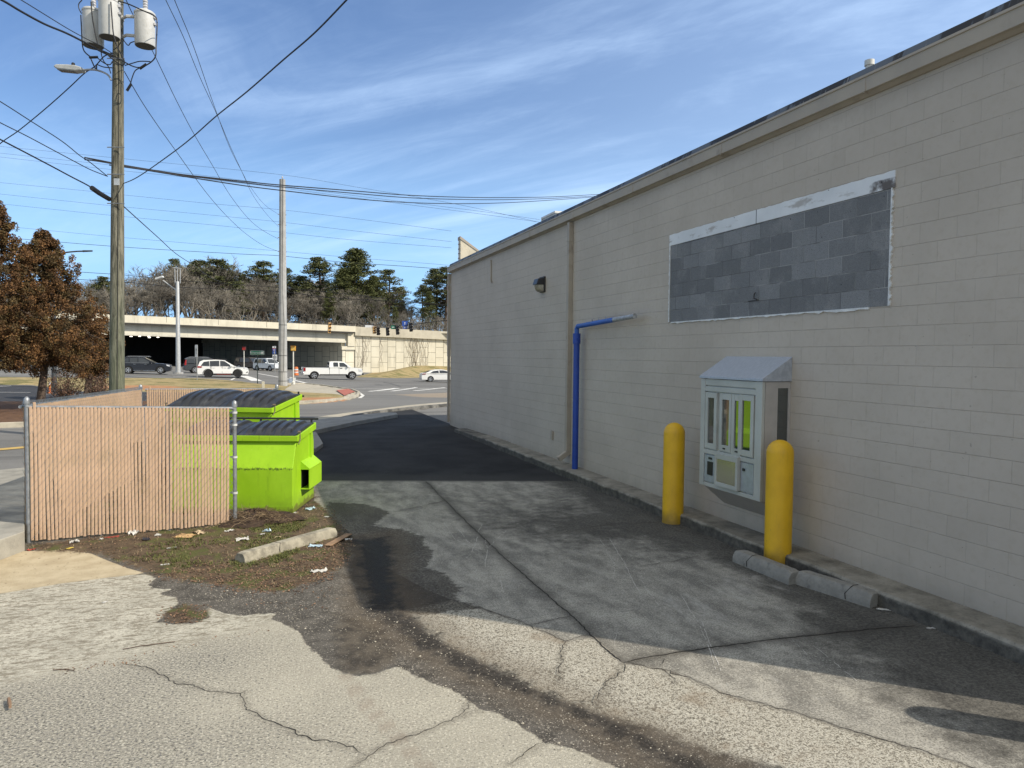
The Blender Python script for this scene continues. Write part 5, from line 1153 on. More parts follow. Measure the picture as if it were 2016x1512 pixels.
# ================================================================= VEHICLES
def carpaint(name, c, metal=0.0, rough=.28):
    if name in MATS: return MATS[name]
    m, b, p = newmat(name); n1 = b.noise(2.5, 5, .6, b.obj()); x, y, z = b.sep(b.obj())
    dust = b.m('MULTIPLY', b.ss(z, .75, .25), b.ss(n1, .35, .7, .1, .35))
    b.put(p.inputs['Base Color'], b.mix(dust, c, tuple(.7*v+.03 for v in c))); p.inputs['Metallic'].default_value = metal
    b.put(p.inputs['Roughness'], b.lin(n1, .3, .7, rough-.06, rough+.1)); p.inputs['Coat Weight'].default_value = .5 if max(c) > .1 else .15; p.inputs['Coat Roughness'].default_value = .08; return m
tyre = pm('tyre_rubber', (.018, .018, .018), .85); rimm = pm('alloy_rim', (.50, .51, .53), .3, metal=.75, var=.1); rimk = pm('black_rim', (.02, .02, .022), .35, metal=.4)
cglass = pm('car_glass', (.018, .022, .025), .05, spec=1.0, var=.2, scale=1.5); clad = pm('black_trim', (.018, .018, .019), .6); redl = pm('tail_lamp', (.28, .012, .012), .15); headl = pm('head_lamp', (.55, .57, .60), .1, spec=.8); chrome = pm('chrome', (.62, .63, .65), .15, metal=.9); well = pm('wheel_well', (.008, .008, .008), .95)
def vehicle(name, label, cat, px, py, heading, L, W, top, zb, xr, xf, r, cabin, wins, paint, rim=rimm, belt=.95, roofp_=None, inset=.20, extra=None, clad_h=0, d=None, arch_k=1.16, roof_rails=None):
    g = G(px, py) if d is None else None
    if d is not None: q = P(px, py, d); g = Vector((q.x, q.y, gz(q.x, q.y)))
    T = thing(name, label, cat, (g.x, g.y, max(g.z, zf(g.x, g.y))), R(heading))
    def hw(x, z=0, cab=False):
        t = max(0, (abs(x)/(L/2)-.72)/.28); w = W/2*(1-.13*t*t)
        if z > belt or cab: w = w-.03-(z-belt)*inset/.6
        return w
    ra = r*arch_k
    def arch(cx):
        a0 = math.asin(max(-.9, min(.9, (zb-r)/ra))); return [(cx+ra*math.cos(a), r+ra*math.sin(a)) for a in np.linspace(a0, math.pi-a0, 14)]
    def loft(outl, sc_, cab=False):
        lay = ((-1, sc_), (-.93, 1), (.93, 1), (1, sc_)); n = len(outl); zm = sum(z for _, z in outl)/n; vs = []
        for s, k in lay:
            for x, z in outl: vs.append((x*(1-(1-k)*.3), s*hw(x, z, cab), zm+(z-zm)*k))
        fs = [tuple(range(n)), tuple(3*n+i for i in range(n))]
        for a in range(3): fs += [(a*n+i, a*n+(i+1) % n, (a+1)*n+(i+1) % n, (a+1)*n+i) for i in range(n)]
        return vs, fs
    low = list(top) + [(top[-1][0]-.02, zb)] + arch(xf) + arch(xr) + [(top[0][0]+.03, zb)]
    mb = MB(); mb.add(*loft(low, .955)); mb.add(*loft(cabin, .985, True)); body = mb.build('body', paint, T, smooth='x')
    def side_poly(mb, poly, s, o=.008, dep=.03):
        a = [(x, s*(hw(x, z)+o), z) for x, z in poly]; c = [(x, s*(hw(x, z)-dep), z) for x, z in poly]; n = len(a)
        mb.add(a+c, [tuple(range(n)), tuple(n+i for i in range(n))]+[(i, (i+1) % n, n+(i+1) % n, n+i) for i in range(n)])
    def part(nm, mat, polys, o=.008, sides=(-1, 1), dep=.03, each=True):
        for s in sides:
            for poly in polys:
                mb = MB(); side_poly(mb, poly, s, o, dep); mb.build(nm, mat, T)
    part('window', cglass, wins, .010)
    # windscreen and rear glass laid on the sloping ends of the cabin
    def screen(nm, a, b_, k0=.08, k1=.92):
        (x0, z0), (x1, z1) = a, b_; A = (x0+(x1-x0)*k0, z0+(z1-z0)*k0); B = (x0+(x1-x0)*k1, z0+(z1-z0)*k1)
        nx, nz = -(z1-z0), (x1-x0); l = math.hypot(nx, nz); nx, nz = nx/l, nz/l
        if nz < 0: nx, nz = -nx, -nz
        mb = MB(); w0, w1 = hw(*A)-.07, hw(*B)-.07; vs = []
        for e in (.012, -.02):
            vs += [(A[0]+nx*e, -w0, A[1]+nz*e), (A[0]+nx*e, w0, A[1]+nz*e), (B[0]+nx*e, w1, B[1]+nz*e), (B[0]+nx*e, -w1, B[1]+nz*e)]
        mb.add(vs, [(0,1,2,3),(4,5,6,7),(0,1,5,4),(1,2,6,5),(2,3,7,6),(3,0,4,7)]); mb.build(nm, cglass, T)
    screen('windscreen', cabin[-1], cabin[-2]); screen('rear_window', cabin[0], cabin[1])
    for cx in (xr, xf):
        for s in (-1, 1):
            y = s*(hw(cx)-.115); Mw = Matrix.Translation((cx, y, r)) @ Matrix.Rotation(R(90)*s*-1, 4, 'X')
            mb = MB(); mb.lathe([(r*.66, -.10), (r*.94, -.11), (r, -.08), (r, .08), (r*.94, .11), (r*.66, .10)], 28, (0, 0, 0)); mb.v = [tuple(Mw @ Vector(v)) for v in mb.v]; wh = mb.build('wheel', tyre, T, smooth='x')
            mb = MB(); mb.lathe([(r*.655, .085), (r*.66, .104), (r*.60, .106), (r*.58, .07)], 28)
            for k in range(5):
                a = k*2*math.pi/5; Mr = Matrix.Rotation(a, 4, 'Z'); mb.prism([(r*.06, -r*.09, .085), (r*.6, -r*.12, .09), (r*.6, r*.12, .09), (r*.06, r*.09, .085)], (0, 0, .018), Mr)
            mb.lathe([(r*.16, .085), (r*.16, .108), (.01, .11)], 12); mb.v = [tuple(Mw @ Vector(v)) for v in mb.v]; mb.build('rim', rim, wh, fix=True)
            mb = MB(); mb.lathe([(r*.57, .05), (r*.57, .066)], 20); mb.v = [tuple(Mw @ Vector(v)) for v in mb.v]; mb.build('gap_disc', well, wh)  # dark disc behind the spokes, shade of the gaps put into its colour
            mb = MB(); y0, y1 = sorted((s*(hw(cx)-.42), s*(hw(cx)-.02)))
            mb.prism([(x, y0, z) for x, z in [(cx+ra*1.0*math.cos(a), r+ra*1.0*math.sin(a)) for a in np.linspace(.0, math.pi, 12)]], (0, y1-y0-.02, 0)); mb.build('wheel_arch', well, T)
    mb = MB(); mb.box((top[0][0]+.25, -W/2+.16, zb-.06), (top[-1][0]-.25, W/2-.16, zb+.12)); mb.build('underbody', well, T)
    if clad_h:
        part('sill_trim', clad, [[(xr+ra, zb), (xf-ra, zb), (xf-ra, zb+clad_h), (xr+ra, zb+clad_h)]], .006)
        for cx in (xr, xf):
            part('arch_trim', clad, [[(cx+(ra+.05)*math.cos(a), r+(ra+.05)*math.sin(a)) for a in np.linspace(.02, math.pi-.02, 14)]+[(cx+ra*math.cos(a), r+ra*math.sin(a)) for a in np.linspace(math.pi-.02, .02, 14)]], .007)
    if roof_rails:
        for s in (-1, 1):
            mb = MB(); zr = roof_rails[2]; mb.tube([(roof_rails[0], s*(hw(0, zr)-.09), zr-.03), (roof_rails[0]+.12, s*(hw(0, zr)-.09), zr+.05), (roof_rails[1]-.12, s*(hw(0, zr)-.09), zr+.05), (roof_rails[1], s*(hw(0, zr)-.09), zr-.02)], .02, 6); mb.build('roof_rail', chrome if roof_rails[3] else clad, T)
    e = dict(extra or {})
    for nm, (mat, polys) in e.items(): part(nm.split(':')[0], mat, polys, .012)
    mx = e and None
    mz = belt+.05; mxx = cabin[-1][0]-.42
    for s in (-1, 1):
        mb = MB(); mb.box((mxx-.08, s*(W/2+.02)-.02*(s < 0), mz-.02), (mxx+.10, s*(W/2+.20), mz+.14)) if s > 0 else mb.box((mxx-.08, -(W/2+.20), mz-.02), (mxx+.10, -(W/2-.02), mz+.14)); mb.build('mirror', paint, T, bevel=.03)
    mb = MB(); mb.box((top[0][0]-.012, -.27, .62), (top[0][0]+.02, .27, .76)); mb.build('licence_plate', pm('plate', (.55, .57, .58), .5), T)
    return T, part, hw
wht = carpaint('white_paint', (.72, .72, .70)); blk = carpaint('black_paint', (.012, .013, .018), .2, .2); gry = carpaint('dark_grey_paint', (.05, .055, .06), .4); slv = carpaint('pale_silver_paint', (.62, .65, .68)); brn = carpaint('dark_brown_paint', (.06, .05, .045), .3)
suv_top = lambda L, h0, hb, hn: [(-L/2+.03, .45), (-L/2, .62), (-L/2+.02, h0), (-L/2+.10, h0+.06), (L*.13, hb), (L*.33, hb-.05), (L/2-.22, hn), (L/2-.04, hn-.14), (L/2, .55), (L/2-.03, .40)]
# black suv
L = 4.70
vehicle('parked_suv', 'black SUV with bright alloy wheels on the road left of the steel mast', 'SUV', 287, 735, 0, L, 1.88, suv_top(L, .95, 1.05, .92), .28, -1.43, 1.43, .365,
        [(-2.25, .98), (-2.12, 1.42), (-1.74, 1.62), (-.7, 1.67), (-.07, 1.61), (.95, 1.05)],
        [[(-2.02, 1.18), (-1.80, 1.46), (-1.38, 1.54), (-1.36, 1.12)], [(-1.29, 1.11), (-1.31, 1.55), (-.62, 1.58), (-.60, 1.10)], [(-.52, 1.10), (-.54, 1.58), (-.12, 1.54), (.60, 1.09)]], blk, rimm, 1.02, roof_rails=(-1.6, .4, 1.66, True),
        extra={'head_lamp': (headl, [[(2.02, .78), (2.28, .72), (2.24, .86), (1.95, .92)]]), 'tail_lamp': (redl, [[(-2.32, .90), (-1.95, .92), (-1.95, 1.02), (-2.28, 1.02)]]), 'window_trim': (chrome, [[(-2.0, 1.065), (.65, 1.05), (.65, 1.07), (-2.0, 1.085)]]), 'sill_strip': (chrome, [[(-.95, .31), (.95, .31), (.95, .34), (-.95, .34)]]), 'door_handle': (chrome, [[(-.95, .93), (-.75, .93), (-.75, .96), (-.95, .96)], [(.02, .92), (.22, .92), (.22, .95), (.02, .95)]])}, d=71.6)
L = 4.63
vehicle('parked_suv', 'white SUV with black wheels in front of the darker SUV', 'SUV', 440, 743, 0, L, 1.82, suv_top(L, .98, 1.05, .95), .30, -1.335, 1.335, .37,
        [(-2.27, 1.00), (-2.08, 1.52), (-1.75, 1.68), (-.6, 1.72), (.15, 1.65), (1.15, 1.05)],
        [[(-1.95, 1.16), (-1.72, 1.50), (-1.24, 1.58), (-1.22, 1.13)], [(-1.15, 1.12), (-1.17, 1.59), (-.34, 1.62), (-.32, 1.11)], [(-.24, 1.11), (-.26, 1.62), (.12, 1.58), (.82, 1.09)]], wht, rimk, 1.02, clad_h=.10, roof_rails=(-1.6, .3, 1.71, False),
        extra={'head_lamp': (headl, [[(1.92, .86), (2.26, .76), (2.24, .88), (1.88, .98)]]), 'tail_lamp': (redl, [[(-2.29, .93), (-1.85, .98), (-1.88, 1.08), (-2.26, 1.10)]]), 'side_accent': (pm('red_accent', (.30, .05, .04), .5), [[(-.55, .305), (.70, .305), (.70, .35), (-.55, .35)]]), 'door_handle': (wht, [[(-.9, .96), (-.7, .96), (-.7, .99), (-.9, .99)], [(.1, .95), (.3, .95), (.3, .98), (.1, .98)]]), 'fog_trim': (clad, [[(2.05, .45), (2.25, .48), (2.22, .62)]]), 'door_seam': (clad, [[(-.08, .45), (-.06, .45), (-.06, 1.08), (-.08, 1.08)], [(-1.07, .75), (-1.05, .75), (-1.05, 1.08), (-1.07, 1.08)], [(1.0, .5), (1.02, .5), (1.02, 1.04), (1.0, 1.04)]])}, d=70.3)
# white pickup
L = 6.35
pk, part_, hw_ = vehicle('pickup_truck', 'white extended cab pickup truck with long bed crossing the intersection', 'pickup truck', 653.5, 743.5, 3, L, 2.02,
        [(-3.10, .62), (-3.10, 1.10), (-3.08, 1.32), (-.35, 1.32), (.2, 1.28), (1.45, 1.28), (2.4, 1.24), (3.02, 1.15), (3.14, .95), (3.15, .60)], .50, -1.98, 2.02, .405,
        [(-.42, 1.28), (-.36, 1.86), (-.15, 1.93), (.85, 1.93), (1.25, 1.84), (1.95, 1.28)],
        [[(.02, 1.36), (.0, 1.76), (.06, 1.82), (.48, 1.82), (.52, 1.78), (.54, 1.36)], [(.66, 1.35), (.66, 1.80), (1.12, 1.78), (1.55, 1.46), (1.58, 1.34)]], wht, rimm, 1.30, arch_k=1.22,
        extra={'tail_lamp': (redl, [[(-3.085, .88), (-2.86, .88), (-2.86, 1.24), (-3.08, 1.24)]]), 'head_lamp': (headl, [[(2.72, .86), (3.05, .86), (3.05, 1.08), (2.72, 1.12)]]), 'door_handle': (clad, [[(.70, 1.16), (.95, 1.16), (.95, 1.21), (.70, 1.21)]]), 'rocker': (clad, [[(-1.40, .50), (1.45, .50), (1.45, .56), (-1.40, .56)]]),
               'door_seam': (clad, [[(-.40, .56), (-.375, .56), (-.375, 1.30), (-.40, 1.30)], [(.60, .58), (.615, .58), (.615, 1.3), (.60, 1.3)], [(1.66, .58), (1.675, .58), (1.675, 1.28), (1.66, 1.28)]]), 'bed_rail': (clad, [[(-3.08, 1.30), (-.44, 1.30), (-.44, 1.35), (-3.08, 1.35)]]), 'door_mark': (pm('grey_badge', (.42, .47, .50), .5), [[(1.2, 1.16), (1.5, 1.14), (1.32, 1.02)]])}, d=78)
mb = MB(); mb.box((-3.32, -.95, .52), (-3.11, .95, .74)); mb.build('bumper', chrome, pk, bevel=.03)
mb = MB(); mb.box((-3.02, -.86, .98), (-.50, .86, 1.326)); mb.build('truck_bed', pm('bed_liner', (.02, .02, .02), .8), pk)
mb = MB(); mb.box((3.08, -.95, .46), (3.25, .95, .66)); mb.build('bumper', clad, pk, bevel=.03)
mb = MB(); mb.box((3.10, -.6, .78), (3.17, .6, 1.08)); mb.build('grille', clad, pk)
# white sedan
L = 4.92
vehicle('sedan', 'white sedan partly cut off by the far corner of the building', 'sedan', 868, 750.5, -2, L, 1.85,
        [(-2.44, .42), (-2.46, .70), (-2.38, 1.02), (-2.10, 1.06), (-1.0, 1.0), (1.0, .98), (1.9, .88), (2.36, .72), (2.45, .52), (2.40, .32)], .26, -1.42, 1.40, .335,
        [(-2.05, 1.03), (-1.30, 1.33), (-.6, 1.45), (.1, 1.45), (.55, 1.37), (1.45, .98)],
        [[(-1.45, 1.06), (-1.10, 1.27), (-.45, 1.36), (-.42, 1.05)], [(-.34, 1.05), (-.36, 1.37), (.12, 1.37), (.5, 1.29), (1.0, 1.03)]], wht, rimm, 1.0,
        extra={'tail_lamp': (redl, [[(-2.38, .88), (-1.92, .92), (-1.98, 1.0), (-2.34, .99)]]), 'head_lamp': (headl, [[(1.95, .72), (2.3, .66), (2.25, .76), (1.9, .83)]])}, d=85)
# vehicles under and before the bridge
L = 5.13
bx_ = lambda L, hb: [(-L/2, .5), (-L/2, .7), (-L/2+.05, hb), (-L/2+.1, hb+.04), (L*.18, hb+.03), (L*.36, hb-.03), (L/2-.12, hb-.13), (L/2-.02, .8), (L/2, .5)]
tah = lambda x: [(-2.50, 1.12), (-2.36, 1.75), (-2.1, 1.87), (.1, 1.90), (.45, 1.82), (1.15, 1.10)]
twin = [[(-2.22, 1.20), (-2.12, 1.70), (-1.55, 1.74), (-1.50, 1.18)], [(-1.38, 1.18), (-1.34, 1.74), (-.62, 1.76), (-.60, 1.18)], [(-.48, 1.18), (-.46, 1.76), (.18, 1.74), (.70, 1.18)]]
vehicle('parked_suv', 'pale boxy SUV coming out from under the overpass left of the concrete pole', 'SUV', 529, 733.5, -52, L, 2.0, bx_(L, 1.08), .40, -1.45, 1.50, .40, tah(0), twin, slv, rimm, 1.1, d=108,
        extra={'head_lamp': (headl, [[(2.1, .85), (2.48, .82), (2.45, .98), (2.1, 1.02)]])})
vehicle('parked_suv', 'dark brown SUV in the shade under the overpass behind the pale SUV', 'SUV', 494, 735, -40, L, 2.0, bx_(L, 1.08), .40, -1.45, 1.50, .40, tah(0), twin, brn, rimm, 1.1, d=111)
vehicle('parked_suv', 'dark grey SUV with tall red tail lamps half hidden behind the white SUV', 'SUV', 407, 735, 12, 4.9, 1.95, bx_(4.9, 1.02), .36, -1.35, 1.45, .375, [(-2.40, 1.06), (-2.25, 1.62), (-2.0, 1.74), (.0, 1.76), (.45, 1.68), (1.2, 1.04)],
        [[(-2.12, 1.14), (-2.04, 1.56), (-1.45, 1.62), (-1.40, 1.12)], [(-1.28, 1.12), (-1.26, 1.62), (-.52, 1.64), (-.50, 1.12)], [(-.38, 1.12), (-.36, 1.64), (.22, 1.62), (.78, 1.12)]], gry, rimm, 1.05, d=82, extra={'tail_lamp': (redl, [[(-2.43, .92), (-2.24, .92), (-2.18, 1.50), (-2.30, 1.50)]])}, roof_rails=(-1.9, .2, 1.76, True))
vehicle('sedan', 'dark sedan with star spoke wheels seen behind the brown tree trunk', 'sedan', 33, 733, 2, 4.8, 1.85,
        [(-2.38, .42), (-2.40, .70), (-2.32, 1.0), (-2.10, 1.04), (-1.0, 1.0), (1.0, .98), (1.9, .88), (2.3, .72), (2.39, .52), (2.35, .32)], .26, -1.40, 1.38, .34,
        [(-2.05, 1.03), (-1.30, 1.33), (-.6, 1.45), (.1, 1.45), (.55, 1.37), (1.45, .98)], [[(-1.45, 1.06), (-1.10, 1.27), (-.45, 1.36), (-.42, 1.05)], [(-.34, 1.05), (-.36, 1.37), (.12, 1.37), (.5, 1.29), (1.0, 1.03)]], blk, rimm, 1.0, d=70)
# ================================================================= SIGNS AND SIGNALS
signpost = pm('sign_post_steel', (.30, .31, .31), .5, metal=.4); grn = pm('sign_green', (.012, .16, .095), .5, var=.1); wsg = pm('sign_white', (.66, .67, .67), .5, var=.05, dirt=(.5, .5, .48)); bls = pm('sign_blue', (.02, .07, .32), .5); blackp = pm('sign_black', (.015, .015, .015), .5); redsg = pm('sign_red', (.40, .03, .04), .5); orng = pm('signal_yellow', (.55, .27, .02), .5, var=.1)
def camM(p, yaw=0):
    """frame at p whose local X runs to camera right, Y up, Z toward the camera side"""
    x = RTl.copy(); x.rotate(Matrix.Rotation(yaw, 3, 'Z')); z = Vector((x.y, -x.x, 0))
    return Matrix(((x.x, 0, z.x, p.x), (x.y, 0, z.y, p.y), (0, 1, 0, p.z), (0, 0, 0, 1)))
def board(par, name, mat, cx, cy, w, h, M0, dep=.012, z=0, bevel=0, round_=0):
    mb = MB()
    if round_:
        pts = []
        for qx, qy, a0 in ((1, 1, 0), (-1, 1, 90), (-1, -1, 180), (1, -1, 270)):
            for a in (0, 30, 60, 90): pts.append((cx+qx*(w/2-round_)+round_*math.cos(R(a0+a)), cy+qy*(h/2-round_)+round_*math.sin(R(a0+a)), z))
        mb.prism(pts, (0, 0, dep), M0)
    else: mb.box((cx-w/2, cy-h/2, z), (cx+w/2, cy+h/2, z+dep), M0)
    return mb.build(name, mat, par)
def sign(name, label, px, py, yaw=0, h=2, postr=.04, d=None, pmat=None):
    if d is None: g = G(px, py)
    else: q = P(px, py, d); g = Vector((q.x, q.y, gz(q.x, q.y)))
    g.z = max(g.z, zf(g.x, g.y)); T = thing(name, label, 'sign', g); mb = MB(); mb.tube([(0, 0, -.2), (0, 0, h)], postr, 8); mb.build('post', pmat or signpost, T)
    return T, camM(Vector((0, 0, 0)), yaw), g.x*_sy+g.y*_cy
T, M0, d = sign('street_sign', 'green street name sign reading Riverside on a thin dark post', 507, 757, 0, 2.4, .035, pmat=pm('dark_post', (.06, .08, .07), .6)); kk = d/FPX
cyy = (757-696)*kk; board(T, 'sign_panel', wsg, -.01, cyy, 27.4*kk, 8.2*kk, M0, .02, 0, round_=.05); board(T, 'sign_face', grn, -.01, cyy, 26.4*kk, 7.2*kk, M0, .006, .021, round_=.05)
text_mesh('lettering', 'Riverside', 5.9*kk, wsg, T, M0 @ Matrix.Translation((-3.2*kk, cyy, .030)), .002); board(T, 'sign_panel', wsg, 9.7*kk, cyy, 5*kk, 4.6*kk, M0, .004, .028)
T, M0, d = sign('regulatory_sign', 'narrow white sign with black arrow on a bare metal post before the white SUV', 388, 750, -R(48), 2.6, .035); kk = d/FPX
board(T, 'sign_panel', wsg, 0, 62*kk*.92, .62, 24*kk, M0, .015, .04); mb = MB(); mb.prism([(-.05, 55*kk*.92, .056), (.05, 55*kk*.92, .056), (.05, 63*kk*.92, .056), (.16, 63*kk*.92, .056), (0, 69*kk*.92, .056), (-.16, 63*kk*.92, .056), (-.05, 63*kk*.92, .056)], (0, 0, .004), M0); mb.build('arrow', blackp, T)
# route marker assembly with lane arrows
T, M0, d = sign('route_marker', 'red white and blue route shield above a blue plate and two white lane arrow signs', 541, 735, 0, 3.6, .05, d=95); kk = 95/FPX; Y_ = lambda y: (738.5-y)*kk
board(T, 'sign_panel', wsg, -1*kk, Y_(687.5), 7*kk, 3.6*kk, M0, .02); board(T, 'sign_panel', bls, -1*kk, Y_(711-13), 7*kk, 5*kk, M0, .02)
mb = MB(); sh = [(-3.4, 4), (-1.5, 3.4), (0, 4.2), (1.5, 3.4), (3.4, 4), (3.2, -1), (0, -4.2), (-3.2, -1)]; mb.prism([((x-1)*kk, Y_(693)+y*kk*.8, .022) for x, y in sh], (0, 0, .01), M0); mb.build('shield', pm('shield_blue', (.10, .10, .36), .5), T)
mb = MB(); mb.box((-4.0*kk, Y_(690.8), .033), (2.0*kk, Y_(689.6), .036), M0); mb.build('shield_band', redsg, T); text_mesh('lettering', '75', 4.0*kk, wsg, T, M0 @ Matrix.Translation((-1*kk, Y_(693.3), .036)), .002)
mb = MB(); mb.prism([((x-1)*kk, Y_(698)+y*kk, .022) for x, y in ((-.4, -1.6), (.4, -1.6), (.4, .3), (1.3, .3), (0, 1.8), (-1.3, .3), (-.4, .3))], (0, 0, .004), M0); mb.build('arrow', wsg, T)
board(T, 'sign_panel', wsg, .3*kk, Y_(707.5), 9*kk, 10.5*kk, M0, .02)
for xo in (-1.8, 2.3):
    mb = MB(); mb.prism([((x+xo)*kk, Y_(708)+y*kk, .022) for x, y in ((-.5, -3.6), (.5, -3.6), (.5, .6), (1.6, .6), (0, 3.6), (-1.6, .6), (-.5, .6))], (0, 0, .004), M0); mb.build('arrow', blackp, T)
# yard sign
g = G(575, 757); T = thing('yard_sign', 'small white and blue yard sign stuck in the grass beside the concrete pole', 'sign', (g.x, g.y, max(g.z, zf(g.x, g.y)))); kk = (g.x*_sy+g.y*_cy)/FPX; M0 = camM(Vector((0, 0, 0)), R(10))
board(T, 'sign_panel', wsg, 0, 8*kk, 12*kk, 12*kk, M0 @ Matrix.Rotation(R(-6), 4, 'Z'), .01)
for i, (y, wd) in enumerate(((11.5, 8), (9.4, 9.5), (7.2, 8.5), (5.2, 9.6))): board(T, 'sign_print', pm('print_blue', (.10, .20, .38), .5), .3*kk, y*kk, wd*kk, 1.1*kk, M0 @ Matrix.Rotation(R(14), 4, 'Z'), .003, .012)
mb = MB()
for x in (-4, 4): mb.tube([(x*kk, -.05, 0), (x*kk, 2.2*kk, 0)], .012, 5)
mb.v = [tuple(M0 @ Vector(v)) for v in mb.v]; mb.build('stake', signpost, T)
# pedestrian signals
def ped(px, pyb, pyt, mat, face, label, pm_, d=None, w=.42, h=.45):
    if d is None: g = G(px, pyb)
    else: q = P(px, pyb, d); g = Vector((q.x, q.y, gz(q.x, q.y)))
    g.z = max(g.z, zf(g.x, g.y)); dd = g.x*_sy+g.y*_cy; kk = dd/FPX; H = P(px, pyt, dd).z-g.z
    T = thing('pedestrian_signal', label, 'pedestrian signal', g); M0 = camM(Vector((0, 0, 0)), R(8))
    mb = MB(); mb.lathe([(.16, -.1), (.15, .25), (.06, .34), (.055, H-.4)], 12); mb.build('post', pm_, T, smooth=True)
    mb = MB(); mb.box((-w/2, H-h, -.12), (w/2, H, .10), M0); mb.build('signal_head', mat, T, bevel=.02)
    mb = MB(); mb.box((-w/2+.06, H-h+.05, .101), (w/2-.06, H-.05, .112), M0); mb.build('signal_face', face, T)
    mb = MB(); mb.box((-w/2, H-.02, .10), (w/2, H, .24), M0); mb.build('visor', mat, T)
    return T
whpole = pm('pale_pole', (.58, .57, .52), .5)
ped(577.5, 758, 681, orng, pm('signal_amber', (.62, .40, .10), .4), 'yellow pedestrian signal on a pale post just right of the concrete pole', whpole, w=.40, h=.42)
ped(480.5, 733, 682, pm('signal_dark', (.06, .02, .015), .5), pm('signal_red', (.30, .02, .015), .4), 'dark pedestrian signal with red face on a pale post before the overpass', whpole, d=92, w=.5, h=.5)
g = P(583, 735, 88); T = thing('traffic_drum', 'orange and white traffic drum behind the rear of the white pickup', 'traffic drum', (g.x, g.y, gz(g.x, g.y)+.0)); orr = pm('drum_orange', (.62, .16, .03), .5)
mb = MB(); mb.lathe([(.32, 0), (.32, .06), (.29, .07), (.27, .30)], 14); mb.lathe([(.262, .45), (.255, .62)], 14); mb.lathe([(.245, .78), (.22, 1.0), (.1, 1.05)], 14); mb.build('body', orr, T, smooth='x')
mb = MB(); mb.lathe([(.27, .30), (.262, .45)], 14); mb.build('white_band', wsg, T); mb = MB(); mb.lathe([(.255, .62), (.245, .78)], 14); mb.build('white_band', wsg, T)
g = G(98, 774); T = thing('marker_post', 'orange flexible marker post beside the brown tree trunk', 'marker post', (g.x, g.y, g.z)); mb = MB(); mb.lathe([(.12, 0), (.1, .04), (.05, .05), (.05, .5)], 10); mb.build('base', orr, T); mb = MB(); mb.lathe([(.055, .5), (.055, .62)], 10); mb.build('band', wsg, T)
g = G(518, 766); mb = MB(); mb.box((-.10, -.10, -.2), (.10, .10, .55)); o = mb.build('verge_post', pm('verge_post', (.50, .47, .38), .8), bevel=.02); o.location = g; tag(o, 'short pale concrete post in the verge behind the rear fence', 'post')
# span wire with traffic signals
dS = 92
sw_ = [(436, 600), (520, 612), (600, 622), (646, 634), (690, 637), (760, 640), (800, 640), (850, 634), (960, 622)]
mb = MB(); mb.tube(smoothp([P(x, y, dS) for x, y in sw_], 6), .035, 5); tag(mb.build('span_wire', blackw, smooth='all'), 'sagging span wire carrying the row of traffic signals before the overpass', 'wire')
tan_ = pm('signal_tan', (.50, .29, .10), .5, var=.08); blks = pm('signal_black', (.014, .014, .014), .5); edge = pm('signal_edge', (.40, .34, .26), .5)
def signal(px, y0, y1, tilt, body, label, edge_on):
    top = P(px, y0, dS); bot = P(px, y1, dS); h = top.z-bot.z; T = thing('traffic_signal', label, 'traffic signal', (bot.x, bot.y, bot.z), 0, 'traffic signals on the span wire')
    M0 = camM(Vector((0, 0, 0)), R(35)) @ Matrix.Rotation(tilt, 4, 'Z'); w = .36
    mb = MB(); mb.box((-w/2, 0, -.14), (w/2, h, .10), M0); mb.build('housing', body, T, bevel=.03)
    for k in range(3):
        z = h*(.17+.33*k); mb = MB(); n = 10; rv = .145
        ring = [(rv*math.cos(R(-20)+R(220)*i/n), rv*math.sin(R(-20)+R(220)*i/n)) for i in range(n+1)]
        vs = [M0 @ Vector((x, z+y, .10)) for x, y in ring]+[M0 @ Vector((x, z+y-.02, .34)) for x, y in ring]
        mb.add(vs, [(i, i+1, n+2+i, n+1+i) for i in range(n)]); mb.build('visor', body if not edge_on else blks, T, fix=False)
        mb = MB(); mb.lathe([(.125, 0), (.09, .02), (.01, .03)], 14); Ml = M0 @ Matrix.Translation((0, z, .101)); mb.v = [tuple(Ml @ Vector(v)) for v in mb.v]; mb.build('signal_lens', pm('dark_lens', (.03, .02, .02), .3), T)
    mb = MB(); mb.tube([M0 @ Vector((0, h, 0)), M0 @ Vector((0, h+.22, 0))], .03, 6); mb.build('hanger', blks, T)
    if edge_on:
        mb = MB(); mb.box((w/2+.002, .02, -.13), (w/2+.02, h-.02, .09), M0); mb.build('side_plate', edge, T)
    return T
signal(648, 635, 656, -.06, tan_, 'tan traffic signal hanging alone left of the others', False)
signal(737, 643, 657, .05, tan_, 'narrow tan traffic signal leftmost in the tight row', False)
signal(745, 644, 660, .08, blks, 'black traffic signal just right of the narrow tan one', True)
signal(763.5, 644, 661, .08, blks, 'black traffic signal in the middle of the row left of the green sign', True)
signal(783, 641, 659, .10, blks, 'black traffic signal hanging at the right end of the green sign', True)
signal(809.5, 635, 653, .10, blks, 'black traffic signal at the far right beside the blue sign', True)
kk = dS/FPX
def hung(px, py, w, h, mat, name, label, txt=None, tilt=0, ts=.6):
    c = P(px, py, dS); T = thing(name, label, 'sign', c); M0 = camM(Vector((0, 0, 0)), R(12)) @ Matrix.Rotation(tilt, 4, 'Z'); board(T, 'sign_panel', mat, 0, 0, w*kk, h*kk, M0, .02)
    mb = MB(); mb.tube([M0 @ Vector((0, h*kk/2, .01)), M0 @ Vector((0, h*kk/2+.2, .01))], .02, 5); mb.build('hanger', blks, T); return T, M0
T, M0 = hung(775, 644.5, 10, 7, grn, 'street_sign', 'green hanging street sign between two black traffic signals'); board(T, 'sign_print', wsg, -.5*kk, .3*kk, 5.5*kk, 1.2*kk, M0, .003, .021)
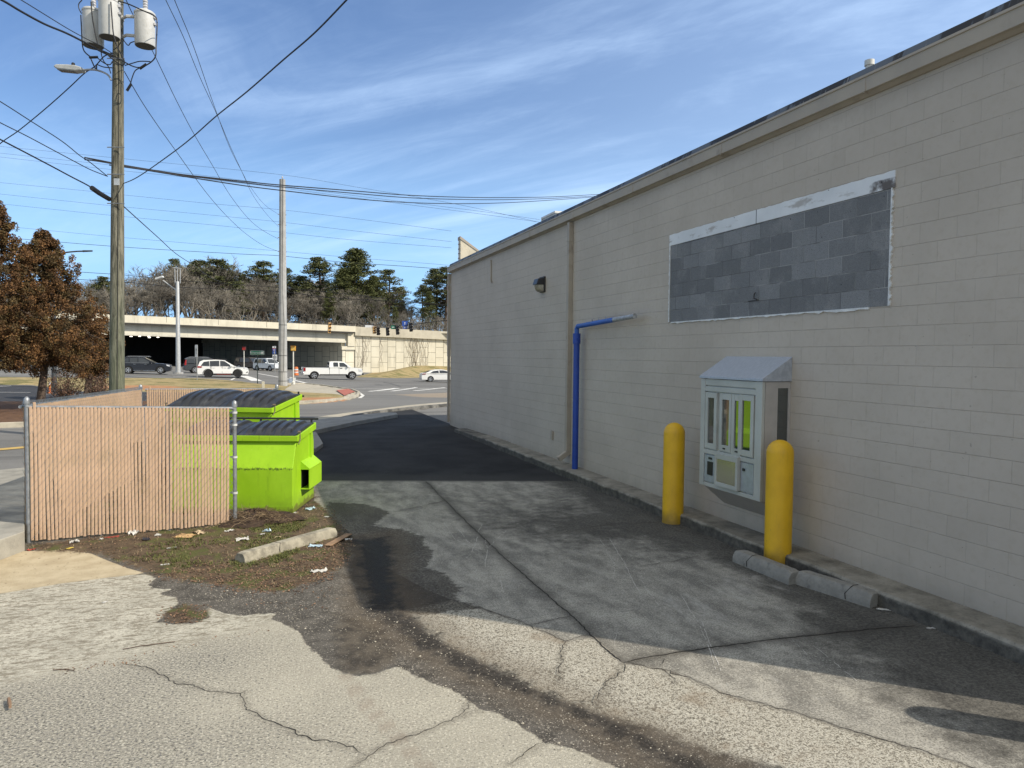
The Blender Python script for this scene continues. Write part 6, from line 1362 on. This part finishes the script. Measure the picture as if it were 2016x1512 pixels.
T, M0 = hung(797, 637, 11, 10, bls, 'route_sign', 'blue shield shaped hanging sign between two black traffic signals'); board(T, 'sign_panel', bls, .5*kk, -8.3*kk, 8*kk, 4.6*kk, M0, .02); mb = MB(); mb.prism([(x*kk, y*kk, .022) for x, y in ((-.4, -2.6), (.4, -2.6), (.4, 1), (1.6, 1), (0, 3), (-1.6, 1), (-.4, 1))], (0, 0, .004), M0); mb.build('arrow', wsg, T); board(T, 'sign_print', wsg, .5*kk, -8.3*kk, 5*kk, 1.0*kk, M0, .003, .021)
T, M0 = hung(728, 642.5, 18, 4.6, wsg, 'blank_sign', 'pale blank sign hanging left of the row of black signals'); 
# ================================================================= OVERPASS AND RETAINING WALL
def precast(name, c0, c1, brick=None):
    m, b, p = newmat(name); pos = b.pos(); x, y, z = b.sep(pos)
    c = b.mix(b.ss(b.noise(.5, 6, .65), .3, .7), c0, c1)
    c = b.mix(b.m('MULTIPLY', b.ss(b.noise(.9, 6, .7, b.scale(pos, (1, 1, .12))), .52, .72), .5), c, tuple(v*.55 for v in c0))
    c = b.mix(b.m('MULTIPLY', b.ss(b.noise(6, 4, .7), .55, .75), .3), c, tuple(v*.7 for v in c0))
    if brick:
        s = b.m('ADD', b.m('MULTIPLY', x, .98), b.m('MULTIPLY', y, -.15))
        br = b.n('TexBrick', {'Vector': b.comb(z, s, 0), 'Color1': (0, 0, 0), 'Color2': (1, 1, 1), 'Scale': 1.0, 'Mortar Size': .035, 'Mortar Smooth': .2, 'Brick Width': 1.9, 'Row Height': 1.46}, offset=.5)
        bc, _, _ = b.sep(br.outputs['Color']); c = b.mix(b.m('MULTIPLY', bc, .3), c, (.74, .70, .58)); c = b.mix(b.m('MULTIPLY', br.outputs['Fac'], .85), c, (.10, .085, .06))
    b.put(p.inputs['Base Color'], c); p.inputs['Roughness'].default_value = .9; return m
par_m = precast('parapet_concrete', (.58, .54, .43), (.68, .635, .51)); gir_m = precast('girder_concrete', (.55, .525, .44), (.62, .59, .50)); mse = precast('panel_concrete', (.60, .56, .45), (.70, .66, .54), True); cop = precast('coping_concrete', (.48, .44, .35), (.60, .555, .45)); udk = precast('underdeck_shade', (.045, .042, .038), (.06, .056, .05))  # underdeck: near-black concrete, the shade below the deck put into the colour
DB = 128.0
o0 = P(690, 681, DB); ov = thing('overpass', 'long pale concrete highway overpass with parapet and deep girders over the road', 'overpass', (o0.x, o0.y, 0))
qa, qb = P(244, 660, 106), P(690, 675, DB); along = Vector((qb.x-qa.x, qb.y-qa.y, 0)).normalized(); inn = Vector((-along.y, along.x, 0))
qc = P(885, 670, 135); along2 = Vector((qc.x-qb.x, qc.y-qb.y, 0)).normalized(); inn2 = Vector((-along2.y, along2.x, 0))
def face(poly, d0, d1, name, mat, par=None):
    a, i_ = (along2, inn2) if par is not None else (along, inn)
    ps = []
    for x, y in poly:
        r = ray(x, y); o = qb + i_*(d0-DB) - CAM; t = (o.x*i_.x+o.y*i_.y)/(r.x*i_.x+r.y*i_.y); ps.append(CAM+r*t)
    mb = MB(); mb.prism(ps, i_*(d1-d0)); return mb.build(name, mat, par or ov, True)
face([(-420, 587.5), (700, 642.3), (700, 653.5), (-420, 607.5)], DB-1.0, DB-.6, 'parapet', par_m)
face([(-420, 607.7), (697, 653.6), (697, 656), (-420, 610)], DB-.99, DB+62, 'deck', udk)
face([(-420, 610.2), (685, 656.1), (685, 672), (-420, 636)], DB+.10, DB+.55, 'girder', gir_m)
face([(-420, 633), (683, 670.5), (683, 674.8), (-420, 637.5)], DB-.08, DB+.8, 'girder', gir_m)
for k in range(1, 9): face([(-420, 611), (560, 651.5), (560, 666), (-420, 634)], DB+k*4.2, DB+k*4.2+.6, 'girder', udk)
face([(685.2, 656.1), (699, 656.1), (699, 681.5), (685.2, 681.5)], DB-.45, DB+.6, 'end_block', par_m)
face([(673, 681.6), (699, 681.6), (699, 688.5), (673, 688.5)], DB-.3, DB+1.0, 'abutment_cap', par_m)
face([(674, 688.6), (699.5, 688.6), (699.5, 748), (674, 748)], DB-.05, DB+.3, 'abutment', mse)
A = P(674.5, 700, DB-.2); A.z = 0; B = A+inn*55-along*12; d_ = (B-A).normalized(); n_ = Vector((-d_.y, d_.x, 0)); n_ = n_ if n_.dot(FWl) > 0 else -n_
mb = MB(); z0, z1, z2 = -3.5, 4.55, 6.6; mb.prism([A+Vector((0, 0, z0)), B+Vector((0, 0, z0)), B+Vector((0, 0, z2+.8)), A+Vector((0, 0, z1))], n_*.6); mb.build('abutment', mse, ov, True)
mb = MB(); mb.prism([A+Vector((0, 0, 3.75))-n_*.25, B+Vector((0, 0, 4.6))-n_*.25, B+Vector((0, 0, 5.4))-n_*.25, A+Vector((0, 0, 4.5))-n_*.25], n_*.24); mb.build('abutment_cap', par_m, ov, True)
face([(-420, 600), (520, 645), (520, 760), (-420, 760)], DB+50, DB+51, 'added_back_wall', udk)  # added wall closing the far opening, keeps the underpass dark
em, b_, p_ = newmat('bridge_lamp'); p_.inputs['Emission Color'].default_value = (1, .93, .8, 1); p_.inputs['Emission Strength'].default_value = 2.5; b_.put(p_.inputs['Base Color'], b_.mix(b_.noise(3), (.6, .6, .55), (.7, .7, .65)))
for x, y, dd in ((258, 662.3, 5), (275, 662, 16), (293, 662.2, 9), (294, 664.5, 5), (311, 664, 7)):
    c = P(x, y, 106+dd); mb = MB(); mb.box((-.16, -.12, -.05), (.16, .12, .05), Matrix.Translation(c) @ Matrix.Rotation(math.atan2(RTl.y, RTl.x), 4, 'Z')); mb.build('under_lamp', em, ov, True, bevel=.02)
for x in (328, 430, 525, 616): 
    y = 642.3-(700-x)*.0489; face([(x-.35, y+.4), (x+.35, y+.4), (x+.35, y+10.5), (x-.35, y+10.5)], DB-1.006, DB-.99, 'expansion_joint', pm('joint_dark', (.14, .12, .10), .9))
rw = thing('retaining_wall', 'pale panelled concrete retaining wall with vines right of the overpass', 'wall', (o0.x+1, o0.y, 0))
face([(699.2, 642.8), (1080, 663.5), (1080, 678), (699.2, 660.5)], DB-.55, DB-.05, 'coping', cop, rw)
face([(699.6, 656), (1080, 674), (1080, 770), (699.6, 770)], DB-.04, DB+.5, 'panel', mse, rw)
rr = random.Random(5); vn = MB()
def vpt(x, y):
    r = ray(x, y); o = qb + inn2*(-.10) - CAM; return CAM+r*((o.x*inn2.x+o.y*inn2.y)/(r.x*inn2.x+r.y*inn2.y))
for (x0, n) in ((708, 7), (718, 4), (812, 12), (825, 9), (835, 6), (750, 3)):
    for k in range(n):
        x, y = x0+rr.uniform(-6, 6), 722.
        pts = [(x, y)]
        for s in range(9): x += rr.uniform(-3.2, 3.2); y -= rr.uniform(4, 9); pts.append((x, y))
        pts = [q for q in pts if q[1] > 655]
        if len(pts) > 2: vn.tube([vpt(a, c) for a, c in pts], .014, 3, False)
vn.build('vine', pm('vine_brown', (.22, .16, .11), .9), rw, True, fix=False)
# highway embankment that carries the wood
hx = MB(); pts = []
for dd, zz in ((DB+6, 6.6), (DB+14, 6.8), (150, 7.0), (200, 8.0), (330, 12), (700, 14)):
    for lt in (-260, -60, -20, 20, 120): 
        q = RTl*lt+FWl*dd; pts.append((q.x, q.y, zz + (1.2 if lt < -50 else 0) - (1.0 if lt > 0 else 0)))
hx.add(pts, [(r*5+c, r*5+c+1, r*5+c+6, r*5+c+5) for r in range(5) for c in range(4) if not (r == 0 and False)])
struct('hill', hx, pm('leaf_floor', (.11, .08, .05), .95, var=.3, scale=.8))
# ================================================================= TREES
def barkm(name, c1, c2):
    m, b, p = newmat(name); oi = b.n('ObjectInfo').outputs['Random']
    c = b.mix(b.noise(3, 3, .6, b.obj()), c1, c2); c = b.mix(b.m('MULTIPLY', oi, .5), c, tuple(v*.7+.02 for v in c2)); b.put(p.inputs['Base Color'], c); p.inputs['Roughness'].default_value = .95; return m
bark = barkm('bare_bark', (.14, .122, .10), (.28, .255, .21)); pbark = barkm('pine_bark', (.07, .05, .038), (.13, .095, .07))
def bare_mesh(seed, spread=.55):
    rr = random.Random(seed); tr = MB(); cr = MB()
    def grow(p, d, L, r, k):
        n = 3 if k < 2 else 2; pts = [p]; dd = d
        for i in range(n):
            dd = (dd+Vector((rr.gauss(0, .13), rr.gauss(0, .13), rr.gauss(.05, .06)))).normalized(); pts.append(pts[-1]+dd*L/n)
        rs = [r*(1-.45*i/n) for i in range(n+1)]
        (tr if k == 0 else cr).tube(pts, rs, 5 if k < 2 else 3, False)
        if k >= 5: return
        m = (6, 5, 4, 4, 4)[k]
        for i in range(m):
            f = rr.uniform(.35, 1.0) if k else rr.uniform(.28, 1.0); q = pts[0].lerp(pts[-1], f) if k else pts[min(n, int(f*n))].lerp(pts[min(n, int(f*n)+1)], f*n-int(f*n))
            a = rr.uniform(0, 6.3); tl = rr.uniform(.35, 1.0)*spread*1.6; ax = dd.orthogonal().normalized(); ax.rotate(Matrix.Rotation(a, 3, dd)); nd = (dd*math.cos(tl)+ax*math.sin(tl)+Vector((0, 0, .12))).normalized()
            grow(q, nd, L*rr.uniform(.45, .72)*(1.15-.35*f if k == 0 else 1), max(.022, r*.5), k+1)
    grow(Vector((0, 0, -.5)), Vector((rr.uniform(-.05, .05), 0, 1)).normalized(), 7.5, .20, 0)
    return tr, cr
HB = 16.0
protos = []
for i in range(5):
    tr, cr = bare_mesh(100+i*7, (.5, .6, .45, .55, .65)[i]); zm = max(v[2] for v in cr.v); s = HB/zm
    for m_ in (tr, cr): m_.v = [(x*s*.82, y*s*.82, z*s) for x, y, z in m_.v]
    T = thing('bare_tree', 'leafless grey brown tree in the thick winter wood behind the overpass', 'tree', (0, 0, 0), 0, 'leafless trees of the wood behind the overpass')
    tr.build('trunk', bark, T, fix=False); cr.build('crown', bark, T, fix=False); protos.append(T)
sky_y = [(-250, 555), (100, 548), (160, 548), (200, 552), (240, 545), (255, 525), (300, 519), (335, 516), (375, 508), (400, 506), (440, 530), (470, 538), (500, 525), (530, 528), (560, 545), (600, 548), (650, 548), (700, 545), (760, 556), (795, 590), (830, 628), (860, 610), (900, 590), (960, 580)]
def skl(x): return float(np.interp(x, [a for a, _ in sky_y], [b for _, b in sky_y]))
rr = random.Random(21); first = {}
def plant(proto, px, d, ytop, H0, rz, base=None, wide=1.0):
    q = P(px, 650, d); zb_ = 6.6 if base is None else base; zt_ = P(px, ytop, d).z; s = max(.25, (zt_-zb_)/H0)
    if proto not in first: o = proto; first[proto] = 1
    else: o = copy_tree(proto)
    o.location = (q.x, q.y, zb_); o.rotation_euler = (0, 0, rz); o.scale = (s*wide, s*wide, s); return o
i = 0
for row, (d, n, dy) in enumerate(((143, 24, 34), (152, 28, 16), (163, 30, 4), (176, 30, 0))):
    for k in range(n):
        px = -200+(1120)*(k+rr.uniform(.1, .9))/n; plant(protos[i % 5], px, d+rr.uniform(-4, 4), skl(px)+dy+rr.uniform(-5, 9), HB, rr.uniform(0, 6.3), None, rr.uniform(1.35, 1.9)); i += 1
# pines
def needlem(name, c1, c2):
    m, b, p = newmat(name); f = b.n('NewGeometry').outputs['Random Per Island']; c = b.mix(f, c1, c2); c = b.mix(b.ss(b.noise(.6, 3, .6, b.obj()), .35, .65, 0, .55), c, tuple(v*.55 for v in c1)); b.put(p.inputs['Base Color'], c); p.inputs['Roughness'].default_value = .8; return m
ndl = needlem('pine_needle', (.052, .066, .022), (.17, .18, .062)); ndl2 = needlem('cedar_leaf', (.050, .068, .018), (.16, .165, .048))
def tuft(mb, c, r, n, s, rr, flat=.7):
    for _ in range(n):
        a, z = rr.uniform(0, 6.283), rr.uniform(-1, 1); q = math.sqrt(max(0, 1-z*z)); k = r*rr.uniform(.35, 1.0)**.6
        p = Vector(c)+Vector((math.cos(a)*q*k, math.sin(a)*q*k, z*k*flat)); d = Vector((rr.gauss(0, 1), rr.gauss(0, 1), rr.gauss(.3, .8))).normalized(); e = d.orthogonal().normalized(); e.rotate(Matrix.Rotation(rr.uniform(0, 6.3), 3, d)); L = s*rr.uniform(.6, 1.3); w_ = L*.32
        mb.add([p-d*L*.5, p+e*w_, p+d*L*.5, p-e*w_], [(0, 1, 2, 3)])
def pine(seed, h=18.0, crown=.45, wd=3.4, dense=1.0, mat=None, label='', n=70):
    rr = random.Random(seed); T = thing('pine_tree', label, 'tree', (0, 0, 0)); tr = MB(); cr = MB(); br = MB()
    bend = [Vector((math.sin(z*.3+seed)*.15, math.cos(z*.25)*.12, z)) for z in np.linspace(-.5, h*.97, 10)]; tr.tube(bend, [.26*(1-.8*k/9)+.03 for k in range(10)], 7, False)
    for k in range(n):
        f = rr.random()**.8; z = h*(1-crown)+h*crown*f; a = rr.uniform(0, 6.3); env = wd*(math.sin(math.pi*min(1, .12+.85*f))**.75)*(1-.35*f); L = env*rr.uniform(.35, 1.25); up_ = rr.uniform(-.05, .35)*L
        p0 = Vector((0, 0, z)); p1 = p0+Vector((math.cos(a)*L, math.sin(a)*L, up_)); br.tube([p0, p0.lerp(p1, .5)+Vector((0, 0, -.1*L)), p1], [.06, .045, .02], 4, False)
        tuft(cr, p1, rr.uniform(.55, 1.05)*dense, int(64*dense), .27, rr, .6)
        if rr.random() < .6: tuft(cr, p0.lerp(p1, .6), rr.uniform(.4, .75)*dense, int(44*dense), .27, rr, .6)
    tr.build('trunk', pbark, T, fix=False); br.build('branches', pbark, T, fix=False); cr.build('crown', mat or ndl, T, fix=False); return T
pa = pine(3, 18, .62, 3.6, .9, ndl, '', 105); pb_ = pine(8, 18, .74, 3.3, .9, ndl, '', 125); pc = pine(14, 18, .86, 3.6, 1.1, ndl2, '', 200)
for proto, px, d, yt, wide, lab in (
    (pb_, 205, 160, 546, 1.0, 'green pine tree just left of the wooden utility pole behind the overpass'), (pa, 344, 172, 512, .62, 'small topped pine crown directly above the steel mast'),
    (pa, 394, 166, 515, .95, 'open pine left of the broad topped pine behind the overpass'), (pa, 428, 163, 513, 1.15, 'broad flat topped pine right of the steel mast'), (pb_, 452, 170, 534, .7, 'smaller pine on the right shoulder of the broad topped pine'),
    (pa, 519, 164, 517, 1.0, 'round topped pine just left of the concrete utility pole'), (pa, 596, 168, 545, .8, 'slim open pine just right of the concrete utility pole'), (pb_, 628, 165, 508, .95, 'tall pine with spreading limbs between the concrete pole and the tallest pine'),
    (pc, 700, 160, 494, .98, 'tallest and densest dark green tree of the wood'), (pc, 735, 157, 545, .7, 'dense green tree on the right flank of the tallest one'), (pa, 765, 163, 533, .85, 'open pine right of the tallest green tree'), (pb_, 790, 170, 566, .6, 'small low pine at the right end of the wood before the sky gap'),
    (pc, 778, 146, 605, .55, 'low bushy green cedar above the hanging traffic signals'), (pb_, 832, 172, 562, .8, 'left one of the dark pines beside the building corner'), (pb_, 858, 164, 531, .9, 'tall middle dark pine beside the building corner'), (pa, 878, 160, 528, 1.0, 'right dark pine touching the building corner'), (pb_, 915, 165, 530, 1.0, 'dark pine hidden behind the building corner'), (pb_, 60, 165, 560, 1.0, 'green pine behind the nearer brown conifers'), (pc, 676, 156, 532, .9, 'dense green tree on the left flank of the tallest one'), (pc, 648, 150, 575, .6, 'lower bushy green tree left of the tallest dense tree'), (pb_, 470, 152, 556, .75, 'lower green pine midway between steel mast and concrete pole'), (pc, 222, 158, 566, .7, 'bushy green tree half behind the wooden utility pole'), (pa, 560, 166, 530, .9, 'open pine directly behind the top of the overpass at the concrete pole'), (pc, 845, 156, 575, .55, 'low green tree under the dark pines beside the building')):
    o = plant(proto, px, d, yt, 18.0, rr.uniform(0, 6.3), None, wide*1.75); o['label'] = lab; o['group'] = 'pine trees behind the overpass'
rq = random.Random(77)
for k in range(15):
    px = 380+k*29+rq.uniform(-10, 10); o = plant((pa, pb_, pc)[k % 3], px, rq.uniform(172, 186), skl(px)+rq.uniform(6, 30), 18.0, rq.uniform(0, 6.3), None, rq.uniform(1.3, 1.8)); o['label'] = 'green pine crown partly hidden in the back row of the wood'; o['group'] = 'pines in the back row of the wood'
ub = MB(); rr = random.Random(9)
for k in range(5200):
    px = rr.uniform(-250, 960); d = rr.uniform(134, 160); q = P(px, 650, d); z = 6.7+abs(rr.gauss(0, 1.0)); v = Vector((rr.gauss(0, .5), rr.gauss(0, .5), rr.uniform(.3, 1.2))).normalized()*rr.uniform(.8, 2.6); c = Vector((q.x, q.y, z)); ub.tube([c, c+v*.5+Vector((rr.gauss(0, .2), rr.gauss(0, .2), 0)), c+v], [.045, .035, .02], 3, False)
tag(ub.build('underbrush', bark, fix=False), kind='stuff')
fp = G(0, 0) if False else None
q = P(882, 655, 135); mb = MB(); mb.tube([(q.x, q.y, 5), (q.x, q.y, P(880, 565, 135).z)], .09, 6); T = tag(mb.build('highway_pole', mstm), 'thin pale pole on the highway beside the building corner', 'pole')
# brown conifers at the left
bl1 = needlem('brown_foliage', (.055, .025, .008), (.28, .14, .043)); bl2 = needlem('olive_foliage', (.050, .034, .011), (.17, .105, .030))
def brown_tree(seed, px, pyb, d, ytop, halfw, label, prof, ncl=520):
    rr = random.Random(seed); q = P(px, pyb, d); zg = gz(q.x, q.y); H = P(px, ytop, d).z-zg
    T = thing('brown_conifer', label, 'tree', (q.x, q.y, zg)); tr = MB(); c1 = MB(); c2 = MB()
    tr.tube([Vector((-.12, 0, -.3)), Vector((-.05, 0, .5)), Vector((.08, 0, 1.6)), Vector((.15, .05, H*.5)), Vector((.1, 0, H*.92))], [.24, .17, .14, .10, .03], 9, False)
    nl = max(26, ncl//11)
    for k in range(nl):
        f = ((k+rr.random())/nl)**1.12; z = H*(.25+.72*f); a = k*2.4+rr.uniform(-.5, .5); w_ = halfw*float(np.interp(f, [q_[0] for q_ in prof], [q_[1] for q_ in prof]))*rr.uniform(.72, 1.12)
        tip = Vector((math.cos(a)*w_+.1, math.sin(a)*w_, z+.10*w_-.25*w_*(1-f))); root = Vector((.1, 0, z-.05)); mid_ = root.lerp(tip, .55)+Vector((0, 0, .14*w_))
        tr.tube([root, mid_, tip], [.035, .02, .006], 3, False); m_ = 11
        for e in range(m_):
            t = rr.uniform(.30, 1.02); p = (root.lerp(mid_, t/.55) if t < .55 else mid_.lerp(tip, (t-.55)/.45)); sp = .10+.20*w_*(1-abs(t-.7))*.5
            p = p+Vector((rr.gauss(0, sp), rr.gauss(0, sp), rr.gauss(-.05, sp*.8))); s = rr.uniform(.10, .27)*(.75+.4*(1-f)); tuft(c1 if (k*7+e) % 10 < 6 else c2, p, s, int(56+250*s), .075, rr, 1.1)
    tr.build('trunk', pbark, T, fix=False); c1.build('crown', bl1, T, fix=False); c2.build('crown', bl2, T, fix=False); return T
brown_tree(31, 84, 800, 31, 452, 2.75, 'brown and olive conifer with visible trunk nearest the wooden utility pole', [(0, .55), (.08, .95), (.22, 1.0), (.36, .86), (.5, .74), (.62, .60), (.75, .42), (.9, .20), (1, .04)], 1000)
brown_tree(47, -14, 800, 29, 390, 2.3, 'taller brown conifer cut off by the left edge of the photo', [(0, .6), (.15, 1.0), (.4, .92), (.6, .75), (.8, .40), (1, .05)], 900)
brown_tree(53, 175, 770, 36, 600, 1.05, 'small brown conifer lobe just left of the wooden utility pole', [(0, .55), (.25, 1.0), (.6, .9), (.85, .55), (1, .1)], 220)
def dead_shrub(seed, px, py, h, w_, label):
    rr = random.Random(seed); g = G(px, py); T = thing('dead_shrub', label, 'shrub', (g.x, g.y, g.z)); st = MB(); lf = MB()
    for k in range(70):
        a = rr.uniform(0, 6.3); l = h*rr.uniform(.6, 1.1); t_ = Vector((math.cos(a)*w_*rr.random(), math.sin(a)*w_*rr.random(), l)); m_ = t_*.5+Vector((rr.gauss(0, .08), rr.gauss(0, .08), 0)); st.tube([Vector((0, 0, -.05)), m_, t_], [.012, .009, .004], 3, False)
        for j in range(3): tuft(lf, t_*rr.uniform(.45, 1.0), .16, 6, .075, rr, .8)
    st.build('stems', pbark, T, fix=False); lf.build('dry_leaves', needlem('shrub_leaf', (.07, .04, .025), (.20, .11, .07)) if 'shrub_leaf' not in MATS else MATS['shrub_leaf'], T, fix=False)
dead_shrub(1, 130, 806, 1.5, .95, 'brown dead shrub between the conifer trunk and the wooden pole'); dead_shrub(2, 195, 806, 1.35, .75, 'reddish bare shrub touching the left side of the wooden pole')
